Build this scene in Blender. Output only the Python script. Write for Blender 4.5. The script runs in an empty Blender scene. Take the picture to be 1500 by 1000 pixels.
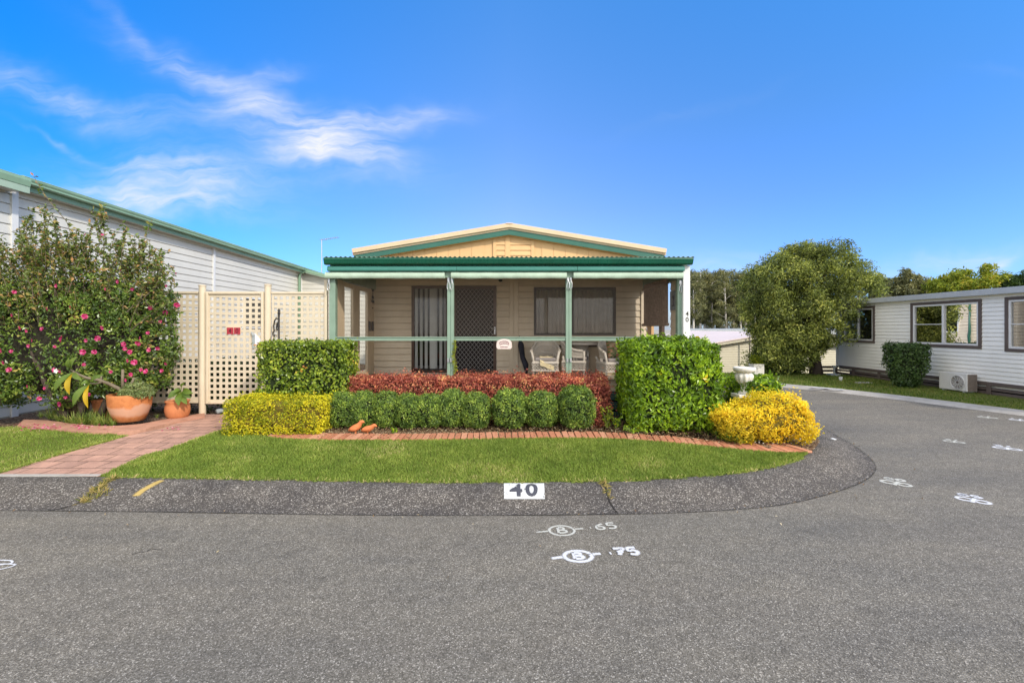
import bpy, bmesh, math, random
import numpy as np
from mathutils import Vector, Matrix, noise as mnoise
from mathutils.geometry import interpolate_bezier
random.seed(7)
rng = np.random.default_rng(11)
S = bpy.context.scene
COL = S.collection
R = math.radians
CAM_H, F, VX, VY = 1.9, 650.0, 746.0, 481.0

# ------------------------------------------------------------------ ground
def sstep(a, b, x):
    t = min(1, max(0, (x - a) / (b - a)))
    return t * t * (3 - 2 * t)

def smooth_line(pts, n=6):                          # Catmull-Rom
    pts = [Vector(p) for p in pts]; out = []
    for k in range(len(pts) - 1):
        p0 = pts[max(k - 1, 0)]; p1 = pts[k]; p2 = pts[k + 1]; p3 = pts[min(k + 2, len(pts) - 1)]
        for q in range(n):
            t = q / n
            out.append(.5 * ((2 * p1) + (p2 - p0) * t + (2 * p0 - 5 * p1 + 4 * p2 - p3) * t * t + (3 * p1 - p0 - 3 * p2 + p3) * t ** 3))
    out.append(pts[-1]); return out


KP = [((-30, 4.65), (-30, 5.4)), ((-12, 4.65), (-12, 5.38)), ((-5.3, 4.63), (-5.3, 5.34)), ((-1.7, 4.52), (-1.7, 5.17)), ((0, 4.51), (0, 5.14)),
      ((1.4, 4.55), (1.3, 5.19)), ((2.3, 4.64), (2.05, 5.3)), ((3.0, 4.8), (2.75, 5.46)), ((3.73, 5.12), (3.35, 5.7)), ((4.4, 5.51), (3.9, 6.02)),
      ((4.93, 5.97), (4.4, 6.46)), ((5.27, 6.47), (4.8, 6.95)), ((5.6, 7.22), (5.15, 7.5)), ((5.85, 8.02), (5.42, 8.15)), ((5.97, 8.64), (5.55, 8.72)),
      ((6.05, 11), (5.65, 11)), ((5.2, 14), (4.8, 13.9)), ((3, 16), (2.8, 15.6)), ((0, 17), (0, 16.6))]
KO = smooth_line([(a[0], a[1], 0) for a, b in KP]); KI = smooth_line([(b[0], b[1], 0) for a, b in KP])
GX, GY, GS = -13.0, 5.0, .05
_gx, _gy = np.meshgrid(np.arange(GX, 6.6, GS), np.arange(GY, 12.0, GS), indexing='ij')
_gd = np.full(_gx.shape, 9.0)
for _a, _b in zip(KI[:-1], KI[1:]):
    _ex, _ey = _b.x - _a.x, _b.y - _a.y; _t = np.clip(((_gx - _a.x) * _ex + (_gy - _a.y) * _ey) / max(1e-9, _ex * _ex + _ey * _ey), 0, 1)
    _gd = np.minimum(_gd, np.hypot(_gx - _a.x - _t * _ex, _gy - _a.y - _t * _ey))
_gt = np.clip(_gd / 1.75, 0, 1); _gh = .12 + .13 * _gt * _gt * (3 - 2 * _gt)
def g(x, y):                                    # height of the cottage's plot, rising away from the kerb
    i = (x - GX) / GS; j = (y - GY) / GS
    if j < 0: return .12
    i = min(max(i, 0), _gh.shape[0] - 1.001); j = min(j, _gh.shape[1] - 1.001); a = int(i); b = int(j); u = i - a; v = j - b
    return float((_gh[a, b] * (1 - u) + _gh[a + 1, b] * u) * (1 - v) + (_gh[a, b + 1] * (1 - u) + _gh[a + 1, b + 1] * u) * v)

def at(px, y_px, zf=g):                         # photo measurement -> point on the ground
    z = 0.1
    for _ in range(30):
        Y = (CAM_H - z) * F / (y_px - VY)
        X = (px - VX) / F * Y
        z = zf(X, Y) if callable(zf) else zf
    return Vector((X, Y, z))

def XY(px, Y): return (px - VX) / F * Y
def ZY(py, Y): return CAM_H - (py - VY) / F * Y

# ------------------------------------------------------------------ materials
def new_mat(name):
    m = bpy.data.materials.new(name); m.use_nodes = True
    nt = m.node_tree; nt.nodes.clear()
    out = nt.nodes.new('ShaderNodeOutputMaterial')
    return m, nt, out

class NT:
    def __init__(s, nt): s.nt = nt
    def n(s, t, **kw):
        nd = s.nt.nodes.new(t)
        for k, v in kw.items(): setattr(nd, k, v)
        return nd
    def l(s, a, b): s.nt.links.new(a, b)
    def val(s, sock, v):
        if hasattr(v, 'is_linked') or hasattr(v, 'links'): s.l(v, sock)
        else: sock.default_value = v
    def math(s, op, a, b=None, c=None, clamp=False):
        nd = s.n('ShaderNodeMath', operation=op, use_clamp=clamp)
        s.val(nd.inputs[0], a)
        if b is not None: s.val(nd.inputs[1], b)
        if c is not None: s.val(nd.inputs[2], c)
        return nd.outputs[0]
    def mix(s, f, a, b, blend='MIX'):
        nd = s.n('ShaderNodeMix', data_type='RGBA', blend_type=blend)
        s.val(nd.inputs[0], f); s.val(nd.inputs[6], a); s.val(nd.inputs[7], b)
        return nd.outputs[2]
    def ramp(s, f, stops, interp='LINEAR'):
        nd = s.n('ShaderNodeValToRGB'); cr = nd.color_ramp; cr.interpolation = interp
        while len(cr.elements) < len(stops): cr.elements.new(0.5)
        for e, (p, c) in zip(cr.elements, stops):
            e.position = p; e.color = c if len(c) == 4 else (*c, 1)
        s.val(nd.inputs[0], f); return nd.outputs[0]
    def noise(s, vec, scale, detail=3, rough=.55, out=0, dist=0):
        nd = s.n('ShaderNodeTexNoise'); nd.inputs['Scale'].default_value = scale
        nd.inputs['Detail'].default_value = detail; nd.inputs['Roughness'].default_value = rough
        nd.inputs['Distortion'].default_value = dist
        if vec is not None: s.l(vec, nd.inputs['Vector'])
        return nd.outputs[out]
    def voro(s, vec, scale, feature='F1', out=0, rnd=1):
        nd = s.n('ShaderNodeTexVoronoi', feature=feature); nd.inputs['Scale'].default_value = scale
        nd.inputs['Randomness'].default_value = rnd
        if vec is not None: s.l(vec, nd.inputs['Vector'])
        return nd.outputs[out]
    def pos(s): return s.n('ShaderNodeNewGeometry').outputs['Position']
    def mapping(s, vec, scale=(1, 1, 1), rot=(0, 0, 0), loc=(0, 0, 0)):
        nd = s.n('ShaderNodeMapping'); s.l(vec, nd.inputs[0])
        nd.inputs['Scale'].default_value = scale; nd.inputs['Rotation'].default_value = rot
        nd.inputs['Location'].default_value = loc
        return nd.outputs[0]
    def bump(s, h, strength=.3, dist=.01):
        nd = s.n('ShaderNodeBump'); nd.inputs['Strength'].default_value = strength
        nd.inputs['Distance'].default_value = dist; s.l(h, nd.inputs['Height']); return nd.outputs[0]
    def bsdf(s, col, rough=.5, spec=.5, metal=0, normal=None):
        nd = s.n('ShaderNodeBsdfPrincipled')
        s.val(nd.inputs['Base Color'], col if not isinstance(col, tuple) else (*col[:3], 1))
        s.val(nd.inputs['Roughness'], rough); nd.inputs['Metallic'].default_value = metal
        nd.inputs['Specular IOR Level'].default_value = spec
        if normal is not None: s.l(normal, nd.inputs['Normal'])
        return nd

def c4(c, k=1.0): return (min(1, c[0] * k), min(1, c[1] * k), min(1, c[2] * k), 1)

MATS = {}
def paint(name, col, rough=.5, var=.12, scale=2.5, bump=0.0, bscale=60, metal=0, spec=.4, grime=.25, stretch=(1, 1, 1)):
    m, nt, out = new_mat(name); N = NT(nt)
    p = N.pos()
    n1 = N.noise(N.mapping(p, stretch), scale, 4, .6)
    n2 = N.noise(N.mapping(p, (stretch[0]*1.0, stretch[1], stretch[2] * .35)), scale * 6, 5, .65)
    c = N.ramp(n1, [(.3, c4(col, 1 - var)), (.7, c4(col, 1 + var))])
    dirt = N.ramp(n2, [(.48, (0, 0, 0)), (.8, (1, 1, 1))])
    c = N.mix(N.math('MULTIPLY', dirt, grime), c, c4((col[0] * .55, col[1] * .5, col[2] * .43)))
    rr = N.math('MULTIPLY_ADD', n2, .25, rough - .12)
    nrm = N.bump(N.noise(p, bscale, 3), bump, .004) if bump else None
    b = N.bsdf(c, rr, spec, metal, nrm)
    N.l(b.outputs[0], out.inputs[0]); MATS[name] = m
    return m

GAIN = dict(leaf_grass=(1.72, 1.58, 2.3), leaf_verge=(1.2, 1.15, 1.1), leaf_hedge=(1.95, 1.7, 1.2), leaf_box=(2.3, 2.0, 1.6), leaf_tree=(1.65, 1.6, 1.6), leaf_goldgreen=(1.55, 1.8, 1.5),
            leaf_amber=(1.2, 1.58, 2.4), leaf_square=(2.0, 1.9, 1.4), leaf_camellia=(2.0, 1.9, 1.6), leaf_shoot=(1.5, 1.5, 1.3), leaf_red=(1.75, 2.25, 2.5), leaf_gum=(2.1, 2.0, 1.8), leaf_dark=(1.8, 1.8, 1.5), leaf_yellowtree=(1.0, 1.25, 1.2), leaf_strap=(1.5, 1.5, 1.4), leaf_lime=(1.3, 1.3, 1.2))
def foliage(name, stops, trans=.28, rough=.42, spec=.35):
    gn = GAIN.get(name, (1, 1, 1)); cw = .5 if name in ('leaf_hedge', 'leaf_square', 'leaf_camellia', 'leaf_box', 'leaf_red', 'leaf_gold', 'leaf_goldgreen', 'leaf_amber', 'leaf_tree', 'leaf_shoot') else 0; stops = [(p, tuple(a * (1 + cw * (p - .52) * 1.35) for a in c)) for p, c in stops]; stops = [(p, tuple(min(.9, a * b) for a, b in zip(c, gn))) for p, c in stops]  # widened leaf tones stand in for glossy glints and deep shade
    m, nt, out = new_mat(name); N = NT(nt)
    at_ = N.n('ShaderNodeAttribute', attribute_name='rnd')
    c = N.ramp(at_.outputs['Fac'], stops)
    big = N.noise(N.pos(), 2.2, 3, .6)
    c = N.mix(.6, c, N.mix(1.0, c, N.ramp(big, [(.3, (.72, .78, .7)), (.7, (1.3, 1.22, 1.15))]), 'MULTIPLY'))
    b = N.bsdf(c, rough, spec)
    t = N.n('ShaderNodeBsdfTranslucent'); N.l(N.mix(1.0, c, (1.25, 1.2, .55, 1), 'MULTIPLY'), t.inputs[0])
    mx = N.n('ShaderNodeMixShader'); mx.inputs[0].default_value = trans
    N.l(b.outputs[0], mx.inputs[1]); N.l(t.outputs[0], mx.inputs[2]); N.l(mx.outputs[0], out.inputs[0])
    MATS[name] = m
    return m

def glass_mat(name, tint=(.8, .85, .85), gain=1.6):
    m, nt, out = new_mat(name); N = NT(nt)
    t = N.n('ShaderNodeBsdfTransparent'); t.inputs[0].default_value = (*tint, 1)
    gl = N.n('ShaderNodeBsdfGlossy'); gl.inputs['Roughness'].default_value = .01
    wob = N.bump(N.noise(N.pos(), 1.4, 2), .05, .02); N.l(wob, gl.inputs['Normal'])
    fr = N.n('ShaderNodeFresnel'); fr.inputs[0].default_value = 1.52
    mx = N.n('ShaderNodeMixShader'); N.l(N.math('MULTIPLY', fr.outputs[0], gain, clamp=True), mx.inputs[0])
    N.l(t.outputs[0], mx.inputs[1]); N.l(gl.outputs[0], mx.inputs[2]); N.l(mx.outputs[0], out.inputs[0])
    MATS[name] = m
    return m

# ------------------------------------------------------------------ mesh helpers
def world_loc(o):
    v = Vector((0, 0, 0))
    while o is not None:
        v += o.location; o = o.parent
    return v

def link_mesh(name, me, mat, parent=None, origin=None, smooth=False):
    o = bpy.data.objects.new(name, me); COL.objects.link(o)
    if parent is not None: o.parent = parent
    elif origin is not None: o.location = origin
    if mat is not None: me.materials.append(mat)
    if smooth:
        me.polygons.foreach_set('use_smooth', np.ones(len(me.polygons), dtype=bool))
    return o

class MB:
    def __init__(s): s.v = []; s.f = []; s.uv = None
    def quad(s, a, b, c, d):
        i = len(s.v); s.v += [tuple(a), tuple(b), tuple(c), tuple(d)]; s.f.append((i, i + 1, i + 2, i + 3)); return s
    def poly(s, pts):
        i = len(s.v); s.v += [tuple(p) for p in pts]; s.f.append(tuple(range(i, i + len(pts)))); return s
    def box(s, x0, x1, y0, y1, z0, z1):
        if x0 > x1: x0, x1 = x1, x0
        if y0 > y1: y0, y1 = y1, y0
        if z0 > z1: z0, z1 = z1, z0
        i = len(s.v)
        s.v += [(x0, y0, z0), (x1, y0, z0), (x1, y1, z0), (x0, y1, z0), (x0, y0, z1), (x1, y0, z1), (x1, y1, z1), (x0, y1, z1)]
        s.f += [tuple(i + k for k in q) for q in ((0, 3, 2, 1), (4, 5, 6, 7), (0, 1, 5, 4), (1, 2, 6, 5), (2, 3, 7, 6), (3, 0, 4, 7))]
        return s
    def bar(s, a, b, w, h, up=(0, 0, 1)):          # box along a->b
        a = Vector(a); b = Vector(b); d = (b - a).normalized(); up = Vector(up)
        sd = d.cross(up)
        if sd.length < 1e-4: sd = d.cross(Vector((0, 1, 0)))
        sd.normalize(); u = sd.cross(d).normalized()
        i = len(s.v)
        for p in (a, b):
            for (i1, j1) in ((-1, -1), (1, -1), (1, 1), (-1, 1)):
                s.v.append(tuple(p + sd * i1 * w / 2 + u * j1 * h / 2))
        s.f += [tuple(i + k for k in q) for q in ((0, 1, 2, 3), (7, 6, 5, 4), (0, 4, 5, 1), (1, 5, 6, 2), (2, 6, 7, 3), (3, 7, 4, 0))]
        return s
    def tube(s, pts, r, seg=8, cap=True):
        pts = [Vector(p) for p in pts]; n = len(pts)
        rs = r if isinstance(r, (list, tuple)) else [r] * n
        i0 = len(s.v); prev = None
        for k, p in enumerate(pts):
            d = (pts[min(k + 1, n - 1)] - pts[max(k - 1, 0)])
            d = d.normalized() if d.length > 1e-9 else Vector((0, 0, 1))
            if prev is None:
                sd = d.cross(Vector((0, 0, 1)))
                if sd.length < 1e-3: sd = d.cross(Vector((0, 1, 0)))
            else:
                sd = prev - d * prev.dot(d)
            sd.normalize(); prev = sd; u = d.cross(sd)
            for q in range(seg):
                a = 2 * math.pi * q / seg
                s.v.append(tuple(p + (sd * math.cos(a) + u * math.sin(a)) * rs[k]))
        for k in range(n - 1):
            for q in range(seg):
                a = i0 + k * seg + q; b = i0 + k * seg + (q + 1) % seg
                s.f.append((a, b, b + seg, a + seg))
        if cap:
            s.f.append(tuple(i0 + q for q in range(seg))[::-1]); s.f.append(tuple(i0 + (n - 1) * seg + q for q in range(seg)))
        return s
    def lathe(s, prof, c=(0, 0, 0), seg=28, flute=0, flute_n=12):
        i0 = len(s.v)
        for (r, z) in prof:
            for q in range(seg):
                a = 2 * math.pi * q / seg
                rr = r * (1 + flute * math.cos(flute_n * a))
                s.v.append((c[0] + rr * math.cos(a), c[1] + rr * math.sin(a), c[2] + z))
        for k in range(len(prof) - 1):
            for q in range(seg):
                a = i0 + k * seg + q; b = i0 + k * seg + (q + 1) % seg
                s.f.append((a, b, b + seg, a + seg))
        return s
    def prism(s, poly, axis, a, b):                # 2-D polygon extruded; axis 'y': poly in xz ; 'x': poly in yz ; 'z': xy
        def P(u, v, w): return {'y': (u, w, v), 'x': (w, u, v), 'z': (u, v, w)}[axis]
        n = len(poly); i = len(s.v)
        s.v += [P(u, v, a) for u, v in poly] + [P(u, v, b) for u, v in poly]
        s.f.append(tuple(range(i, i + n))); s.f.append(tuple(range(i + 2 * n - 1, i + n - 1, -1)))
        for k in range(n):
            k2 = (k + 1) % n; s.f.append((i + k, i + n + k, i + n + k2, i + k2))
        return s
    def blob(s, c, rx, ry, rz, seg=12, rings=8, jit=0, sd=0):
        i0 = len(s.v)
        for a in range(rings + 1):
            th = math.pi * a / rings
            for q in range(seg):
                ph = 2 * math.pi * q / seg
                d = Vector((math.sin(th) * math.cos(ph), math.sin(th) * math.sin(ph), math.cos(th)))
                k = 1 + jit * mnoise.noise(d * 1.7 + Vector((sd, sd * .7, 0)))
                s.v.append((c[0] + d.x * rx * k, c[1] + d.y * ry * k, c[2] + d.z * rz * k))
        for a in range(rings):
            for q in range(seg):
                p = i0 + a * seg + q; b = i0 + a * seg + (q + 1) % seg
                s.f.append((p, p + seg, b + seg, b))
        return s
    def xform(s, M, start=0):
        s.v[start:] = [tuple(M @ Vector(p)) for p in s.v[start:]]; return s
    def build(s, name, mat, parent=None, origin=None, smooth=False, bevel=0, fixn=True):
        off = world_loc(parent) if parent is not None else Vector(origin or (0, 0, 0))
        me = bpy.data.meshes.new(name)
        me.from_pydata([(x - off.x, y - off.y, z - off.z) for x, y, z in s.v], [], s.f)
        if fixn:
            bm = bmesh.new(); bm.from_mesh(me); bmesh.ops.recalc_face_normals(bm, faces=bm.faces); bm.to_mesh(me); bm.free()
        o = link_mesh(name, me, mat, parent, origin, smooth)
        if bevel:
            b = o.modifiers.new('bevel', 'BEVEL'); b.width = bevel; b.segments = 2; b.limit_method = 'ANGLE'; b.angle_limit = R(40)
        return o

def thing(name, label, cat, loc=(0, 0, 0), group=None):
    o = bpy.data.objects.new(name, None); COL.objects.link(o); o.location = loc; o.empty_display_size = .1
    o['label'] = label; o['category'] = cat
    if group: o['group'] = group
    return o
def tag(o, label, cat, group=None, kind=None):
    if label: o['label'] = label
    if cat: o['category'] = cat
    if group: o['group'] = group
    if kind: o['kind'] = kind
    return o
def setting(o, label=None):
    o['kind'] = 'structure'
    if label: o['label'] = label
    return o
def copy_tree(o, parent=None):
    c = o.copy(); COL.objects.link(c)
    if parent is not None: c.parent = parent
    for ch in list(o.children): copy_tree(ch, c)
    return c

def region(name, poly, zf, mat, step=.2, lift=0.0, skirt=0):
    bm = bmesh.new()
    vs = [bm.verts.new((p[0], p[1], 0)) for p in poly]
    bm.faces.new(vs)
    ys = [p[1] for p in poly]; xs = [p[0] for p in poly]
    if step:
        y = min(ys) + step
        while y < max(ys) and y < 24:
            bmesh.ops.bisect_plane(bm, geom=bm.verts[:] + bm.edges[:] + bm.faces[:], plane_co=(0, y, 0), plane_no=(0, 1, 0)); y += step
    bmesh.ops.triangulate(bm, faces=bm.faces[:])
    for v in bm.verts: v.co.z = zf(v.co.x, v.co.y) + lift
    for f in bm.faces:
        f.normal_update()
        if f.normal.z < 0: f.normal_flip()
    me = bpy.data.meshes.new(name); bm.to_mesh(me); bm.free()
    return link_mesh(name, me, mat)

def in_poly(P, poly):
    x, y = P[:, 0], P[:, 1]; ins = np.zeros(len(P), bool); n = len(poly); j = n - 1
    for i in range(n):
        xi, yi = poly[i][:2]; xj, yj = poly[j][:2]
        if yi != yj:
            c = ((yi > y) != (yj > y)) & (x < (xj - xi) * (y - yi) / (yj - yi) + xi)
            ins ^= c
        j = i
    return ins

# ------------------------------------------------------------------ leaves
def nrm(a): return a / np.maximum(np.linalg.norm(a, axis=1, keepdims=True), 1e-9)

def leaf_arrays(P, N, L, W, fold=.22, up=0.0, spread=.8, down=0.0):
    n = len(P)
    N = nrm(N + rng.normal(0, spread, (n, 3)) * .6)
    d = rng.normal(0, 1, (n, 3)) + np.array([0, 0, up - down])
    d = nrm(d - N * np.sum(d * N, 1, keepdims=True) * .75)
    s = nrm(np.cross(d, N)); M = np.cross(s, d)
    L = (np.full(n, L) if np.isscalar(L) else L) * rng.uniform(.65, 1.25, n); L = L[:, None]
    W = W * (L / L.mean())
    base = P; tip = P + d * L - M * L * .12
    l = P + d * L * .45 + s * W * .5 + M * W * fold
    r = P + d * L * .45 - s * W * .5 + M * W * fold
    V = np.stack([base, r, tip, l], 1).reshape(-1, 3)
    i = np.arange(n)[:, None] * 4
    Fc = np.concatenate([i + np.array([[0, 1, 2]]), i + np.array([[0, 2, 3]])], 1).reshape(-1, 3)
    return V, Fc

def leaf_object(name, V, Fc, rnd, mat, parent=None, origin=None):
    off = np.array(world_loc(parent) if parent is not None else (origin or (0, 0, 0)))
    me = bpy.data.meshes.new(name)
    me.from_pydata((V - off).astype(np.float32), [], Fc)
    a = me.attributes.new('rnd', 'FLOAT', 'FACE'); a.data.foreach_set('value', np.clip(rnd, 0, 1).astype(np.float32))
    return link_mesh(name, me, mat, parent, origin)

def nz(P, s, sd=0.0):
    o = Vector((sd * 3.1, sd * 1.7, sd * 2.3))
    return np.array([mnoise.noise(Vector(p) * s + o) for p in P])

def rbox_points(n, x0, x1, y0, y1, z0, z1, r, wob=.03, deep=.05, sd=1.0, bottom=.3, ws=3.0):
    lx, ly, lz = x1 - x0, y1 - y0, z1 - z0
    A = np.array([ly * lz, ly * lz, lx * lz, lx * lz, lx * ly, lx * ly * bottom]); A = A / A.sum()
    f = rng.choice(6, n, p=A); u = rng.uniform(0, 1, (n, 3)) * np.array([lx, ly, lz]) + np.array([x0, y0, z0])
    for k, (ax, v) in enumerate(((0, x0), (0, x1), (1, y0), (1, y1), (2, z1), (2, z0))): u[f == k, ax] = v
    lo = np.array([x0, y0, z0]) + r; hi = np.array([x1, y1, z1]) - r
    q = np.clip(u, lo, hi); N = nrm(u - q); P = q + N * r
    w = nz(P, ws, sd) * wob * 1.6 + nz(P, ws * 3.1, sd + 5) * wob
    P = P + N * (w - rng.exponential(deep, n).clip(0, deep * 3))[:, None]
    return P, N

def ell_points(n, c, rx, ry, rz, wob=.08, deep=.05, sd=1.0, zmin=-2.0, ws=2.2, pw=1.0):
    d = nrm(rng.normal(0, 1, (n * 2, 3))); d = d[d[:, 2] > zmin][:n]
    e = np.sign(d) * np.abs(d) ** pw
    e = e / np.maximum(1e-6, (np.abs(e) ** (2 / pw)).sum(1, keepdims=True) ** (pw / 2))
    w = nz(d, ws, sd) * wob * 1.5 + nz(d, ws * 3, sd + 4) * wob
    k = 1 + w - rng.exponential(deep, len(d)).clip(0, deep * 3)
    P = np.array(c) + e * np.array([rx, ry, rz]) * k[:, None]
    return P, nrm(d / np.array([rx, ry, rz]))

def hollow(P, s, sd, lo=.12, base=.86, k=1.5):
    return rng.uniform(0, 1, len(P)) < np.clip(base + k * nz(P, s, sd), lo, 1)

def clump_rnd(P, sd, amt=.35, s=6):
    r = rng.uniform(0, 1, len(P)) * (1 - amt) + amt * (.5 + nz(P, s, sd) * .9)
    return np.clip(r, 0, 1)
# ------------------------------------------------------------------ palette
paint('siding', (.74, .64, .49), .55, .06, 1.2, grime=.18)
paint('cream_gable', (.72, .45, .215), .5, .05, 1.5, grime=.12)
paint('cream_trim', (.6, .48, .33), .5, .06, 2, grime=.15)
paint('roof_cream', (.66, .5, .33), .5, .06, 1.5, grime=.15)
paint('gutter_green', (.008, .1, .06), .28, .15, 3, grime=.1, spec=.5)
paint('barge_green', (.035, .135, .1), .4, .1, 2, grime=.15)
paint('beam_teal', (.05, .205, .165), .38, .1, 2, grime=.15)
paint('valance', (.44, .56, .44), .75, .1, 3, bump=.25, bscale=25, grime=.22, stretch=(1, 1, 1))
paint('post_green', (.225, .32, .245), .45, .1, 3, grime=.15)
paint('skirt_green', (.055, .12, .1), .5, .15, 3, grime=.3)
paint('white_paint', (.7, .7, .69), .45, .05, 2, grime=.12)
paint('white_siding', (.63, .61, .55), .45, .05, .8, grime=.1)
paint('cool_siding', (.84, .83, .785), .45, .05, .8, grime=.12)
paint('sage_gutter', (.22, .345, .235), .4, .1, 1.2, grime=.2)
paint('sage_fascia', (.36, .47, .36), .45, .08, 1.5, grime=.2)
paint('grey_fascia', (.42, .44, .45), .4, .06, 1.5, grime=.15)
paint('taupe', (.115, .09, .08), .55, .12, 3, grime=.2)
paint('fence_cream', (.63, .54, .4), .5, .05, 2, grime=.15)
paint('fence_post', (.66, .56, .41), .45, .05, 2, grime=.15)
paint('brown_alu', (.075, .038, .022), .35, .12, 4, grime=.1, spec=.5)
paint('dark_alu', (.035, .03, .03), .35, .1, 4, grime=.1)
paint('dark_void', (.018, .016, .016), .9, .2, 3, grime=0)
paint('mesh_grey', (.33, .31, .3), .45, .1, 4, grime=.1, metal=.3)
paint('blind_grey', (.8, .8, .79), .7, .06, 4, grime=.1)
paint('curtain', (.5, .44, .38), .85, .12, 4, grime=.1)
paint('bamboo', (.36, .26, .21), .8, .3, 14, bump=.5, bscale=90, grime=.3)
paint('wicker', (.58, .53, .46), .6, .1, 8, bump=.6, bscale=160, grime=.25)
paint('cushion', (.32, .29, .28), .9, .1, 8, bump=.3, bscale=80, grime=.1)
paint('black_iron', (.02, .018, .018), .45, .1, 5, grime=.1)
paint('steel', (.5, .51, .52), .3, .1, 5, grime=.2, metal=.7)
paint('sign_red', (.4, .035, .05), .4, .1, 12, grime=.2)
paint('sign_dark', (.1, .012, .018), .5, .1, 12, grime=.2)
paint('plaque', (.72, .6, .55), .6, .1, 12, grime=.15)
paint('plaque_ink', (.22, .07, .09), .7, .1, 12, grime=0)
paint('number_black', (.03, .028, .02), .5, .1, 12, grime=0)
paint('terracotta', (.55, .2, .08), .75, .14, 3.5, bump=.25, bscale=50, grime=.35)
paint('terracotta_pale', (.62, .34, .22), .8, .2, 5, bump=.25, bscale=50, grime=.3)
paint('terracotta_bird', (.6, .19, .065), .7, .12, 9, bump=.25, bscale=80, grime=.2)
paint('brown_pot', (.12, .065, .045), .5, .15, 5, grime=.3)
paint('stone_white', (.72, .69, .64), .75, .1, 7, bump=.4, bscale=50, grime=.4)
paint('bark', (.075, .055, .042), .9, .35, 9, bump=.8, bscale=25, grime=.3, stretch=(1, 1, .2))
paint('pale_bark', (.6, .55, .48), .85, .3, 4, bump=.5, bscale=14, grime=.4, stretch=(1, 1, .25))
paint('grey_stem', (.2, .16, .11), .8, .2, 12, bump=.4, bscale=50, grime=.3)
paint('green_stem', (.16, .17, .07), .7, .2, 12, grime=.2)
paint('core_dark', (.03, .026, .016), .95, .3, 6, grime=.3)
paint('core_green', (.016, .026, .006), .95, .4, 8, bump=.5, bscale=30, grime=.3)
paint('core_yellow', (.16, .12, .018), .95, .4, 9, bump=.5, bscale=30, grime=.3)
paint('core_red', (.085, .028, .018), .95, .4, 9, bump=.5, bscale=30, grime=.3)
paint('ac_white', (.66, .65, .63), .4, .04, 3, grime=.12)
paint('ac_fin', (.23, .19, .165), .5, .2, 9, grime=.3)
paint('concrete', (.4, .375, .34), .85, .16, 3, bump=.4, bscale=70, grime=.4)
paint('cream_weatherboard', (.66, .6, .45), .5, .05, 1, grime=.12)
paint('pink_roof', (.78, .64, .58), .55, .05, .7, grime=.1)
paint('grey_pipe', (.33, .36, .36), .45, .1, 5, grime=.15)
paint('cloth_cream', (.68, .58, .36), .9, .1, 8, grime=.1)
paint('floor_board', (.3, .26, .22), .7, .15, 4, grime=.3)
paint('umbrella_navy', (.03, .032, .05), .7, .2, 8, grime=.1)
paint('poster_blue', (.2, .23, .27), .6, .15, 10, grime=.1)
paint('poster_ink', (.03, .04, .08), .6, .1, 10, grime=0)
paint('silver_latch', (.72, .73, .76), .35, .04, 6, grime=.05)
paint('red_thing', (.4, .03, .02), .5, .1, 6, grime=.1)
paint('flower_pink', (.66, .035, .2), .55, .25, 20, grime=0)
paint('flower_heart', (.75, .5, .08), .6, .1, 20, grime=0)
paint('flower_white', (.8, .8, .72), .6, .05, 20, grime=0)
glass_mat('glass', (.95, .96, .95), .7); glass_mat('glass_clear', (.92, .95, .95), .35); glass_mat('glass_mirror', (.25, .26, .27), 11); glass_mat('glass_dark', (.4, .4, .42), .4)

m, nt, out = new_mat('shade_mesh'); N = NT(nt); t = N.n('ShaderNodeBsdfTransparent'); t.inputs[0].default_value = (.88, .86, .84, 1); b = N.bsdf((.3, .25, .21), .9, .1)
mx = N.n('ShaderNodeMixShader'); mx.inputs[0].default_value = .055; N.l(t.outputs[0], mx.inputs[1]); N.l(b.outputs[0], mx.inputs[2]); N.l(mx.outputs[0], out.inputs[0]); MATS['shade_mesh'] = m
# asphalt: fine pale chips in dark binder, wheel-polished bands, stains
def asphalt():
    m, nt, out = new_mat('asphalt'); N = NT(nt); p = N.pos()
    chip = N.voro(p, 150, 'F1', 1); chipv = N.n('ShaderNodeSeparateColor'); N.l(chip, chipv.inputs[0])
    c = N.ramp(chipv.outputs[0], [(0, (.098, .088, .071)), (.4, (.165, .15, .124)), (.8, (.225, .206, .173)), (.94, (.33, .305, .26)), (1, (.52, .48, .42))])
    fine = N.noise(p, 320, 2)
    c = N.mix(1.0, c, N.ramp(fine, [(.3, (.72, .72, .72)), (.7, (1.25, 1.25, 1.25))]), 'MULTIPLY')
    big = N.noise(N.mapping(p, (.35, 1.1, 1)), .8, 4, .6)
    c = N.mix(1.0, c, N.ramp(big, [(.3, (.8, .81, .84)), (.7, (1.12, 1.09, 1.05))]), 'MULTIPLY')
    med = N.noise(p, 9, 4, .7)
    c = N.mix(1.0, c, N.ramp(med, [(.35, (.87, .87, .87)), (.65, (1.09, 1.09, 1.09))]), 'MULTIPLY')
    vb = N.noise(N.mapping(p, (.5, 1.6, 1), (0, 0, .12)), 1.1, 5, .6, dist=.6)
    c = N.mix(1.0, c, N.ramp(vb, [(.35, (.9, .9, .91)), (.62, (1.06, 1.05, 1.03))]), 'MULTIPLY')
    st = N.noise(p, 2.3, 5, .7)
    c = N.mix(N.math('MULTIPLY', N.ramp(st, [(.6, (0, 0, 0)), (.75, (1, 1, 1))]), .3), c, (.07, .064, .058, 1))
    h = N.voro(p, 150, 'F1', 0)
    b = N.bsdf(c, .82, .3, 0, N.bump(h, .55, .004)); N.l(b.outputs[0], out.inputs[0]); MATS['asphalt'] = m
asphalt()

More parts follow.
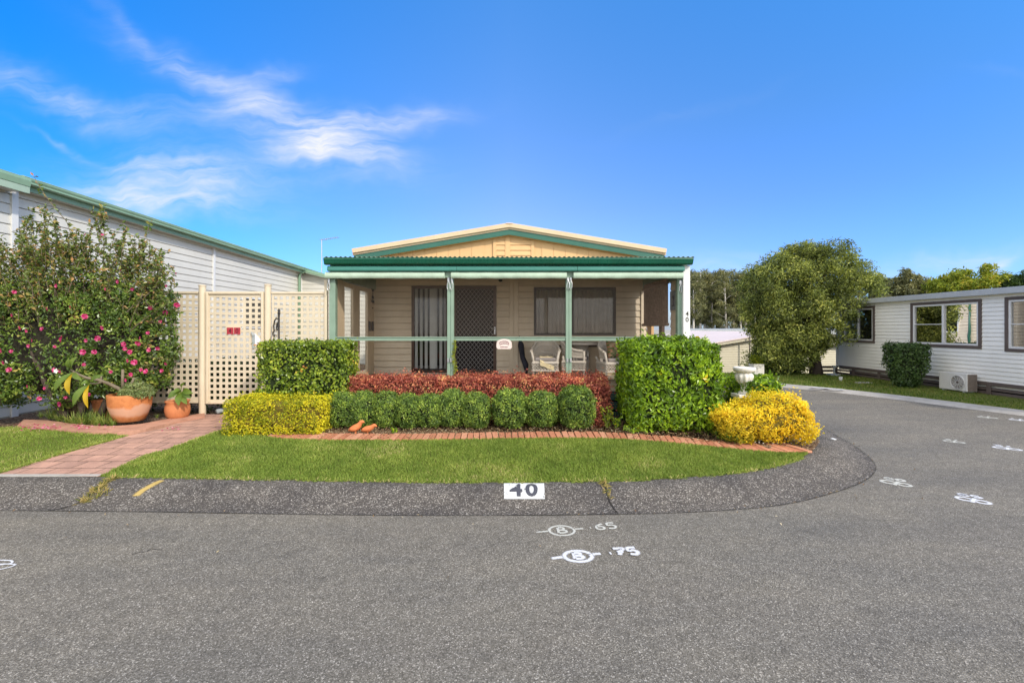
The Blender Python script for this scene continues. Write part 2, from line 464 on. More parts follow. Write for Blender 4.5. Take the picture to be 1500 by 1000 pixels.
def kerb_mat():
    m, nt, out = new_mat('kerb_aggregate'); N = NT(nt); p = N.pos()
    w = N.mix(.045, p, N.noise(p, 30, 2, out=1))
    v = N.voro(w, 76, 'F1', 1); sc = N.n('ShaderNodeSeparateColor'); N.l(v, sc.inputs[0])
    c = N.ramp(sc.outputs[0], [(0, (.06, .052, .046)), (.35, (.13, .114, .1)), (.6, (.25, .225, .2)), (.85, (.4, .365, .325)), (1, (.6, .56, .5))])
    d = N.voro(w, 76, 'F1', 0)
    c = N.mix(N.ramp(d, [(.25, (0, 0, 0)), (.62, (1, 1, 1))]), c, (.085, .075, .066, 1))
    big = N.noise(p, 1.6, 5, .65)
    c = N.mix(1.0, c, N.ramp(big, [(.3, (.66, .66, .68)), (.7, (1.2, 1.18, 1.13))]), 'MULTIPLY')
    b = N.bsdf(c, .85, .3, 0, N.bump(N.math('SUBTRACT', 1.0, d), .8, .008)); N.l(b.outputs[0], out.inputs[0]); MATS['kerb'] = m
kerb_mat()

def lawn_soil():
    m, nt, out = new_mat('lawn_turf'); N = NT(nt); p = N.pos()
    n1 = N.noise(p, 3, 4, .6); n2 = N.noise(p, 60, 4, .7)
    c = N.ramp(n1, [(.3, (.11, .14, .03)), (.7, (.16, .17, .045))])
    c = N.mix(N.math('MULTIPLY', N.ramp(n2, [(.5, (0, 0, 0)), (.7, (1, 1, 1))]), .6), c, (.16, .13, .05, 1))
    b = N.bsdf(c, .95, .1, 0, N.bump(n2, .8, .02)); N.l(b.outputs[0], out.inputs[0]); MATS['turf'] = m
    m, nt, out = new_mat('bark_mulch'); N = NT(nt); p = N.pos()
    v = N.voro(N.mapping(p, (55, 34, 34)), 1, 'F1', 1); sc = N.n('ShaderNodeSeparateColor'); N.l(v, sc.inputs[0])
    c = N.ramp(sc.outputs[0], [(0, (.05, .028, .018)), (.5, (.16, .095, .06)), (.85, (.3, .2, .125)), (1, (.5, .4, .27))])
    h = N.voro(N.mapping(p, (55, 34, 34)), 1, 'F1', 0)
    b = N.bsdf(c, .95, .15, 0, N.bump(h, .9, .02)); N.l(b.outputs[0], out.inputs[0]); MATS['mulch'] = m
    m, nt, out = new_mat('rough_ground'); N = NT(nt); p = N.pos()
    n1 = N.noise(p, .5, 6, .65)
    c = N.ramp(n1, [(.35, (.045, .065, .018)), (.65, (.11, .11, .04))])
    b = N.bsdf(c, .95, .1, 0, N.bump(N.noise(p, 20, 4), .6, .03)); N.l(b.outputs[0], out.inputs[0]); MATS['ground'] = m
lawn_soil()

def path_mat():
    m, nt, out = new_mat('brick_paving'); N = NT(nt); p = N.pos()
    sx = N.n('ShaderNodeSeparateXYZ'); N.l(p, sx.inputs[0])
    u = N.math('SUBTRACT', sx.outputs[0], N.math('MULTIPLY', sx.outputs[1], .115))
    cb = N.n('ShaderNodeCombineXYZ'); N.l(u, cb.inputs[0]); N.l(sx.outputs[1], cb.inputs[1])
    wob = N.mix(.012, cb.outputs[0], N.noise(p, 5, 2, out=1), 'ADD')
    br = N.n('ShaderNodeTexBrick', offset=.5); N.l(wob, br.inputs[0])
    br.inputs['Scale'].default_value = 1; br.inputs['Brick Width'].default_value = .31; br.inputs['Row Height'].default_value = .225
    br.inputs['Mortar Size'].default_value = .008; br.inputs['Mortar Smooth'].default_value = .25; br.inputs['Bias'].default_value = 0
    br.inputs[1].default_value = (.5, .295, .225, 1); br.inputs[2].default_value = (.39, .235, .185, 1); br.inputs[3].default_value = (.14, .095, .065, 1)
    n1 = N.noise(p, 5, 5, .7); n2 = N.noise(p, 90, 3)
    c = N.mix(1.0, br.outputs[0], N.ramp(n1, [(.3, (.78, .76, .76)), (.7, (1.25, 1.22, 1.18))]), 'MULTIPLY')
    c = N.mix(1.0, c, N.ramp(n2, [(.3, (.85, .85, .85)), (.7, (1.12, 1.12, 1.12))]), 'MULTIPLY')
    b = N.bsdf(c, .85, .25, 0, N.bump(N.math('SUBTRACT', N.math('MULTIPLY', n2, .3), br.outputs[1]), .7, .008))
    N.l(b.outputs[0], out.inputs[0]); MATS['path'] = m
    m, nt, out = new_mat('edging_brick'); N = NT(nt)
    a = N.n('ShaderNodeAttribute', attribute_name='rnd')
    c = N.ramp(a.outputs['Fac'], [(0, (.43, .17, .095)), (.5, (.52, .225, .13)), (1, (.58, .29, .18))])
    n1 = N.noise(N.pos(), 22, 4, .7)
    c = N.mix(1.0, c, N.ramp(n1, [(.3, (.75, .74, .72)), (.7, (1.18, 1.18, 1.18))]), 'MULTIPLY')
    b = N.bsdf(c, .85, .2, 0, N.bump(N.noise(N.pos(), 90, 3), .4, .004)); N.l(b.outputs[0], out.inputs[0]); MATS['edging'] = m
path_mat()

def spray(name, col, dens=1.0):
    m, nt, out = new_mat(name); N = NT(nt)
    e = N.n('ShaderNodeAttribute', attribute_name='edge').outputs['Fac']
    n1 = N.noise(N.pos(), 130, 3, .7); n2 = N.noise(N.pos(), 24, 3, .6)
    f = N.math('ADD', e, N.math('MULTIPLY', N.math('SUBTRACT', n1, .5), 1.5))
    f = N.math('ADD', f, N.math('MULTIPLY', N.math('SUBTRACT', n2, .5), .5))
    a = N.math('MULTIPLY', N.ramp(f, [(.25, (0, 0, 0)), (.55, (.35, .35, .35)), (.95, (1, 1, 1))]), dens)
    b = N.bsdf(col, .7, .3); t = N.n('ShaderNodeBsdfTransparent')
    mx = N.n('ShaderNodeMixShader'); N.l(a, mx.inputs[0]); N.l(t.outputs[0], mx.inputs[1]); N.l(b.outputs[0], mx.inputs[2])
    N.l(mx.outputs[0], out.inputs[0]); MATS[name] = m
spray('spray_white', (.68, .68, .7)); spray('spray_old', (.62, .61, .55), .85); spray('spray_yellow', (.62, .44, .14), .8)
spray('spray_dark', (.06, .06, .065), .95); spray('crack_dark', (.03, .026, .022), .9)

foliage('leaf_grass', [(0, (.075, .125, .014)), (.5, (.13, .2, .024)), (.85, (.21, .26, .045)), (1, (.36, .33, .12))], .3, .6, .2)
foliage('leaf_verge', [(0, (.05, .095, .015)), (.6, (.1, .16, .025)), (1, (.24, .23, .08))], .3, .6, .2)
foliage('leaf_hedge', [(0, (.03, .075, .01)), (.45, (.08, .165, .014)), (.8, (.16, .27, .022)), (.965, (.24, .33, .03)), (.985, (.5, .3, .02)), (1, (.5, .3, .02))], .28, .32, .45)
foliage('leaf_square', [(0, (.035, .07, .012)), (.5, (.085, .135, .02)), (.8, (.17, .22, .035)), (.93, (.25, .26, .05)), (1, (.22, .09, .03))], .28, .3, .45)
foliage('leaf_gold', [(0, (.16, .17, .012)), (.3, (.36, .28, .016)), (.7, (.58, .38, .018)), (1, (.72, .46, .03))], .3, .5, .25)
foliage('leaf_goldgreen', [(0, (.09, .12, .012)), (.3, (.26, .24, .014)), (.65, (.46, .34, .02)), (1, (.62, .44, .03))], .3, .5, .25)
foliage('leaf_amber', [(0, (.14, .18, .012)), (.22, (.42, .26, .01)), (.6, (.66, .36, .012)), (1, (.78, .46, .02))], .3, .5, .25)
foliage('leaf_lime', [(0, (.08, .12, .015)), (.5, (.17, .21, .02)), (1, (.32, .33, .03))], .3, .5, .25)
foliage('leaf_box', [(0, (.024, .055, .016)), (.5, (.06, .115, .026)), (.85, (.13, .2, .04)), (1, (.23, .3, .09))], .22, .4, .4)
foliage('leaf_red', [(0, (.1, .026, .018)), (.35, (.22, .04, .03)), (.7, (.33, .085, .05)), (.92, (.42, .19, .08)), (1, (.28, .24, .08))], .3, .45, .3)
foliage('leaf_camellia', [(0, (.02, .04, .01)), (.5, (.05, .09, .018)), (.85, (.12, .165, .035)), (1, (.22, .19, .07))], .2, .3, .5)
foliage('leaf_shoot', [(0, (.05, .08, .02)), (.65, (.12, .165, .04)), (.85, (.2, .17, .06)), (1, (.28, .15, .08))], .28, .4, .4)
foliage('leaf_tree', [(0, (.05, .07, .022)), (.5, (.11, .14, .035)), (.85, (.2, .23, .055)), (1, (.29, .3, .09))], .3, .45, .35)
foliage('leaf_gum', [(0, (.05, .055, .03)), (.5, (.095, .105, .055)), (1, (.17, .165, .08))], .25, .5, .3)
foliage('leaf_dark', [(0, (.014, .03, .01)), (.6, (.035, .065, .018)), (1, (.075, .115, .035))], .2, .4, .4)
foliage('leaf_yellowtree', [(0, (.12, .13, .02)), (.5, (.26, .26, .03)), (.85, (.42, .34, .04)), (1, (.5, .3, .05))], .3, .5, .3)
foliage('leaf_frangipani', [(0, (.08, .15, .03)), (.5, (.17, .26, .045)), (.78, (.3, .33, .05)), (.9, (.58, .42, .03)), (1, (.6, .4, .02))], .35, .35, .4)
foliage('leaf_strap', [(0, (.07, .12, .025)), (.6, (.16, .23, .05)), (1, (.36, .38, .13))], .3, .4, .4)
foliage('leaf_succulent', [(0, (.1, .15, .05)), (.6, (.2, .25, .09)), (1, (.33, .34, .15))], .2, .45, .4)
foliage('petal', [(0, (.3, .008, .06)), (.5, (.6, .035, .2)), (1, (.78, .2, .42))], .3, .5, .3)
foliage('petal_fallen', [(0, (.4, .02, .1)), (.6, (.68, .12, .34)), (1, (.8, .45, .6))], .3, .6, .2)
foliage('leaf_litter', [(0, (.1, .055, .03)), (.5, (.24, .15, .08)), (.85, (.4, .3, .17)), (1, (.6, .52, .38))], .1, .8, .2)
foliage('dry_grass', [(0, (.12, .16, .03)), (.5, (.36, .3, .1)), (1, (.5, .38, .18))], .25, .7, .2)
foliage('cushion_print', [(0, (.09, .14, .05)), (.5, (.22, .2, .11)), (.8, (.34, .13, .08)), (1, (.4, .3, .2))], 0, .9, .1)

# ------------------------------------------------------------------ setting
def terr(x, y):
    return -.07 - 1.75 * sstep(18.5, 24, y) * sstep(5, 9, x)
bm = bmesh.new()
xs = list(np.linspace(-90, 0, 10)) + list(np.linspace(2, 30, 15)) + list(np.linspace(40, 140, 8))
ys = list(np.linspace(-40, 14, 7)) + list(np.linspace(16, 28, 13)) + list(np.linspace(34, 220, 10))
gv = [[bm.verts.new((x, y, terr(x, y))) for y in ys] for x in xs]
for i in range(len(xs) - 1):
    for j in range(len(ys) - 1): bm.faces.new((gv[i][j], gv[i + 1][j], gv[i + 1][j + 1], gv[i][j + 1]))
me = bpy.data.meshes.new('ground'); bm.to_mesh(me); bm.free()
setting(link_mesh('ground', me, MATS['ground'], smooth=True))

def kprof(t):
    return .004 + .116 * sstep(.06, .86, t) - .004 * math.exp(-((t - .05) / .05) ** 2)
NT_K = 14
bm = bmesh.new(); rows = []
for o, i in zip(KO, KI):
    r = []
    for k in range(NT_K + 1):
        t = k / NT_K; p = o.lerp(i, t)
        r.append(bm.verts.new((p.x, p.y, kprof(t) + .004 * mnoise.noise(Vector((p.x * 1.5, p.y * 1.5, 3))))))
    p = i + (i - o).normalized() * .012
    r.append(bm.verts.new((p.x, p.y, .11))); r.append(bm.verts.new((p.x, p.y, -.06)))
    rows.append(r)
for a, b in zip(rows[:-1], rows[1:]):
    for k in range(len(a) - 1): bm.faces.new((a[k], b[k], b[k + 1], a[k + 1]))
bmesh.ops.recalc_face_normals(bm, faces=bm.faces)
me = bpy.data.meshes.new('kerb'); bm.to_mesh(me); bm.free()
setting(link_mesh('kerb', me, MATS['kerb'], smooth=True), 'rolled exposed aggregate kerb round the corner lawn')
def kerb_z(x, y):                                  # height on the front stretch of the kerb
    for k in range(len(KO) - 1):
        if KO[k].x <= x <= KO[k + 1].x:
            f = (x - KO[k].x) / (KO[k + 1].x - KO[k].x)
            yo = KO[k].y * (1 - f) + KO[k + 1].y * f; yi = KI[k].y * (1 - f) + KI[k + 1].y * f
            return kprof(min(1, max(0, (y - yo) / (yi - yo))))
    return .1

FAR = [Vector((x, y, 0)) for x, y in [(20, -15), (15, 0), (12.95, 5), (11.3, 9.3), (10.75, 10.8), (10.2, 12.2), (9.5, 13.4), (8.4, 14.8), (6.5, 16.4), (3, 18), (0, 18.6)]]
FARS = smooth_line(FAR, 4)
road = [(-30, -15)] + [(20, -15)] + [(p.x, p.y) for p in FARS] + [(p.x, p.y) for p in reversed(KO)]
setting(region('road', road, lambda x, y: 0.0, MATS['asphalt'], 0), 'grey asphalt road bending round the corner plot')
def offs(line, d):
    out = []
    for k, p in enumerate(line):
        t = (line[min(k + 1, len(line) - 1)] - line[max(k - 1, 0)]).normalized()
        out.append(p + Vector((t.y, -t.x, 0)) * d)
    return out
bm = bmesh.new(); rows = []
for d, z in ((0, .002), (.1, .05), (.42, .075), (.44, -.06)):
    rows.append([bm.verts.new((p.x, p.y, z)) for p in offs(FARS, d)])
for a, b in zip(rows[:-1], rows[1:]):
    for k in range(len(a) - 1): bm.faces.new((a[k], a[k + 1], b[k + 1], b[k]))
bmesh.ops.recalc_face_normals(bm, faces=bm.faces)
me = bpy.data.meshes.new('far_kerb'); bm.to_mesh(me); bm.free()
setting(link_mesh('far_kerb', me, MATS['concrete']), 'pale concrete kerb along the far side of the road')
VERGE = [(p.x, p.y) for p in offs(FARS, .41)] + [(0, 22), (9, 20.5), (16, 20.5), (22, 5), (26, -15)]
def verge_z(x, y): return .07 - .05 * sstep(11, 14, x) - .3 * sstep(17.8, 20.5, y)
setting(region('verge', VERGE, verge_z, MATS['turf'], .5), 'grass verge under the white house and the tree')

# plot: yard, lawn, path, garden bed
yard = [(p.x, p.y) for p in KI[2:-14]] + [(5.5, 14), (5.4, 30), (-30, 30), (-30, 5.35)]
yard = [(-30, 5.39), (-12, 5.36)] + [(p.x, p.y) for p in KI if p.x > -6 and p.y < 11.1] + [(5.6, 13), (5.4, 16), (-30, 30)]
yard = [(a, b) for a, b in yard]
setting(region('yard', yard, lambda x, y: g(x, y) - .035, MATS['mulch'], .25), 'bare soil of the plot round the cottage')
def A(px, py): v = at(px, py); return (v.x, v.y)
PL = [(-6.27, 5.355), A(84, 667), A(165, 645), A(240, 627), A(295, 607)]         # path, left edge
PR = [(-4.93, 5.325), A(210, 670), A(270, 651), A(327, 631), (-4.6, 8.55)]       # path, right edge
FRONT = [(p.x, p.y) for p in KI]
BR = [A(327, 631), A(400, 641), A(460, 644.5), A(530, 645), A(600, 645), A(680, 644), A(750, 642.5), A(830, 642), A(900, 643), A(950, 646), A(1000, 650), A(1050, 655), A(1100, 660), A(1150, 663), A(1187, 663)]
BR = [(v.x, v.y) for v in smooth_line([(x, y, 0) for x, y in BR], 5)]
lawn_main = [PR[0]] + [p for p in FRONT if p[0] > PR[0][0] and p[0] < 4.38 and p[1] < 6.5] + [p for p in reversed(BR)] + [PR[2], PR[1]]
setting(region('lawn', lawn_main, g, MATS['turf'], .12), 'mown lawn between the kerb and the brick edging')
ED = [A(300, 612), A(240, 624), A(205, 632), A(160, 636), A(110, 634), A(60, 629), A(25, 626)]   # lower line of the left edging
lawn_left = [(-12, 5.36), (-8, 5.352)] + [PL[0], PL[1], PL[2], A(190, 638.5)] + ED[3:] + [(-9.9, 7.4), (-12, 7.6)]
setting(region('lawn', lawn_left, g, MATS['turf'], .12), 'small patch of lawn left of the brick path')
setting(region('path', PL + PR[::-1], lambda x, y: g(x, y) + .006, MATS['path'], .15), 'red brick paved path leading to the lattice gate')
bx = MB(); bx.box(-6.4, -4.95, 5.335, 5.40, .0, .131); setting(bx.build('path_edge', MATS['concrete']))

def grass(name, poly, n, h, w, mat, zf, label, patchy=.5, keep=None, dmin=0):
    P = np.array(poly)[:, :2]; lo, hi = P.min(0), P.max(0)
    Q = rng.uniform(lo, hi, (n * 3, 2)); Q = Q[in_poly(Q, poly)][:n]
    if keep is not None: Q = Q[keep(Q)]
    n = len(Q)
    z = np.array([zf(a, b) for a, b in Q])
    B = np.c_[Q, z]
    patch = nz(B, 1.3, 2) * .8 + nz(B, 5, 7) * .5
    hh = h * rng.uniform(.5, 1.2, n) * (1 + .25 * patch)
    a = rng.uniform(0, 2 * np.pi, n); s = np.c_[np.cos(a), np.sin(a), np.zeros(n)] * w * .5
    lean = np.c_[rng.normal(0, .5, (n, 2)), np.zeros(n)] * hh[:, None]
    T = B + np.c_[np.zeros((n, 2)), hh] + lean
    Mid = B + np.c_[np.zeros((n, 2)), hh * .55] + lean * .35
    V = np.stack([B - s, B + s, Mid + s * .8, T, Mid - s * .8], 1).reshape(-1, 3)
    i = np.arange(n)[:, None] * 5
    Fc = np.concatenate([i + np.array([[0, 1, 2]]), i + np.array([[0, 2, 4]]), i + np.array([[4, 2, 3]])], 1).reshape(-1, 3)
    r = np.clip(rng.uniform(0, 1, n) * .7 + .15 + patch * patchy * .8, 0, 1)
    o = leaf_object(name, V, Fc, np.repeat(r, 3), MATS[mat])
    tag(o, label, name.replace('_', ' '), None, 'stuff'); return o
grass('grass', lawn_main, 100000, .034, .0075, 'leaf_grass', g, 'short mown green grass on the corner lawn')
def fringe(line, n, side, h, label):
    pts_ = [Vector((a[0], a[1], 0)) for a in line]; Q = []
    for _ in range(n):
        k = random.randrange(len(pts_) - 1); a, b = pts_[k], pts_[k + 1]
        if random.random() > (b - a).length / .5: continue
        p = a.lerp(b, random.random()); t = (b - a).normalized(); q = p + Vector((-t.y, t.x, 0)) * random.gauss(.012 * side, .014)
        if mnoise.noise(q * 2.5) > -.25: Q.append((q.x, q.y))
    Q = np.array(Q); P = np.c_[Q, [g(a, b) for a, b in Q]]
    V, Fc = leaf_arrays(P, np.tile([0, -.5, .6], (len(P), 1)), h, .008, .1, up=.6)
    tag(leaf_object('grass', V, Fc, np.repeat(np.clip(rng.normal(.6, .25, len(P)), 0, 1), 2), MATS['leaf_grass']), label, 'grass', None, 'stuff')
fringe([PR[0]] + [p for p in FRONT if p[0] > PR[0][0] and p[0] < 4.3 and p[1] < 6.5], 14000, -1, .05, 'ragged grass fringe hanging over the kerb of the corner lawn')
fringe(PR[:4], 5000, -1, .045, 'ragged grass fringe along the right side of the brick path'); fringe(PL[:3], 4000, 1, .045, 'ragged grass fringe along the left side of the brick path')
grass('grass', lawn_left, 42000, .034, .0075, 'leaf_grass', g, 'short mown green grass left of the brick path')
vis = lambda Q: (Q[:, 1] > 8.0) & (Q[:, 0] < 13.9) & (Q[:, 0] > 6.5)
grass('grass', VERGE, 110000, .06, .016, 'leaf_verge', verge_z, 'darker green grass on the verge across the road', keep=vis)

# brick edging of the main bed: real bricks, laid as headers on a slight tilt
V = []; Fx = []; RN = []
acc = 0; pts = [Vector((x, y, 0)) for x, y in BR]
L = [0]
for a, b in zip(pts[:-1], pts[1:]): L.append(L[-1] + (b - a).length)
def along(sv):
    k = max(0, min(len(L) - 2, next((i for i in range(len(L) - 1) if L[i + 1] >= sv), len(L) - 2)))
    t = (sv - L[k]) / (L[k + 1] - L[k]); return pts[k].lerp(pts[k + 1], t), (pts[k + 1] - pts[k]).normalized()
s0 = .98
mb = MB(); rn = []
while s0 < L[-1] - .03:
    p, t = along(s0 + .048); n = Vector((-t.y, t.x, 0))
    ln = .33 + .12 * sstep(L[-1] - 1.6, L[-1], s0)
    z = g(p.x, p.y)
    jz = random.uniform(-.006, .006); ja = random.uniform(-.03, .03)
    t2 = (t + n * ja).normalized(); n2 = Vector((-t2.y, t2.x, 0))
    n2 = (n2 + t2 * (-.25 * sstep(L[-1] - 1.6, L[-1], s0))).normalized()
    i0 = len(mb.v)
    for (du, dv, dz) in ((-.045, 0, -.06), (.045, 0, -.06), (.045, 1, -.06), (-.045, 1, -.06), (-.041, .012, .022), (.041, .012, .022), (.041, .985, .03), (-.041, .985, .03)):
        q = p + t2 * du + n2 * (dv * ln); mb.v.append((q.x, q.y, z + dz + jz))
    mb.f += [tuple(i0 + k for k in q) for q in ((0, 3, 2, 1), (4, 5, 6, 7), (0, 1, 5, 4), (1, 2, 6, 5), (2, 3, 7, 6), (3, 0, 4, 7))]
    rn += [random.random()] * 6
    s0 += .0965
o = mb.build('garden_edging', MATS['edging'], bevel=.004)
a = o.data.attributes.new('rnd', 'FLOAT', 'FACE'); a.data.foreach_set('value', np.array(rn, dtype=np.float32))
tag(o, 'curved row of orange bricks edging the lawn below the clipped shrubs', 'brick edging')
mb = MB()
for k in range(len(pts) - 1):
    pass
bed = [(x, y + .02) for x, y in BR] + [(4.55, 6.6), (4.9, 7.0), (5.3, 7.9), (5.4, 8.6), (-4.55, 8.6), (-4.6, 7.2)]
setting(region('garden_bed', bed, lambda x, y: g(x, y) + .002, MATS['mulch'], .15), 'bark mulch bed in front of the cottage')
# left edging: one pinkish concrete ribbon
UP = [A(300, 607), A(240, 617), A(205, 623.5), A(160, 626.5), A(115, 624), A(70, 618.5), A(35, 617)]
mb = MB(); a_ = smooth_line([(x, y, 0) for x, y in ED], 4); b_ = smooth_line([(x, y, 0) for x, y in UP], 4)
for k in range(len(a_) - 1):
    q = [a_[k], a_[k + 1], b_[k + 1], b_[k]]
    mb.quad(*[(v.x, v.y, g(v.x, v.y) + .035) for v in q])
    mb.quad((a_[k].x, a_[k].y, .05), (a_[k + 1].x, a_[k + 1].y, .05), (a_[k + 1].x, a_[k + 1].y, g(*a_[k + 1].xy) + .035), (a_[k].x, a_[k].y, g(*a_[k].xy) + .035))
    mb.quad((b_[k].x, b_[k].y, .05), (b_[k + 1].x, b_[k + 1].y, .05), (b_[k + 1].x, b_[k + 1].y, g(*b_[k + 1].xy) + .035), (b_[k].x, b_[k].y, g(*b_[k].xy) + .035))
paint('edging_pink', (.48, .25, .17), .85, .2, 6, bump=.4, bscale=60, grime=.4)
tag(mb.build('garden_edging', MATS['edging_pink']), 'low pinkish edging strip curving below the flowering bush', 'garden edging')

# litter: bark chips on the bed, fallen petals along the left edging
def scatter(name, pts2, n, L_, W_, mat, zf, label, cat=None):
    Q = np.array(pts2); z = np.array([zf(a, b) + .012 for a, b in Q]); P = np.c_[Q, z]
    Nn = np.tile([0, 0, 1.0], (len(Q), 1)); V, Fc = leaf_arrays(P, Nn, L_, W_, .15, spread=.5)
    o = leaf_object(name, V, Fc, np.repeat(rng.uniform(0, 1, len(Q)), 2), MATS[mat]); tag(o, label, name.replace('_', ' '), None, 'stuff'); return o
Q = rng.uniform([-4.6, 6.6], [4.9, 8.4], (16000, 2)); Q = Q[in_poly(Q, bed)]
scatter('leaf_litter', Q, 0, .035, .014, 'leaf_litter', g, 'brown bark chips and dead leaves on the garden bed')
Q = np.concatenate([np.array([(lambda v: (v.x + random.gauss(0, .05), v.y + random.gauss(0, .04)))(at(random.choice([55, 60, 75, 78, 115, 118, 122, 125, 127, 40, 30, 160, 255]) + random.gauss(0, 5), random.gauss(629, 2.5))) for _ in range(150)])])
scatter('fallen_petals', Q, 0, .035, .028, 'petal_fallen', lambda x, y: g(x, y) + .03, 'pink petals fallen along the left edging')

Q = []
for _ in range(420):
    k = random.randrange(len(KO) - 1); a, b = KO[k], KO[k + 1]
    if a.x < -6 or a.y > 11 or random.random() > (b - a).length / .6: continue
    q = a.lerp(b, random.random()); n_ = Vector(((b - a).y, -(b - a).x, 0)).normalized()
    q = q + n_ * abs(random.gauss(0, .05 if random.random() < .7 else .6)) - n_ * .02; Q.append((q.x, q.y))
scatter('leaf_litter', Q, 0, .03, .012, 'leaf_litter', lambda x, y: .006, 'dry leaf scraps lying along the gutter and on the road')
# ------------------------------------------------------------------ painted marks
def ribbon_strokes(strokes, w, M, zf, lift=.004):
    V = []; Fc = []; E = []
    for st in strokes:
        pts = [Vector((p[0], p[1], 0)) for p in st]
        if len(pts) > 2: pts = smooth_line(pts, 5)
        else: pts = [pts[0].lerp(pts[1], t / 6) for t in range(7)]
        i0 = len(V); n = len(pts)
        for k, p in enumerate(pts):
            t = (pts[min(k + 1, n - 1)] - pts[max(k - 1, 0)]).normalized(); s = Vector((-t.y, t.x, 0))
            ee = 1.0 if 0 < k < n - 1 else .35
            for u in (-1, -.33, .33, 1):
                q = M @ (p + s * u * w * .5)
                V.append((q.x, q.y, zf(q.x, q.y) + lift + .0004 * (len(V) % 7) * 0)); E.append((0 if abs(u) == 1 else 1) * ee)
        for k in range(n - 1):
            for c in range(3):
                a = i0 + k * 4 + c; Fc.append((a, a + 1, a + 5, a + 4))
    return V, Fc, E
def painted(name, strokes, w, M, mat, label, zf=lambda x, y: 0.0, cat='road marking', group=None):
    me = None; V = []; Fc = []; E = []
    for k, st in enumerate(strokes):
        v, f, e = ribbon_strokes([st], w, M, zf, .004 + .0007 * k)
        Fc += [tuple(q + len(V) for q in t) for t in f]; V += v; E += e
    me = bpy.data.meshes.new(name); me.from_pydata(V, [], Fc)
    a = me.attributes.new('edge', 'FLOAT', 'POINT'); a.data.foreach_set('value', np.array(E, dtype=np.float32))
    o = link_mesh(name, me, MATS[mat]); tag(o, label, cat, group); return o
def circ(cx, cy, rx, ry, n=13, a0=0.3):
    return [(cx + rx * math.cos(a0 + 2 * math.pi * k / (n - 1) * 1.02), cy + ry * math.sin(a0 + 2 * math.pi * k / (n - 1) * 1.02)) for k in range(n)]
def digit(ch, x, h, w):
    D = {'6': [[(.85, .95), (.45, .8), (.12, .45), (.2, .1), (.55, 0), (.85, .2), (.7, .5), (.2, .45)]],
         '5': [[(.9, 1), (.25, .98), (.2, .58), (.6, .62), (.9, .35), (.65, .02), (.15, .08)]],
         '7': [[(.05, .95), (.45, .98), (.9, .96), (.6, .5), (.35, 0)], [(.25, .5), (.85, .5)]],
         '8': [[(.5, .52), (.2, .75), (.5, 1), (.8, .75), (.5, .52), (.12, .25), (.5, 0), (.88, .25), (.5, .52)]],
         'B': [[(.15, 0), (.15, .5), (.15, 1)], [(.15, 1), (.7, .9), (.6, .58), (.15, .52)], [(.15, .52), (.85, .4), (.8, .08), (.15, 0)]],
         '0': [circ(.5, .5, .4, .5)], '1': [[(.5, 0), (.5, 1)]], '4': [[(.7, 0), (.7, 1), (.05, .35), (.95, .35)]],
         '3': [[(.1, .95), (.6, 1), (.8, .75), (.4, .55), (.85, .3), (.6, 0), (.1, .08)]], '.': [[(.35, .08), (.62, .1)]]}
    return [[(x + px * w, py * h) for px, py in s] for s in D[ch]]
def M2(v, ang, s=1): return Matrix.Translation((v.x, v.y, 0)) @ Matrix.Rotation(ang, 4, 'Z') @ Matrix.Scale(s, 4)
road0 = lambda x, y: 0.0
v = at(823, 777, 0.0)
st = [circ(0, 0, .118, .1), [(-.245, -.03), (-.12, -.01)], [(.12, .02), (.215, .03)]] + [[(x - .05, y - .058) for x, y in s] for s in digit('B', 0, .115, .1)]
st += [[(x + .25, y + .03) for x, y in s] for s in digit('.', 0, .1, .06)] + [[(x + .325, y + .0) for x, y in s] for s in digit('6', 0, .12, .1)] + [[(x + .435, y + .015) for x, y in s] for s in digit('5', 0, .12, .1)]
painted('road_marking', st, .042, M2(v, .03), 'spray_old', 'faded circled letter with .65 sprayed on the road, nearer the kerb')
v = at(847, 814.5, 0.0)
st = [circ(0, 0, .115, .088), [(-.235, -.035), (-.12, -.012)], [(.12, .02), (.2, .032)]] + [[(x - .045, y - .05) for x, y in s] for s in digit('B', 0, .1, .09)]
st += [[(x + .25, y + .02) for x, y in s] for s in digit('.', 0, .1, .06)] + [[(x + .31, y - .005) for x, y in s] for s in digit('7', 0, .115, .105)] + [[(x + .425, y + .0) for x, y in s] for s in digit('5', 0, .115, .1)]
painted('road_marking', st, .062, M2(v, .03), 'spray_white', 'bright white circled letter with .75 sprayed on the road in front')
v = at(-6, 830, 0.0)
painted('road_marking', [[(-.1, .1), (.02, .09), (.06, .05), (-.02, .02)], [(-.12, 0), (-.02, .035), (.12, .03), (.1, -.03), (0, -.06), (-.12, -.05)]], .025, M2(v, 0), 'spray_white', 'white looped paint stroke cut off at the left end of the road')
def survey(px, py, ang, s, mat, lab, d='85'):
    v = at(px, py, 0.0)
    st = [circ(-.1, .02, .1, .085), circ(.1, -.02, .09, .08), [(-.05, -.14), (0, 0), (.05, .14)]]
    st += [[(x - .13, y + .19) for x, y in q] for q in digit(d[0], 0, .11, .13)] + [[(x + .03, y + .18) for x, y in q] for q in digit(d[1], 0, .11, .13)]
    painted('road_marking', st, .1, M2(v, ang, s), mat, lab)
survey(1313, 708, -.55, 0.7, 'spray_old', 'faded pair of loops with digits sprayed beside the kerb corner', '80')
survey(1426, 733, -.55, 0.66, 'spray_white', 'bright white loops with digits sprayed out in the road, right of the faded pair', '85')
survey(1398, 647, -.5, 0.62, 'spray_old', 'faint cross shaped paint mark on the road past the corner', '31')
survey(1476, 657, -.5, 0.75, 'spray_white', 'bold white cross shaped paint mark nearest the right end of the road', '31')
survey(1447, 611.5, -.5, .7, 'spray_old', 'small pale paint mark on the road below the air conditioner', '11')
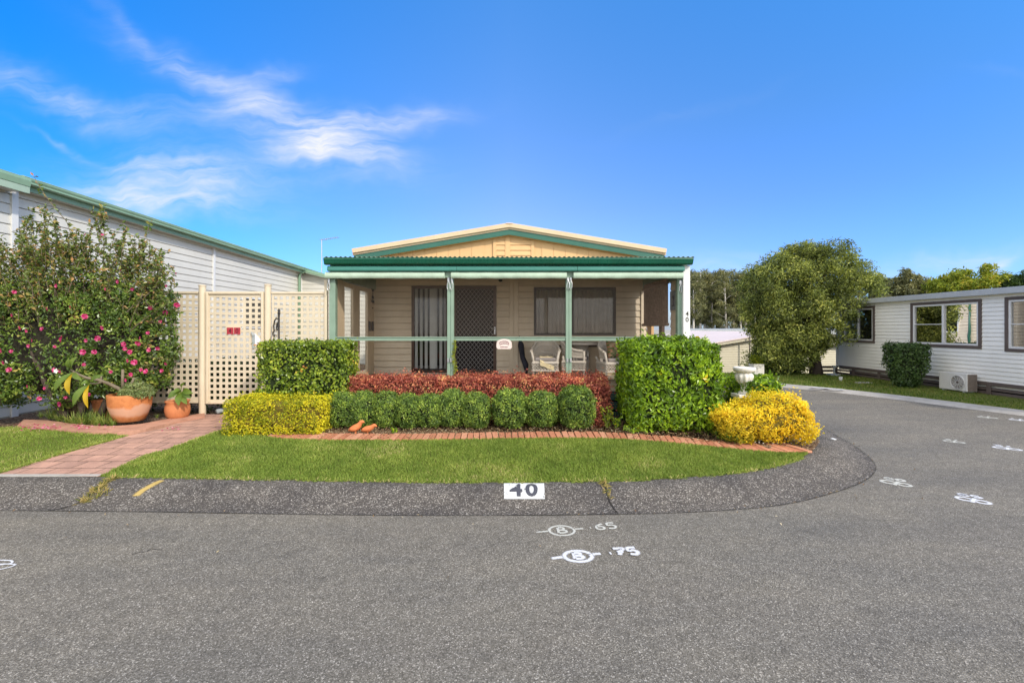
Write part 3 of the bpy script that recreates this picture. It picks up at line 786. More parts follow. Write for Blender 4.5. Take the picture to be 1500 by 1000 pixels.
survey(1494, 615.5, -.5, 0.7, 'spray_white', 'small white paint mark on the road below the wide house, beside a paler one', '11')
v = at(1213, 571.5, .03); v.x += 0
painted('road_marking', [circ(-.22, 0, .16, .1), circ(.18, .02, .2, .12), [(-.1, .1), (.2, .14)]], .13, M2(v, -.9), 'spray_white', 'white splash of paint on the far kerb near the tree', lambda x, y: .085)
kz = kerb_z
v = Vector((XY(214, 5.0), 5.0, 0)); 
kp = lambda px, py: at(px, py, kerb_z)
q = [kp(239, 703), kp(222, 711), kp(208, 719), kp(199, 727)]
painted('kerb_marking', [[(p.x, p.y) for p in q]], .13, Matrix.Identity(4), 'spray_yellow', 'short curved worn yellow stripe on the kerb by the path', kerb_z, 'road marking')
q = [kp(883, 706), kp(889, 720), kp(893, 735), kp(905, 752)]
painted('kerb_joint', [[(p.x, p.y) for p in q]], .03, Matrix.Identity(4), 'crack_dark', 'dark expansion joint across the kerb right of the painted number', kerb_z, 'kerb joint')
q = [kp(165, 701), kp(140, 718), kp(112, 738), kp(70, 748)]
painted('kerb_joint', [[(p.x, p.y) for p in q]], .035, Matrix.Identity(4), 'crack_dark', 'dark weedy expansion joint across the kerb by the path', kerb_z, 'kerb joint')
qs = [(p_.x, p_.y) for p_ in KO if -6 < p_.x and p_.y < 8.9]
sv = ribbon_strokes([qs], .035, Matrix.Identity(4), lambda x, y: .0, .008); me = bpy.data.meshes.new('gutter_seam'); me.from_pydata(sv[0], [], sv[1])
a = me.attributes.new('edge', 'FLOAT', 'POINT'); a.data.foreach_set('value', np.array([e * .5 for e in sv[2]], dtype=np.float32)); o = link_mesh('gutter_seam', me, MATS['crack_dark']); setting(o)
v = [at(x_, y_, 0.0) for x_, y_ in ((192, 812), (205, 809), (214, 808), (222, 804), (230, 805), (238, 805))]
painted('road_crack', [[(q_.x, q_.y) for q_ in v]], .012, Matrix.Identity(4), 'crack_dark', 'thin dark crack in the asphalt left of centre', cat='crack')
# grass growing in the kerb joints
Q = []
for _ in range(420):
    t = random.random(); p = kp(165, 701).lerp(kp(118, 736), t); w = .03 + .17 * max(0, 1 - abs(t - .72) * 3.2); Q.append((p.x + random.uniform(-.25, 1) * w, p.y + random.gauss(0, .02)))
Q1 = [Q]
Q = []
for _ in range(110):
    t = random.random() ** 1.5; p = kp(884, 706).lerp(kp(892, 730), t); Q.append((p.x + random.gauss(0, .012), p.y + random.gauss(0, .02)))
for Q, lab in ((Q1[0], 'dry tuft of grass growing in the kerb joint beside the path'), (Q, 'thin line of dry grass in the kerb joint right of the painted number')):
    Q = np.array(Q); z = np.array([kerb_z(a, b) for a, b in Q]); P = np.c_[Q, z]
    V, Fc = leaf_arrays(P, np.tile([0, -.3, 1.0], (len(P), 1)), .07, .01, .1, up=.8)
    tag(leaf_object('weed_tuft', V, Fc, np.repeat(rng.uniform(0, 1, len(P)), 2), MATS['dry_grass']), lab, 'weeds')

# the house number on the kerb
a0, a1, b1, b0 = kp(738.5, 731.5), kp(798, 731.5), kp(797, 708), kp(738, 708)
mb = MB(); n = 12
def kb(u, w):
    p = a0.lerp(a1, u).lerp(b0.lerp(b1, u), w); return Vector((p.x, p.y, kerb_z(p.x, p.y)))
for i in range(n):
    for j in range(n):
        mb.quad(*[tuple(kb(u / n, w / n) + Vector((0, 0, .006))) for u, w in ((i, j), (i + 1, j), (i + 1, j + 1), (i, j + 1))])
m, nt, out = new_mat('kerb_number_white'); N = NT(nt)
nn = N.noise(N.pos(), 75, 4, .7); n2 = N.noise(N.pos(), 14, 3)
f = N.ramp(N.math('ADD', nn, N.math('MULTIPLY', n2, .45)), [(.58, (0, 0, 0)), (.65, (1, 1, 1))])
b = N.bsdf((.7, .7, .68), .6, .3); t = N.n('ShaderNodeBsdfTransparent'); mx = N.n('ShaderNodeMixShader')
N.l(f, mx.inputs[0]); N.l(t.outputs[0], mx.inputs[1]); N.l(b.outputs[0], mx.inputs[2]); N.l(mx.outputs[0], out.inputs[0]); MATS['kerb_white'] = m
plate = mb.build('kerb_number', MATS['kerb_white'], fixn=False)
tag(plate, 'white painted rectangle with grey 40 on the kerb', 'house number')

def text_mesh(txt, size, bold=0.0, spacing=1.0):
    cu = bpy.data.curves.new('t', 'FONT'); cu.body = txt; cu.size = size; cu.align_x = 'CENTER'; cu.align_y = 'CENTER'; cu.offset = bold; cu.space_character = spacing
    cu.resolution_u = 4
    ob = bpy.data.objects.new('t', cu); COL.objects.link(ob)
    dg = bpy.context.evaluated_depsgraph_get(); me = bpy.data.meshes.new_from_object(ob.evaluated_get(dg))
    bpy.data.objects.remove(ob); bpy.data.curves.remove(cu)
    V = [tuple(v.co) for v in me.vertices]; Fc = [tuple(p.vertices) for p in me.polygons]; bpy.data.meshes.remove(me)
    xs = [v[0] for v in V]; ys = [v[1] for v in V]
    cx, cy = (min(xs) + max(xs)) / 2, (min(ys) + max(ys)) / 2
    return [(x - cx, y - cy) for x, y, z in V], Fc, (max(xs) - min(xs), max(ys) - min(ys))
def text_obj(name, txt, w, h, place, mat, parent, bold=.0, spacing=1.0, thick=0):
    V, Fc, (tw, th) = text_mesh(txt, 1.0, bold, spacing)
    mb = MB(); mb.v = [tuple(place(x / tw * w, y / th * h)) for x, y in V]; mb.f = Fc
    if thick:
        nrm_ = (Vector(place(1, 0)) - Vector(place(0, 0))).cross(Vector(place(0, 1)) - Vector(place(0, 0))).normalized()
        n0 = len(mb.v); mb.v += [tuple(Vector(p) - nrm_ * thick) for p in mb.v]
        from collections import Counter
        edges = Counter()
        for f in Fc:
            for k in range(len(f)): edges[frozenset((f[k], f[(k + 1) % len(f)]))] += 1
        for e, c in edges.items():
            if c == 1: a, b = tuple(e); mb.f.append((a, b, b + n0, a + n0))
    return mb.build(name, MATS[mat], parent, fixn=False)
m, nt, out = new_mat('number_grey'); N = NT(nt)
f = N.ramp(N.noise(N.pos(), 90, 4, .7), [(.33, (0, 0, 0)), (.42, (1, 1, 1))]); b = N.bsdf((.075, .075, .09), .7, .3); t = N.n('ShaderNodeBsdfTransparent'); mx = N.n('ShaderNodeMixShader')
N.l(f, mx.inputs[0]); N.l(t.outputs[0], mx.inputs[1]); N.l(b.outputs[0], mx.inputs[2]); N.l(mx.outputs[0], out.inputs[0]); MATS['number_grey'] = m
text_obj('digits', '40', .70, .80, lambda x, y: kb(.485 + x, .5 + y) + Vector((0, 0, .0105)), 'number_grey', plate, bold=.03, spacing=1.25)
tag(None or plate, None, None)
# scrap of litter on the corner of the kerb
v = at(1221, 643, .09)
mb = MB(); mb.box(-.035, .035, -.03, .03, 0, .008); mb.xform(Matrix.Translation(v) @ Matrix.Rotation(.5, 4, 'Z') @ Matrix.Rotation(.15, 4, 'X'))
tag(mb.build('paper_scrap', MATS['white_paint'], bevel=.003), 'small white scrap lying on the kerb corner', 'litter')

# ------------------------------------------------------------------ weatherboards
def clap(mb, u0, u1, z0, z1, pitch, P, holes=(), t=.016, top=None, zoff=0.0, gk=.13, gd=.03):
    """lapped boards on a wall; P(u, out, z) -> point; holes (u0,u1,z0,z1); top(u) sloped upper limit"""
    z = z0 - zoff
    while z < z1 - 1e-6:
        zc = sorted({max(z, z0), min(z + pitch, z1)} | {h[2] for h in holes if z < h[2] < z + pitch} | {h[3] for h in holes if z < h[3] < z + pitch})
        zc = [q for q in zc if z0 - 1e-9 <= q <= z1 + 1e-9]
        for a, b in zip(zc[:-1], zc[1:]):
            if b - a < 1e-5: continue
            iv = [(u0, u1)]
            for h in holes:
                if h[2] < (a + b) / 2 < h[3]:
                    nv = []
                    for p, q in iv:
                        if h[1] <= p or h[0] >= q: nv.append((p, q)); continue
                        if h[0] > p: nv.append((p, h[0]))
                        if h[1] < q: nv.append((h[1], q))
                    iv = nv
            gr = pitch * gk; a0 = a
            if abs(a - z) < 1e-6 and b - a > gr * 1.5: a = a + gr          # open joint under each board
            oa = t * (1 - (a - z) / pitch); ob = t * (1 - (b - z) / pitch)
            for p, q in iv:
                mb.quad(P(p, oa, a), P(q, oa, a), P(q, ob, b), P(p, ob, b))
                if a != a0:
                    mb.quad(P(p, -gd, a), P(q, -gd, a), P(q, oa, a), P(p, oa, a)); mb.quad(P(p, -gd, a0), P(q, -gd, a0), P(q, -gd, a), P(p, -gd, a)); mb.quad(P(p, 0, a0), P(q, 0, a0), P(q, -gd, a0), P(p, -gd, a0))
        z += pitch
    return mb

def reveal(mb, P, h, depth):                      # the four sides of an opening
    u0, u1, z0, z1 = h
    for a, b in (((u0, z0), (u1, z0)), ((u1, z0), (u1, z1)), ((u1, z1), (u0, z1)), ((u0, z1), (u0, z0))):
        mb.quad(P(a[0], .0, a[1]), P(b[0], .0, b[1]), P(b[0], -depth, b[1]), P(a[0], -depth, a[1]))

def frame4(mb, P, h, w, o0, o1):                  # rectangular frame, bars butted
    u0, u1, z0, z1 = h
    def bx(a, b, c, d):
        i = len(mb.v)
        mb.v += [P(a, o0, c), P(b, o0, c), P(b, o1, c), P(a, o1, c), P(a, o0, d), P(b, o0, d), P(b, o1, d), P(a, o1, d)]
        mb.f += [tuple(i + k for k in q) for q in ((0, 3, 2, 1), (4, 5, 6, 7), (0, 1, 5, 4), (1, 2, 6, 5), (2, 3, 7, 6), (3, 0, 4, 7))]
    bx(u0, u0 + w, z0, z1); bx(u1 - w, u1, z0, z1); bx(u0 + w, u1 - w, z0, z0 + w); bx(u0 + w, u1 - w, z1 - w, z1)
    return bx
# ------------------------------------------------------------------ the cottage
YF, YB = 8.4, 11.0
FL = .78
cot = thing('cottage', 'low cream weatherboard cottage with a green trimmed front porch, number 40', 'house', (0, YF, .2))
PB = lambda u, o, z: (u, YB - o, z)
PRt = lambda u, o, z: (3.4 + o, u, z)
PLf = lambda u, o, z: (-3.4 - o, u, z)
H_sl, H_dr, H_pw = (-2.42, -1.506, .8, 2.95), (-1.39, -.32, .8, 2.95), (.61, 2.64, 1.73, 2.92)
w = MB(); clap(w, -3.4, 3.4, FL, 3.36, .155, PB, (H_sl, H_dr, H_pw)); 
for h in (H_sl, H_dr, H_pw): reveal(w, PB, h, .1)
w.build('front_wall', MATS['siding'], cot, fixn=False)
RW = (23.3, 24.4, 1.7, 2.85)
w = MB(); clap(w, 10.98, 26, .35, 3.7, .155, PRt, (RW,)); reveal(w, PRt, RW, .1)
w.build('side_wall', MATS['siding'], cot, fixn=False)
w = MB(); clap(w, 10.98, 26, .35, 3.7, .155, PLf); w.build('side_wall', MATS['siding'], cot, fixn=False)
w = MB(); w.box(-3.4, 3.4, 25.9, 26, .2, 3.7); w.build('rear_wall', MATS['siding'], cot)
w = MB(); w.box(-3.39, 3.39, 11.1, 25.9, .7, .77); w.build('floor', MATS['floor_board'], cot)
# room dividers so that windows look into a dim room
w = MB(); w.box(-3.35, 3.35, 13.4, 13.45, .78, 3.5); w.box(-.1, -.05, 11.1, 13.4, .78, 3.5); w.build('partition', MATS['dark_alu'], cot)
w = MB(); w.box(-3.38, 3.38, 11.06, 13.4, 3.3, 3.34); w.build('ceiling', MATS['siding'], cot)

# window in the right wall (seen mirrored in the house opposite) and the green downpipe
f = MB(); frame4(f, PRt, RW, .06, -.03, .04); wf = f.build('window', MATS['white_paint'], cot)
f = MB(); f.quad(*[PRt(a, 0, b) for a, b in ((RW[0] + .05, RW[2] + .05), (RW[1] - .05, RW[2] + .05), (RW[1] - .05, RW[3] - .05), (RW[0] + .05, RW[3] - .05))]); f.build('pane', MATS['glass_dark'], wf, fixn=False)
f = MB(); f.tube([(3.49, 22.72, .2), (3.49, 22.72, 3.55)], .05, 10); f.build('downpipe', MATS['barge_green'], cot, smooth=True)

# gable
RZ, EX, SL = 4.40, 3.82, (4.40 - 3.77) / 3.82
top = lambda x: RZ - SL * abs(x)
gb = MB(); gz = lambda x: top(x) - .215
gb.poly([(-3.4, YB, 3.3), (3.4, YB, 3.3), (3.4, YB, gz(3.4)), (0, YB, gz(0)), (-3.4, YB, gz(3.4))])
gb.build('gable', MATS['cream_gable'], cot)
x = -3.25
GB = {-1: MB(), 1: MB()}
while x < 3.3:                                      # shallow vertical boards
    a, b = x, x + .283
    if b < -.42 or a > .63:
        gv_ = GB[-1 if b < 0 else 1]
        zt = min(gz(a), gz(b))
        gv_.poly([(a, YB - .012, 3.3), (b, YB - .012, 3.3), (b, YB - .012, gz(b) - .004), (a, YB - .012, gz(a) - .004)])
        for q in (a, b): gv_.quad((q, YB - .012, 3.3), (q, YB, 3.3), (q, YB, gz(q) - .004), (q, YB - .012, gz(q) - .004))
    x += .29
for gv_ in GB.values(): gv_.build('gable_board', MATS['cream_gable'], cot, fixn=False)
for a, b in ((-.40, -.32), (-.1, .02), (.54, .62)):
    gv_ = MB(); gv_.prism([(a, 3.3), (b, 3.3), (b, gz(b) - .003), (a, gz(a) - .003)], 'y', YB - .035, YB - .001); gv_.build('gable_trim', MATS['cream_gable'], cot)
P2 = lambda u, o, z: (u, YB - .014 - o, z)
for a, b in ((-.32, -.1), (.02, .54)):
    gv_ = MB(); clap(gv_, a, b, 3.3, 4.08, .13, P2); gv_.build('vent_board', MATS['cream_gable'], cot, fixn=False)

rf = MB()
for s in (-1, 1):
    rf.prism([(0, RZ), (s * EX, top(EX)), (s * EX, top(EX) - .085), (0, RZ - .085)], 'y', 10.81, 26.3)
roof = rf.build('roof', MATS['roof_cream'], cot)
rf = MB()
for s in (-1, 1): rf.bar((s * .0, 10.79, RZ + .012), (s * EX, 10.79, top(EX) + .012), .05, .11, (0, 0, 1))
rf.build('roof_edge', MATS['roof_cream'], roof, bevel=.008)
rf = MB(); rf.bar((0, 10.75, RZ + .045), (0, 26.3, RZ + .045), .16, .03); rf.build('ridge_cap', MATS['roof_cream'], roof, bevel=.01)
rf = MB()
for s in (-1, 1): rf.prism([(0, RZ - .087), (s * (EX - .03), top(EX - .03) - .087), (s * (EX - .03), top(EX - .03) - .212), (0, RZ - .212)], 'y', 10.83, 10.87)
rf.build('barge_board', MATS['barge_green'], cot)
rf = MB()
for s in (-1, 1): rf.prism([(0, RZ - .19), (s * (EX - .02), top(EX - .02) - .19), (s * (EX - .02), top(EX - .02) - .214), (0, RZ - .214)], 'y', 10.872, 26.2)
rf.build('soffit', MATS['cream_gable'], cot)

# porch roof: corrugated sheet, gutter, beam
nx = 480; bm = bmesh.new(); r0 = []; X0, X1 = -3.47, 3.43
for yy in (8.2, 9.6, 10.985):
    r0.append([bm.verts.new((X0 + (X1 - X0) * i / nx, yy, 3.222 + (yy - 8.2) * .05 + .011 * math.cos(2 * math.pi * (X1 - X0) * i / nx / .088))) for i in range(nx + 1)])
for a, b in zip(r0[:-1], r0[1:]):
    for i in range(nx): bm.faces.new((a[i], a[i + 1], b[i + 1], b[i]))
me = bpy.data.meshes.new('porch_roof'); bm.to_mesh(me); bm.free()
for v_ in me.vertices: v_.co -= Vector((0, YF, .2))
o = link_mesh('porch_roof', me, MATS['post_green'], cot, smooth=True)
md = o.modifiers.new('s', 'SOLIDIFY'); md.thickness = .003
gt = MB(); gt.prism([(8.20, 3.205), (8.195, 3.185), (8.21, 3.15), (8.225, 3.11), (8.25, 3.085), (8.33, 3.085), (8.33, 3.205)], 'x', -3.44, 3.41)
gt.build('gutter', MATS['gutter_green'], cot, bevel=.004)
bmx = MB(); prof = [(8.36, 3.075), (8.30, 3.07), (8.275, 3.045), (8.27, 3.0), (8.275, 2.975), (8.36, 2.97)]
for a, b in ((-3.40, -.985), (-.98, 1.27), (1.275, 3.275)): bmx.prism(prof, 'x', a, b)
bmx.build('porch_beam', MATS['beam_teal'], cot, bevel=.004)
bmx = MB(); bmx.box(-3.38, 3.27, 8.37, 8.47, 2.86, 3.2); bmx.box(-3.4, -3.3, 8.47, 11, 2.86, 3.2); bmx.box(3.3, 3.4, 8.47, 11, 2.86, 3.2); bmx.build('lintel', MATS['post_green'], cot)
pc = MB(); pc.box(-3.3, 3.3, 8.47, 10.98, 3.1, 3.12); pc.build('porch_ceiling', MATS['siding'], cot)
# rolled weather blinds with their flaps
for sd, (a, b) in enumerate(((XY(477, 8.34), XY(651.5, 8.34)), (XY(661, 8.34), XY(830, 8.34)), (XY(840, 8.34), XY(1000, 8.34)))):
    m_ = MB(); n = 40; rows = []
    for k, (dy, z) in enumerate(((.05, 2.955), (0, 2.965), (-.035, 2.94), (-.045, 2.9), (-.04, 2.865), (-.02, 2.838), (.03, 2.842), (.06, 2.88))):
        rows.append([(a + (b - a) * i / n, 8.34 + dy + .006 * mnoise.noise(Vector((i * .35, k * .3, sd * 9))), z + (.007 * mnoise.noise(Vector((i * .22, 3, sd * 5))) if k > 2 else 0)) for i in range(n + 1)])
    for r1, r2 in zip(rows[:-1], rows[1:]):
        for i in range(n): m_.quad(r1[i], r1[i + 1], r2[i + 1], r2[i])
    for e in (0, n): m_.poly([r[e] for r in rows])
    m_.build('rolled_blind', MATS['valance'], cot, smooth=False)
# sheer mesh screens let down from the blinds to the rail
for a, b in ((491.5, 654.5), (665, 828.5), (838, 992.5)):
    m_ = MB(); m_.quad((XY(a, 8.42), 8.44, 1.735), (XY(b, 8.42), 8.44, 1.735), (XY(b, 8.42), 8.44, 2.95), (XY(a, 8.42), 8.44, 2.95)); m_.build('screen', MATS['shade_mesh'], cot, fixn=False)
# posts
def post(x0, x1, y0, y1, z0, z1, mat='post_green', double=False):
    m_ = MB()
    if double:
        c = (x0 + x1) / 2; m_.box(x0, c - .004, y0, y1, z0, z1); m_.box(c + .004, x1, y0 + .004, y1, z0, z1); m_.box(c - .004, c + .004, y0 + .01, y1, z0, z1)
    else: m_.box(x0, x1, y0, y1, z0, z1)
    return m_.build('post', MATS[mat], cot, bevel=.004)
Yp = 8.40
p1 = post(XY(482, Yp), XY(491, Yp), Yp, Yp + .12, .9, 2.87)
p2 = post(XY(655, Yp), XY(664.5, Yp), Yp, Yp + .12, .98, 2.95, double=True)
p3 = post(XY(829, Yp), XY(837.5, Yp), Yp, Yp + .12, .98, 2.95, double=True)
p4 = post(XY(993, Yp), XY(1000, Yp), Yp + .005, Yp + .12, .98, 2.87)
p5 = post(XY(1001, 8.33), XY(1011, 8.33), 8.33, 8.46, .2, 3.08, 'white_paint')
text_obj('number', '4', .058, .088, lambda x, y: (XY(1006.5, 8.33) + x, 8.328, ZY(459.5, 8.33) + y), 'number_black', p5, bold=.02)
text_obj('number', '0', .058, .088, lambda x, y: (XY(1006.5, 8.33) + x, 8.328, ZY(468, 8.33) + y), 'number_black', p5, bold=.02)
def hook(px, py, post_, dy=0):
    x, z = XY(px, 8.39), ZY(py, 8.39)
    m_ = MB(); m_.box(x - .018, x + .018, 8.375, 8.398, z + .1, z + .17)
    m_.tube([(x, 8.37, z + .12), (x + .022, 8.365, z + .05), (x + .02, 8.365, z - .03), (x - .004, 8.365, z - .07), (x - .024, 8.365, z - .02), (x - .018, 8.365, z + .05), (x, 8.37, z + .1)], .007, 6)
    m_.build('blind_hook', MATS['steel'], post_, smooth=False)
hook(482, 421, p1); hook(657, 420, p2); hook(662, 420, p2); hook(832, 419, p3); hook(836, 419, p3); hook(996.5, 424, p4)
for pp, pxs in ((p2, (656.5, 660.5)), (p3, (831, 836))):
    m_ = MB()
    for px in pxs: m_.box(XY(px, 8.39) - .015, XY(px, 8.39) + .015, 8.375, 8.398, ZY(530, 8.39), ZY(524.5, 8.39))
    m_.build('clip', MATS['steel'], pp)
rl = MB()
for a, b in ((491, 655), (664.5, 829), (837.5, 993)):
    rl.box(XY(a, Yp), XY(b, Yp), Yp + .02, Yp + .085, ZY(499, Yp), ZY(494.8, Yp)); rl.box(XY(a, Yp), XY(b, Yp), Yp + .005, Yp + .1, ZY(494.8, Yp) + .001, ZY(493.6, Yp) + .004)
rl.build('rail', MATS['post_green'], cot, bevel=.003)
# floor, sill, fascia and slatted skirt
fl = MB(); fl.box(-3.4, 3.4, 8.45, 10.99, .70, FL); fl.build('porch_floor', MATS['floor_board'], cot)
sl_ = MB(); sl_.box(-3.42, 3.28, 8.33, 8.51, .94, .982); sl_.build('sill', MATS['cream_trim'], cot, bevel=.005)
sl_ = MB(); sl_.box(-3.4, 3.28, 8.375, 8.45, .72, .938); sl_.build('fascia', MATS['cream_trim'], cot)
sk = MB()
for z0, z1 in ((.55, .70), (.365, .51), (.19, .325)): sk.box(-3.38, 3.28, 8.385, 8.42, z0, z1)
for xx in (-3.3, -1.6, .1, 1.7, 3.2): sk.box(xx, xx + .06, 8.421, 8.47, .16, .7)
sk.build('skirt_slats', MATS['skirt_green'], cot, bevel=.003)
sk = MB(); sk.box(-3.36, 3.36, 8.9, 10.9, .1, .69); sk.build('underfloor_shade', MATS['dark_void'], cot)  # near-black box stands in for the shade below the porch
# left side of the porch: sliding glass doors
XL = -3.38
def lbox(m_, y0, y1, z0, z1, dx=0): m_.box(XL - .03 + dx, XL + .03 + dx, y0, y1, z0, z1)
jm = MB(); lbox(jm, 8.53, 8.94, .4, 2.86); lbox(jm, 10.72, 10.985, .4, 2.86); jm.box(XL - .03, XL + .03, 8.94, 10.72, .35, .80); jm.build('side_jamb', MATS['cream_trim'], cot)
gd = MB(); 
for a, b in ((8.95, 9.03), (9.53, 9.62)): lbox(gd, a, b, .805, 2.85)
lbox(gd, 9.03, 9.53, .805, .93); lbox(gd, 9.03, 9.53, 2.76, 2.85)
d1 = gd.build('sliding_door', MATS['cream_trim'], cot, bevel=.003)
q = MB(); q.quad((XL, 9.03, .93), (XL, 9.53, .93), (XL, 9.53, 2.76), (XL, 9.03, 2.76)); q.build('pane', MATS['glass_clear'], d1, fixn=False)
gd = MB()
for a, b in ((9.63, 9.95), (10.5, 10.715)): lbox(gd, a, b, .805, 2.85, .0)
lbox(gd, 9.95, 10.5, .805, .93); lbox(gd, 9.95, 10.5, 2.76, 2.85)
d2 = gd.build('sliding_door', MATS['cream_trim'], cot, bevel=.003)
q = MB(); q.quad((XL, 9.95, .93), (XL, 10.5, .93), (XL, 10.5, 2.76), (XL, 9.95, 2.76)); q.build('pane', MATS['glass_clear'], d2, fixn=False)
for ya, yb in ((10.56, 10.62), (10.78, 10.85)):
    q = MB(); q.box(XL + .031, XL + .075, ya, yb, 1.84, 2.07); q.build('handle', MATS['black_iron'], d2, bevel=.01)
# right side: panel, posts, sill
XRr = 3.35
sp = MB(); clap(sp, 8.53, 9.2, .35, 2.86, .155, lambda u, o, z: (XRr - o, u, z)); clap(sp, 9.2, 10.98, .35, 1.45, .155, lambda u, o, z: (XRr - o, u, z)); 
sp.box(XRr + .002, XRr + .05, 8.53, 9.2, .35, 2.86); sp.box(XRr + .002, XRr + .05, 9.2, 10.98, .35, 1.45); sp.build('side_panel', MATS['siding'], cot, fixn=False)
for y0, y1, mt in ((10.4, 10.72, 'cream_gable'), (9.68, 9.88, 'brown_alu')):
    q = MB(); q.box(XRr - .02, XRr + .04, y0, y1, 1.451, 2.86); q.build('side_post', MATS[mt], cot)
q = MB(); q.box(XRr - .03, XRr + .05, 9.2, 10.98, 1.452, 1.5); q.build('side_sill', MATS['cream_trim'], cot)
# wall trims
for a, b, d in ((.0, .095, .03), (.1, .215, .045), (3.26, 3.34, .035)):
    q = MB(); q.box(a, b, YB - d, YB - .002, FL, 3.1); q.build('wall_trim', MATS['siding'], cot, bevel=.003)
# sliding window with vertical blind
f = MB(); frame4(f, PB, H_sl, .06, -.06, .02); ws = f.build('window', MATS['brown_alu'], cot)
q = MB(); q.box(H_sl[0] + .06, H_sl[1] - .06, YB + .02, YB + .026, .86, 2.89); q.build('pane', MATS['glass'], ws)
vb = MB(); x = -2.32; k = 0
while x < -1.55:
    c, s = math.cos(R(38 + 5 * math.sin(k * 2.1))), math.sin(R(38 + 5 * math.sin(k * 2.1))); hw = .038
    vb.quad((x - c * hw, YB + .085 - s * hw, .9), (x + c * hw, YB + .085 + s * hw, .9), (x + c * hw, YB + .085 + s * hw, 2.9), (x - c * hw, YB + .085 - s * hw, 2.9)); x += .122; k += 1
vb.quad((-1.98, YB + .06, .9), (-1.84, YB + .065, .9), (-1.84, YB + .065, 2.9), (-1.98, YB + .06, 2.9))
vb.build('vertical_blind', MATS['blind_grey'], ws, fixn=False)
# security door
f = MB(); frame4(f, PB, H_dr, .075, -.05, .03); dr = f.build('security_door', MATS['brown_alu'], cot, bevel=.003)
x0, x1, z0, z1 = H_dr[0] + .075, H_dr[1] - .075, .875, 2.875
ms = MB(); pit = .1
for sgn in (1, -1):
    k = -40
    while k < 60:
        # z - z0 = 1.25*sgn*(x - xo)
        xo = x0 + k * pit
        pts_ = []
        xa = max(x0, min(x1, xo if sgn > 0 else xo - (z1 - z0) / 1.25)); xb = max(x0, min(x1, xo + (z1 - z0) / 1.25 if sgn > 0 else xo))
        if xb - xa > .01:
            za = z0 + 1.25 * sgn * (xa - xo); zb = z0 + 1.25 * sgn * (xb - xo)
            ms.bar((xa, YB - .008 - .004 * sgn, za), (xb, YB - .008 - .004 * sgn, zb), .008, .006, (0, 1, 0))
        k += 1
ms.build('mesh_screen', MATS['mesh_grey'], dr)
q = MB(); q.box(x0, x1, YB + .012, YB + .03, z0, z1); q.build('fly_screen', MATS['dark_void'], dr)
q = MB(); q.box(H_dr[1] - .055, H_dr[1] - .02, YB - .06, YB - .031, 1.76, 1.94); q.tube([(H_dr[1] - .035, YB - .06, 1.9), (H_dr[1] - .035, YB - .09, 1.9), (H_dr[1] - .13, YB - .09, 1.9)], .01, 8); q.build('handle', MATS['steel'], dr, bevel=.004)
q = MB(); q.box(H_dr[0] - .03, H_dr[1] + .03, YB - .12, YB - .03, .782, .815); q.build('threshold', MATS['brown_alu'], cot)
# picture window
f = MB(); bx_ = frame4(f, PB, H_pw, .055, -.06, .02); cxm = 1.56; bx_(cxm - .03, cxm + .03, H_pw[2] + .055, H_pw[3] - .055); pw = f.build('window', MATS['dark_alu'], cot)
q = MB(); q.box(H_pw[0] + .055, cxm - .03, YB + .018, YB + .024, 1.785, 2.865); q.box(cxm + .03, H_pw[1] - .055, YB + .018, YB + .024, 1.785, 2.865); q.build('pane', MATS['glass'], pw)
cu_ = MB(); n = 150
def cy(i): return YB + .1 + .028 * math.sin(i * .55) + .012 * math.sin(i * 1.31 + 1)
for i in range(n):
    a, b = .66 + 1.94 * i / n, .66 + 1.94 * (i + 1) / n
    if 62 < i < 72: continue
    cu_.quad((a, cy(i), 1.7), (b, cy(i + 1), 1.7), (b, cy(i + 1), 2.95), (a, cy(i), 2.95))
cu_.build('curtain', MATS['curtain'], pw, fixn=False)
# sensor lamp over the door
q = MB(); q.blob((XY(733, 10.9), 10.9, ZY(410, 10.9)), .05, .06, .05); q.box(XY(733, 10.9) - .02, XY(733, 10.9) + .02, 10.93, 10.99, 3.06, 3.1); q.build('porch_lamp', MATS['black_iron'], cot, smooth=True)

# ---------------- things on the porch
bl = MB(); n = 60; rows = []
bx0, by0, by1 = 3.27, 9.15, 10.82
for k in range(n + 1):
    z = 2.95 - (2.95 - 2.0) * k / n; r_ = .006 * (k % 2)
    rows.append([(bx0 + .012 * math.sin(t * 5 + 1) - r_, by0 + (by1 - by0) * t / 14, z) for t in range(15)])
for a, b in zip(rows[:-1], rows[1:]):
    for t in range(14): bl.quad(a[t], a[t + 1], b[t + 1], b[t])
o = bl.build('bamboo_blind', MATS['bamboo'], None, (bx0, by0, 2.95), fixn=False)
bl = MB(); bl.tube([(bx0 - .01, by0 - .02, 1.985), (bx0 - .01, by1 + .02, 1.985)], .035, 8); bl.tube([(bx0 - .01, by0 - .02, 2.84), (bx0 - .01, by1 + .02, 2.84)], .03, 8); bl.build('roll', MATS['bamboo'], o)
tag(o, 'brown bamboo roll blind hanging at the right end of the porch', 'blind')
pst = MB(); pst.box(3.305, 3.328, 8.76, 9.13, 1.99 + .28, 2.66); o = pst.build('wall_picture', MATS['poster_blue'], None, (3.3, 8.95, 2.3), bevel=.004)
pst = MB()
for pts_ in (((8.93, 2.36), (8.93, 2.56)), ((8.9, 2.5), (8.98, 2.54)), ((8.88, 2.36), (8.99, 2.36))): pst.bar((3.302, pts_[0][0], pts_[0][1]), (3.302, pts_[1][0], pts_[1][1]), .035, .006, (1, 0, 0))
pst.build('motif', MATS['poster_ink'], o); tag(o, 'small blue grey picture hung at the right end of the porch', 'picture')
orn = MB(); yq = 10.84
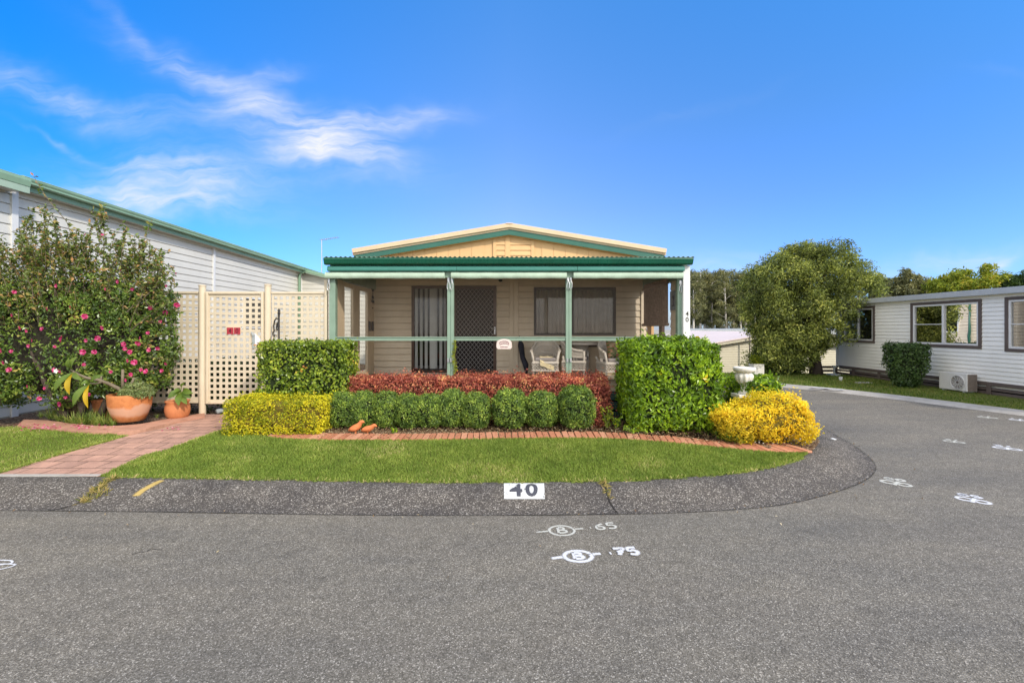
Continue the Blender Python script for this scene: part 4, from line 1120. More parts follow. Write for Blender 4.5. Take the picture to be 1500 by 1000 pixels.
for zz, s in ((2.98, .05), (2.87, .1), (2.83, .04), (2.66, .06), (2.56, .085)):
    for sg in (-1, 1): orn.blob((XL + .05, yq + sg * s * .75, zz), .012, s * .55, .035, 8, 6); 
    orn.blob((XL + .05, yq, zz), .014, .02, .05, 8, 6)
orn.tube([(XL + .05, yq, 3.0), (XL + .05, yq, 2.5)], .006, 6); orn.blob((XL + .05, yq, 2.4), .012, .02, .02, 8, 6)
tag(orn.build('wall_ornament', MATS['black_iron'], None, (XL + .05, yq, 2.75), smooth=True), 'dark metal butterfly ornament hanging in the left corner of the porch', 'ornament')

def wicker_chair(name, label, loc, rz, cushion='cushion', group='white wicker chairs on the porch'):
    t = thing(name, label, 'chair', (0, 0, 0), group)
    W, D, SH = .56, .52, .40
    m_ = MB()
    for sx in (-1, 1):
        for (yy, top_) in ((-D / 2 + .03, .62), (D / 2 - .03, .5)):
            q = MB(); q.tube([(sx * (W / 2 - .02), yy, 0), (sx * (W / 2 - .03), yy, SH), (sx * (W / 2 + .02), yy * 1.02, top_)], [.02, .024, .028], 8)
            q.build('leg', MATS['wicker'], t, smooth=True)
    # woven apron with open diamonds
    ap = MB()
    def weave(a, b, z0, z1, nx):
        a, b = Vector(a), Vector(b); L_ = (b - a).length; u = (b - a).normalized(); H = z1 - z0; p = L_ / nx
        for sgn in (1, -1):
            k = -int(H / p) - 2
            while k < nx + int(H / p) + 2:
                xo = k * p; xa = max(0, min(L_, xo if sgn > 0 else xo - H)); xb = max(0, min(L_, xo + H if sgn > 0 else xo))
                if xb - xa > .01:
                    za = z0 + sgn * (xa - xo); zb = z0 + sgn * (xb - xo)
                    pa = a + u * xa; pb = a + u * xb
                    ap.bar((pa.x, pa.y, za), (pb.x, pb.y, zb), .012, .012, (0, 0, 1))
                k += 1
        ap.tube([(a.x, a.y, z0), (b.x, b.y, z0)], .018, 6); ap.tube([(a.x, a.y, z1), (b.x, b.y, z1)], .022, 6)
    c_ = [(-W / 2, -D / 2), (W / 2, -D / 2), (W / 2, D / 2), (-W / 2, D / 2)]
    for i in range(4):
        a, b = c_[i], c_[(i + 1) % 4]; weave((a[0], a[1], 0), (b[0], b[1], 0), .2, SH - .03, 9)
    ap.build('apron', MATS['wicker'], t)
    st_ = MB(); st_.box(-W / 2, W / 2, -D / 2, D / 2, SH - .03, SH + .01); st_.build('seat', MATS['wicker'], t, bevel=.01)
    cs = MB(); cs.box(-W / 2 + .05, W / 2 - .05, -D / 2 - .01, D / 2 - .06, SH + .012, SH + .085); cs.build('seat_pad', MATS[cushion], t, bevel=.03)
    # curved back, a fan of canes between arm rail and hoop
    bk = MB(); hoop = []; low = []; n = 30
    for k in range(n + 1):
        a = math.pi * k / n
        x_ = math.cos(a) * (W / 2 + .03); y_ = -D / 2 + .05 + math.sin(a) ** .6 * (D - .02)
        h_ = .62 + .27 * math.sin(a) ** 1.3
        hoop.append(Vector((x_, y_ + .06 * math.sin(a), h_))); low.append(Vector((x_ * .93, y_ * .96, SH)))
    bk.tube(hoop, .03, 8)
    for k in range(1, n):
        bk.bar(low[k], hoop[k], .014, .01, (0, 1, 0))
    for f_ in (.35, .7):
        bk.tube([low[k].lerp(hoop[k], f_) for k in range(n + 1)], .014, 6)
    for f_ in (.42, .49, .56, .63, .76, .83, .9, .96):
        bk.tube([low[k].lerp(hoop[k], f_) for k in range(n + 1)], .009, 4)
    bk.build('backrest', MATS['wicker'], t)
    t.location = loc; t.rotation_euler.z = rz
    return t
c1 = wicker_chair('wicker_chair', 'white wicker chair with a cream cloth draped over its seat', (XY(799, 9.9), 9.9, FL), R(-6))
c2 = wicker_chair('wicker_chair', 'white wicker chair turned sideways behind the right centre porch post', (XY(843, 10.1), 10.1, FL), R(72))
c3 = wicker_chair('wicker_chair', 'white wicker chair with a floral pillow beside the big green hedge', (XY(898, 9.7), 9.7, FL), R(12))
cl = MB(); n = 10
def clz(i, j): return FL + .488 - (max(0, j - 5) ** 1.25) * .022 + .008 * math.sin(i * 1.3 + j)
for i in range(n):
    for j in range(n):
        P_ = lambda i, j: (c1.location.x - .14 + .3 * i / n, 9.9 - .02 - .26 * min(j, 8) / 8, clz(i, j) - .012 * i * (j > 5))
        cl.quad(P_(i, j), P_(i + 1, j), P_(i + 1, j + 1), P_(i, j + 1))
o = cl.build('seat_cloth', MATS['cloth_cream'], None, (c1.location.x, 9.8, FL + .48), fixn=False)
md = o.modifiers.new('s', 'SOLIDIFY'); md.thickness = .008
tag(o, 'cream cloth draped over the front of a wicker chair seat', 'cloth')
pil = MB(); i0 = 0; pil.box(-.23, .23, -.07, .07, -.2, .2)
me_ = MB(); 
Pp = []; Np = []
me2 = bpy.data.meshes.new('pillow'); bm = bmesh.new(); bmesh.ops.create_cube(bm, size=1); bmesh.ops.subdivide_edges(bm, edges=bm.edges[:], cuts=9, use_grid_fill=True)
for v_ in bm.verts:
    x_, y_, z_ = v_.co * 2
    k_ = (1 - abs(x_) ** 3) * (1 - abs(z_) ** 3)
    v_.co = Vector((x_ * .22 * (1 - .07 * (1 - abs(z_))), y_ * (.012 + .075 * max(0, k_) ** .6), z_ * .19 * (1 - .07 * (1 - abs(x_)))))
bm.to_mesh(me2); nf = len(bm.faces)
cc = [f.calc_center_median() for f in bm.faces]; bm.free()
a = me2.attributes.new('rnd', 'FLOAT', 'FACE'); a.data.foreach_set('value', np.array([min(1, max(0, .5 + 1.3 * mnoise.noise(c * 19) + .3 * mnoise.noise(c * 60))) for c in cc], dtype=np.float32))
o = link_mesh('throw_pillow', me2, MATS['cushion_print'], None, (c3.location.x + .05, 9.62, FL + .66), smooth=True); o.rotation_euler = (R(-14), 0, R(12))
tag(o, 'green and rust floral pillow propped on the right wicker chair', 'pillow')
tb = thing('porch_table', 'round white wicker table between the wicker chairs', 'table', (XY(850, 10.35), 10.35, FL))
q = MB(); q.lathe([(0, .8), (.40, .8), (.42, .785), (.42, .755), (.39, .74), (0, .74)], (tb.location.x, 10.35, FL), 36); q.build('table_top', MATS['wicker'], tb, smooth=False)
q = MB(); q.lathe([(.22, .0), (.2, .1), (.13, .35), (.12, .5), (.2, .74)], (tb.location.x, 10.35, FL), 20); q.build('pedestal', MATS['wicker'], tb, smooth=True)
cb_ = thing('storage_cabinet', 'low cream cabinet against the porch wall behind the table', 'cabinet', (XY(850, 10.8), 10.8, FL))
a, b = XY(812, 10.7), XY(912, 10.7)
q = MB(); q.box(a, b, 10.58, 10.96, FL, 1.46); q.build('body', MATS['cream_trim'], cb_)
q = MB(); q.box(a - .03, b + .03, 10.55, 10.965, 1.461, 1.5); q.build('top', MATS['taupe'], cb_, bevel=.004)
for k in range(4):
    u = a + (b - a) * k / 4; q = MB(); q.box(u + .015, u + (b - a) / 4 - .015, 10.565, 10.579, FL + .05, 1.43); q.build('door', MATS['cream_trim'], cb_, bevel=.004)
um = MB(); ux = XY(764, 10.6); um.tube([(ux + .12, 10.5, FL + .03), (ux + .1, 10.55, FL + .25), (ux + .03, 10.7, 1.2), (ux - .01, 10.8, 1.5), (ux - .03, 10.86, 1.62)], [.02, .07, .06, .075, .03], 10)
o = um.build('folded_umbrella', MATS['umbrella_navy'], None, (ux, 10.6, FL), smooth=True); um = MB(); um.tube([(ux - .03, 10.86, 1.62), (ux - .04, 10.89, 1.72)], .012, 8); um.build('handle', MATS['black_iron'], o)
tag(o, 'dark folded umbrella leaning on the porch wall left of the chairs', 'umbrella')
ro = MB(); rx, ry = XY(911, 9.2), 9.2; ro.blob((rx, ry, FL + .2), .07, .05, .045, 10, 8); ro.blob((rx + .06, ry, FL + .27), .035, .03, .035, 8, 6); ro.prism([(rx - .05, FL + .2), (rx - .15, FL + .27), (rx - .14, FL + .22)], 'y', ry - .01, ry + .01); ro.tube([(rx, ry, FL), (rx, ry, FL + .17)], .012, 6); ro.lathe([(0, 0), (.06, 0), (.05, .02), (0, .02)], (rx, ry, FL + .001), 12)
tag(ro.build('garden_ornament', MATS['red_thing'], None, (rx, ry, FL), smooth=True), 'small red ornament on the porch floor by the floral pillow chair', 'ornament')
# plaque hanging on the rail
pq = thing('plaque', 'small arched white plaque with pink lettering hung on the porch rail', 'sign', (XY(738.5, 8.36), 8.36, ZY(503, 8.36)))
out_ = []
for k in range(13):
    a_ = math.pi * k / 12; out_.append((math.cos(a_) * .145 + pq.location.x, ZY(504, 8.36) + .1 * math.sin(a_) ** .8))
out_ += [(pq.location.x - .145, ZY(509, 8.36)), (pq.location.x - .12, ZY(511.3, 8.36)), (pq.location.x + .12, ZY(511.3, 8.36)), (pq.location.x + .145, ZY(509, 8.36))]
q = MB(); q.prism(out_, 'y', 8.35, 8.375); q.build('board', MATS['plaque'], pq, bevel=.005)
for row, (zc, wd, arch, n_) in enumerate(((ZY(500.5, 8.36), .095, .035, 9), (ZY(503.3, 8.36), .09, .025, 8), (ZY(508, 8.36), .075, 0, 7))):
    q = MB()
    for k in range(n_):
        u = -wd + 2 * wd * (k + .5) / n_; zz = zc + arch * (1 - (u / wd) ** 2) - arch * .7
        h_ = .011 if row < 2 else .008
        pts_ = [(pq.location.x + u + wd / n_ * .75 * (t / 5 - .5) * 2, 8.347, zz + h_ * math.sin(t * 1.9 + k * 2.3 + row)) for t in range(6)]
        q.tube(pts_, .0028, 4)
    q.build('lettering', MATS['plaque_ink'], pq)
# ------------------------------------------------------------------ lattice fence and gate
YG = 8.51
def lattice(mb, x0, x1, z0, z1, y, cols, rows, hole, th=.012):
    def br(lo, hi, cs):
        out = [lo]
        for c in sorted(cs): out += [c - hole / 2, c + hole / 2]
        return out + [hi]
    X = br(x0, x1, cols); Z = br(z0, z1, rows)
    for i in range(len(X) - 1):
        for j in range(len(Z) - 1):
            a, b, c, d = X[i], X[i + 1], Z[j], Z[j + 1]
            if i % 2 and j % 2:
                mb.quad((a, y, c), (b, y, c), (b, y + th, c), (a, y + th, c)); mb.quad((a, y, d), (b, y, d), (b, y + th, d), (a, y + th, d))
                mb.quad((a, y, c), (a, y, d), (a, y + th, d), (a, y + th, c)); mb.quad((b, y, c), (b, y, d), (b, y + th, d), (b, y + th, c))
            else:
                mb.quad((a, y, c), (b, y, c), (b, y, d), (a, y, d)); mb.quad((a, y + th, c), (b, y + th, c), (b, y + th, d), (a, y + th, d))
gx = lambda px: XY(px, YG)
gzz = lambda py: ZY(py, YG)
def rows_(y0, n=18, p=8.5): return [gzz(y0 + p * k) for k in range(n)]
HOLE = 4.8 / F * YG
def round_post(name, px, py_top, r=.06):
    m_ = MB(); z1 = gzz(py_top); m_.lathe([(r, .12), (r, z1 - .03), (r + .008, z1 - .03), (r + .008, z1 - .008), (r * .8, z1), (0, z1)], (gx(px), YG, 0), 20)
    return m_
lf = thing('lattice_fence', 'cream lattice fence panel and post left of the gate, behind the flowering bush', 'fence', (gx(250), YG, .2))
m_ = MB(); lattice(m_, gx(200), gx(291.5), gzz(587), gzz(430), YG, [gx(287.2 - 8.68 * k) for k in range(10)], rows_(434.4), HOLE); m_.build('lattice_panel', MATS['fence_cream'], lf)
for za, zb in ((429.9, 427), (590, 587.1)):
    m_ = MB(); m_.box(gx(198), gx(291), YG - .02, YG + .03, gzz(za), gzz(zb)); m_.build('rail', MATS['fence_post'], lf, bevel=.004)
round_post('post', 296.5, 417).build('post', MATS['fence_post'], lf, smooth=False)
round_post('post', 200, 430, .06).build('post', MATS['fence_post'], lf, smooth=False)
rf_ = thing('lattice_fence', 'cream lattice fence panel right of the gate, above the square green hedge', 'fence', (gx(436), YG, .2))
m_ = MB(); lattice(m_, gx(398.5), gx(475.5), gzz(590), gzz(430.5), YG, [gx(403.8 + 8.55 * k) for k in range(9)][:-1] + [gx(403.8 + 8.5 * 8)], rows_(436.3), HOLE); m_.build('lattice_panel', MATS['fence_cream'], rf_)
m_ = MB(); m_.box(gx(398), gx(476), YG - .02, YG + .03, gzz(430.4), gzz(427.5)); m_.build('rail', MATS['fence_post'], rf_, bevel=.004)
round_post('post', 392.5, 416).build('post', MATS['fence_post'], rf_, smooth=False)
m_ = MB(); m_.box(gx(475.8), gx(480.3), YG - .03, YG + .03, .2, gzz(410)); m_.build('post', MATS['fence_post'], rf_, bevel=.004)
gate = thing('lattice_gate', 'cream lattice gate with a small red number 40 sign', 'gate', (gx(345), YG, gzz(591)))
m_ = MB(); YGg = YG - .012
lattice(m_, gx(306), gx(384.5), gzz(587), gzz(431), YGg, [gx(310.8 + 8.68 * k) for k in range(9)][:-1] + [gx(380.3)], rows_(437.8), HOLE); m_.build('lattice_panel', MATS['fence_cream'], gate)
m_ = MB(); P_ = lambda u, o, z: (u, YGg - o, z); frame4(m_, P_, (gx(302.6), gx(387.4), gzz(591), gzz(427)), .052, -.02, .03); m_.build('frame', MATS['fence_post'], gate, bevel=.01)
sg = MB(); sg.box(gx(332.5), gx(354), YGg - .014, YGg - .002, gzz(489), gzz(477.5)); sg = sg.build('number_sign', MATS['fence_post'], gate, bevel=.002)
for ch, a, b in (('4', 333.8, 343.2), ('0', 344.2, 353.3)):
    t_ = MB(); t_.box(gx(a), gx(b), YGg - .022, YGg - .0145, gzz(489.4), gzz(479.6)); t_.build('number_tile', MATS['sign_red'], sg, bevel=.002)
    text_obj('digit', ch, .052, .098, lambda x, y, a=a, b=b: (gx((a + b) / 2) + x, YGg - .0235, gzz(484.5) + y), 'sign_dark', sg, bold=.01)
m_ = MB(); m_.box(gx(371.3), gx(374), YGg - .03, YGg - .0005, gzz(510), gzz(490)); m_.tube([(gx(370), YGg - .03, gzz(486)), (gx(373), YGg - .04, gzz(492))], .012, 8); m_.build('latch_bar', MATS['grey_pipe'], gate)
m_ = MB(); m_.prism([(gx(374.2), gzz(488)), (gx(374.2), gzz(508)), (gx(383.5), gzz(498.5))], 'y', YGg - .012, YGg - .0008); m_.build('latch_plate', MATS['silver_latch'], gate)

hg = thing('plant_hanger', 'black wrought iron hook stand with scrolls in front of the right lattice panel', 'plant hanger', (gx(409), 8.4, .25))
hx = lambda px: XY(px, 8.4)
hz = lambda py: ZY(py, 8.4)
m_ = MB(); m_.tube([(hx(408.6), 8.4, .2), (hx(408.6), 8.4, hz(456))], .016, 8); m_.lathe([(.016, 0), (.03, .03), (.018, .05), (.026, .08), (.0, .13)], (hx(408.6), 8.4, hz(461)), 10); m_.build('stem', MATS['black_iron'], hg, smooth=True)
m_ = MB()
m_.tube([(hx(p), 8.4, hz(q)) for p, q in ((408.6, 468), (405, 466), (402, 470), (401, 478), (401.5, 485), (399.6, 487), (400, 491), (402, 493), (402.6, 490))], .012, 6)
m_.tube([(hx(p), 8.4, hz(q)) for p, q in ((408.6, 470), (406, 474), (404.8, 480), (406, 484), (407.6, 481), (406.2, 477), (408.5, 472))], .011, 6)
m_.tube([(hx(p), 8.4, hz(q)) for p, q in ((401, 493), (400.2, 498), (399, 502))], .004, 5); m_.build('scroll', MATS['black_iron'], hg, smooth=True)

m_ = MB(); v = at(326, 603.5); w_ = at(312, 608); m_.tube([(w_.x, w_.y + .1, w_.z + .05), (v.x + .3, v.y + .35, v.z + .09)], .045, 12)
m_.build('drain_pipe', MATS['grey_pipe'], None, (w_.x, w_.y, w_.z), smooth=True)
tag(bpy.data.objects['drain_pipe'], 'grey plastic pipe lying under the gate', 'pipe')

# ------------------------------------------------------------------ house on the left
lh = thing('neighbouring_house', 'tall white weatherboard house with green gutters on the left', 'house', (-10, 12, 0))
PLH = lambda u, o, z: (-10 + o, u, z)
m_ = MB(); LW = (16.6, 18.0, 1.9, 3.1)
clap(m_, 5, 21.3, -.05, 4.74, .2, PLH, (LW,), .02, gk=.09, gd=.02); reveal(m_, PLH, LW, .1); clap(m_, 5, 8.8, -.05, 4.7, .2, lambda u, o, z: (-9.9 + o, u, z), (), .02, gk=.09, gd=.02); m_.build('side_wall', MATS['white_siding'], lh, fixn=False)
m_ = MB(); m_.box(-17, -10.02, 5, 5.05, 0, 4.7); m_.box(-17, -10.02, 27.95, 28, 0, 4.7); m_.build('rear_wall', MATS['white_siding'], lh)
m_ = MB(); m_.box(-10.05, -9.86, 8.80, 8.92, -.05, 4.68); m_.box(-10.0, -9.955, 14.94, 15.04, -.05, 4.72); m_.box(-10.0, -9.94, 21.2, 21.32, -.05, 4.7); m_.build('corner_trim', MATS['white_paint'], lh, bevel=.004)
def ylen(prof, y0, y1, slope=-.0126, ref=8.9):
    q = MB(); q.prism(prof, 'y', y0, y1)
    q.v = [(x, y, z + (y - ref) * slope) for x, y, z in q.v]; return q
q = ylen([(-9.62, 4.93), (-9.59, 4.915), (-9.595, 4.87), (-9.615, 4.835), (-9.61, 4.80), (-9.66, 4.785), (-9.74, 4.785), (-9.74, 4.93)], 8.78, 24.2); q.build('gutter', MATS['sage_gutter'], lh, bevel=.004)
q = ylen([(-9.745, 4.86), (-9.745, 4.68), (-9.775, 4.68), (-9.775, 4.86)], 8.78, 21.25); q.build('fascia', MATS['sage_gutter'], lh)
q = ylen([(-9.78, 4.70), (-9.78, 4.715), (-10.05, 4.715), (-10.05, 4.70)], 5, 21.25); q.build('soffit', MATS['white_siding'], lh)
q = ylen([(-9.45, 4.85), (-9.44, 4.80), (-9.46, 4.69), (-9.6, 4.69), (-9.6, 4.85)], 5, 8.77, 0); q.build('gutter', MATS['sage_gutter'], lh, bevel=.004)
q = ylen([(-9.47, 4.689), (-9.47, 4.56), (-9.52, 4.56), (-9.52, 4.689)], 5, 8.765, 0); q.build('fascia', MATS['sage_fascia'], lh)
q = ylen([(-9.53, 4.60), (-9.53, 4.615), (-10.05, 4.615), (-10.05, 4.60)], 5, 8.76, 0); q.build('soffit', MATS['white_siding'], lh)
q = ylen([(-9.65, 4.92), (-13.6, 5.3), (-17.4, 4.92), (-17.4, 4.86), (-13.6, 5.24), (-9.65, 4.86)], 5, 28.2); q.build('roof', MATS['sage_gutter'], lh)
f = MB(); frame4(f, PLH, LW, .06, -.04, .05); f2 = f.build('window', MATS['white_paint'], lh)
f = MB(); f.quad(*[PLH(a, 0, b) for a, b in ((16.66, 1.96), (17.94, 1.96), (17.94, 3.04), (16.66, 3.04))]); f.build('pane', MATS['glass_dark'], f2, fixn=False)
m_ = MB(); wt = lambda x: 4.62 - (x + 9.64) * .245
PW = lambda u, o, z: (u, 21.3 - o, z)
zz = 0.0
while zz < 4.7:
    u1 = -5.0
    if wt(u1) - .1 < zz + .2: u1 = min(-5, -9.64 + (4.52 - zz - .2) / .245)
    if u1 > -9.99: clap(m_, -9.99, u1, zz, zz + .2, .2, PW, (), .02, gk=.09, gd=.02)
    zz += .2
m_.poly([(-9.99, 21.31, 0), (-5, 21.31, 0), (-5, 21.31, wt(-5) - .05), (-9.99, 21.31, wt(-9.99) - .05)])
m_.build('wing_wall', MATS['white_siding'], lh, fixn=False)
m_ = MB(); m_.prism([(-9.63, wt(-9.63) + .07), (-4.8, wt(-4.8) + .07), (-4.8, wt(-4.8) - .05), (-9.63, wt(-9.63) - .05)], 'y', 20.95, 21.05); m_.build('barge_board', MATS['sage_gutter'], lh)
m_ = MB(); m_.prism([(-9.63, wt(-9.63) - .055), (-4.8, wt(-4.8) - .055), (-4.8, wt(-4.8) - .1), (-9.63, wt(-9.63) - .1)], 'y', 20.97, 21.29); m_.build('wing_soffit', MATS['sage_fascia'], lh)
m_ = MB(); m_.prism([(-9.63, wt(-9.63) + .05), (-4.8, wt(-4.8) + .05), (-4.8, wt(-4.8) - .02), (-9.63, wt(-9.63) - .02)], 'y', 21.06, 28.3); m_.build('roof', MATS['sage_gutter'], lh)
m_ = MB(); m_.tube([(-9.68, 21.0, 4.62), (-9.9, 20.95, 4.45), (-9.92, 20.95, .1)], .06, 10); m_.build('downpipe', MATS['sage_gutter'], lh, smooth=True)
m_ = MB(); m_.tube([(-9.72, 23, 4.5), (-9.72, 23, 6.5)], .025, 8); m_.tube([(-9.8, 23, 6.48), (-8.85, 23, 6.62)], .018, 6)
for k in range(9):
    x_ = -9.78 + k * .112; m_.tube([(x_, 22.8, 6.485 + k * .0165), (x_, 23.2, 6.485 + k * .0165)], .008, 5)
m_.blob((-9.5, 23, 6.5), .05, .03, .03, 8, 6)
tag(m_.build('tv_antenna', MATS['steel'], None, (-9.72, 23, 4.5)), 'thin television antenna on a mast above the left house', 'antenna')

# ------------------------------------------------------------------ white house across the side road
WX = 13.5
rh = thing('white_house', 'low white clad house with taupe framed windows across the road', 'house', (WX, 14, 0))
PW_ = lambda u, o, z: (WX - o, u, z)
Hm, H2, H0 = (12.75, 14.82, 1.40, 2.665), (9.9, 11.985, 1.36, 2.665), (16.45, 17.9, 1.44, 2.66)
m_ = MB(); clap(m_, 7.5, 18.3, .36, 2.84, .118, PW_, (Hm, H2, H0), .016, gk=.11, gd=.02)
for h in (Hm, H2, H0): reveal(m_, PW_, h, .1)
m_.build('front_wall', MATS['cool_siding'], rh, fixn=False)
m_ = MB(); m_.box(WX + .02, 21, 18.25, 18.3, .36, 2.84); m_.box(WX + .02, 21, 7.5, 7.55, .36, 2.84); m_.box(20.95, 21, 7.55, 18.25, .36, 2.84); m_.build('end_wall', MATS['cool_siding'], rh)
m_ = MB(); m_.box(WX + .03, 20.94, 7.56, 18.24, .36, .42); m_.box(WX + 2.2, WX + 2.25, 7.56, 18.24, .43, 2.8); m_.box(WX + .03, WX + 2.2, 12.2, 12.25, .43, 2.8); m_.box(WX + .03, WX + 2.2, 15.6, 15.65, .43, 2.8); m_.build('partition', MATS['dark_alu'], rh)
m_ = MB(); m_.box(WX - .02, WX - .002 + .02, 18.2, 18.31, .36, 2.83); m_.build('corner_trim', MATS['white_paint'], rh)
m_ = MB(); m_.box(WX - .22, WX - .12, 7.3, 18.5, 2.83, 3.0); m_.build('gutter', MATS['grey_fascia'], rh, bevel=.01)
m_ = MB(); m_.prism([(WX - .15, 2.985), (17.2, 3.12), (21.3, 2.99), (21.3, 2.9), (WX - .115, 2.86)], 'y', 7.3, 18.5); m_.build('roof', MATS['grey_fascia'], rh)
m_ = MB(); m_.box(WX - .118, WX + .0, 7.3, 18.5, 2.842, 2.858); m_.build('soffit', MATS['cool_siding'], rh)
for h, nm in ((Hm, 'm'), (H2, '2'), (H0, '0')):
    f = MB(); 
    u0, u1, z0, z1 = h
    frame4(f, PW_, (u0 - .085, u1 + .085, z0 - .085, z1 + .085), .085, -.005, .035)
    wn = f.build('window', MATS['taupe'], rh, bevel=.004)
    f = MB(); bxx = frame4(f, PW_, (u0, u1, z0, z1), .055, -.06, .02)
    um_ = 13.80 if nm == 'm' else (u0 + u1) / 2
    bxx(um_ - .035, um_ + .035, z0 + .055, z1 - .055); bxx(um_ + .035, u1 - .055, (z0 + z1) / 2 - .012, (z0 + z1) / 2 + .012)
    if nm == '2': bxx(u0 + .055, um_ - .035, (z0 + z1) / 2 - .012, (z0 + z1) / 2 + .012)
    f.build('sash', MATS['white_paint'], wn, bevel=.004)
    for k, (a, b) in enumerate(((u0 + .055, um_ - .035), (um_ + .035, u1 - .055))):
        f = MB(); f.quad(*[PW_(p, -.02, q) for p, q in ((a, z0 + .055), (b, z0 + .055), (b, z1 - .055), (a, z1 - .055))])
        f.build('pane', MATS['glass_mirror'] if (nm == 'm' and k == 0) else MATS['glass_dark'], wn, fixn=False)
    if nm == '2':
        f = MB(); z = z0 + .06
        while z < z1 - .06: f.quad((WX + .1, u0 + .06, z), (WX + .1, u1 - .06, z), (WX + .125, u1 - .06, z + .036), (WX + .125, u0 + .06, z + .036)); z += .04
        f.build('slat_blind', MATS['cream_trim'], wn, fixn=False)
sk = MB()
for z0, z1, o0 in ((.305, .40, .03), (.165, .235, .015), (.05, .13, .015), (-.06, .02, .015)): sk.box(WX - o0, WX + .02, 7.5, 18.3, z0, z1)
for yy in (8.2, 9.7, 11.15, 12.4, 14.6, 16.1, 17.3, 18.2): sk.box(WX - .045, WX - .031, yy, yy + .12, -.07, .304)
sk.build('skirt_slats', MATS['taupe'], rh, bevel=.003)
sk = MB(); sk.box(WX + .06, WX + .09, 7.5, 18.25, .24, .355); sk.build('floor_edge', MATS['cool_siding'], rh)
sk = MB(); sk.box(WX + .5, WX + .55, 7.5, 18.25, -.1, .3); sk.build('underfloor_shade', MATS['dark_void'], rh)  # near-black sheet stands in for the shade behind the slats
sf = MB()
for z0, z1 in ((.26, .36), (.11, .2), (-.05, .05)): sf.box(12.75, 13.44, 18.33, 18.36, z0, z1)
sf.box(12.72, 12.8, 18.29, 18.329, -.15, .4)
tag(sf.build('slat_fence', MATS['taupe'], None, (13.1, 18.33, 0), bevel=.003), 'short taupe slat fence beside the far corner of the white house', 'fence')

ac = thing('air_conditioner', 'white outdoor air conditioner unit with round fan grille against the white house', 'air conditioner', (13.22, 13.08, .06))
m_ = MB(); m_.box(13.07, 13.37, 12.67, 13.5, .09, .6); m_.build('casing', MATS['ac_white'], ac, bevel=.015)
m_ = MB()
for k in range(15): m_.box(13.1 + k * .0165, 13.105 + k * .0165, 12.655, 12.669, .12, .57)
m_.box(13.085, 13.355, 12.662, 12.668, .1, .585); m_.build('fin_grille', MATS['ac_fin'], ac)
m_ = MB(); yc, zc = 12.93, .335
for r_ in (.2, .165, .13, .095, .06): m_.tube([(13.055, yc + r_ * math.cos(2 * math.pi * k / 28), zc + r_ * math.sin(2 * math.pi * k / 28)) for k in range(29)], .006 if r_ < .19 else .012, 5, cap=False)
for k in range(12):
    a = math.pi * 2 * k / 12; m_.bar((13.053, yc + .03 * math.cos(a), zc + .03 * math.sin(a)), (13.053, yc + .2 * math.cos(a), zc + .2 * math.sin(a)), .006, .006, (1, 0, 0))
m_.build('fan_grille', MATS['ac_white'], ac)
m_ = MB(); i0 = len(m_.v); m_.v += [(13.066, yc + .195 * math.cos(2 * math.pi * k / 28), zc + .195 * math.sin(2 * math.pi * k / 28)) for k in range(28)]; m_.f.append(tuple(range(28))); m_.build('fan', MATS['taupe'], ac, fixn=False)
m_ = MB()
for yy in (12.75, 13.35): m_.box(13.08, 13.36, yy, yy + .06, .03, .089)
m_.build('foot', MATS['grey_pipe'], ac)
m_ = MB(); m_.box(12.95, 13.44, 12.5, 13.6, .0, .03); o = m_.build('concrete_slab', MATS['concrete'], None, (13.2, 13, 0)); tag(o, 'thin concrete slab under the air conditioner', 'slab')

v = at(1222, 550, verge_z)
mt = MB(); mt.tube([(v.x, v.y, v.z - .05), (v.x, v.y, v.z + .36)], .035, 10); mt.box(v.x - .06, v.x + .06, v.y - .05, v.y + .05, v.z + .34, v.z + .4); mt.tube([(v.x, v.y, v.z + .38), (v.x + .15, v.y - .02, v.z + .41), (v.x + .17, v.y - .02, v.z + .33)], .018, 8); mt.box(v.x - .25, v.x + .1, v.y - .2, v.y + .1, v.z - .03, v.z + .07)
tag(mt.build('tap_post', MATS['grey_pipe'], None, (v.x, v.y, v.z), bevel=.004), 'grey standpipe with a tap on the verge by the tree', 'tap')
v = at(1231.5, 557, verge_z)
mt = MB(); mt.box(v.x - .045, v.x + .045, v.y - .03, v.y + .03, v.z - .02, v.z + .11); mt.box(v.x - .05, v.x + .05, v.y - .035, v.y + .035, v.z + .111, v.z + .125)
tag(mt.build('marker_box', MATS['white_paint'], None, (v.x, v.y, v.z), bevel=.006), 'tiny white box standing on the verge beside the tap', 'utility box')
v = at(1265, 561, verge_z); mt = MB(); mt.box(v.x - .22, v.x + .22, v.y - .1, v.y + .1, v.z - .02, v.z + .03); tag(mt.build('service_cover', MATS['concrete'], None, (v.x, v.y, v.z), bevel=.006), 'pale concrete service cover in the verge grass', 'cover')

# ------------------------------------------------------------------ cream house down the slope
ch = thing('cream_house', 'low cream clad house with a pinkish roof down the slope behind the road', 'house', (12, 24, -1.8))
rr = lambda x: 1.72 - .166 * abs(x - 14.4)
m_ = MB(); PC = lambda u, o, z: (u, 24 - o, z)
zz = -1.85
while zz < 1.6:
    d = max(0, (1.66 - zz - .13) / .166); 
    if d > .05: clap(m_, max(7.5, 14.4 - d), min(21.3, 14.4 + d), zz, zz + .13, .13, PC, (), .018)
    zz += .13
m_.poly([(7.5, 24.005, -1.9), (21.3, 24.005, -1.9), (21.3, 24.005, rr(21.3) - .06), (14.4, 24.005, 1.66), (7.5, 24.005, rr(7.5) - .06)])
m_.build('gable_wall', MATS['cream_weatherboard'], ch, fixn=False)
m_ = MB(); m_.box(7.5, 7.55, 24.02, 36, -1.9, .5); m_.box(21.25, 21.3, 24.02, 36, -1.9, .5); m_.build('side_wall', MATS['cream_weatherboard'], ch)
m_ = MB()
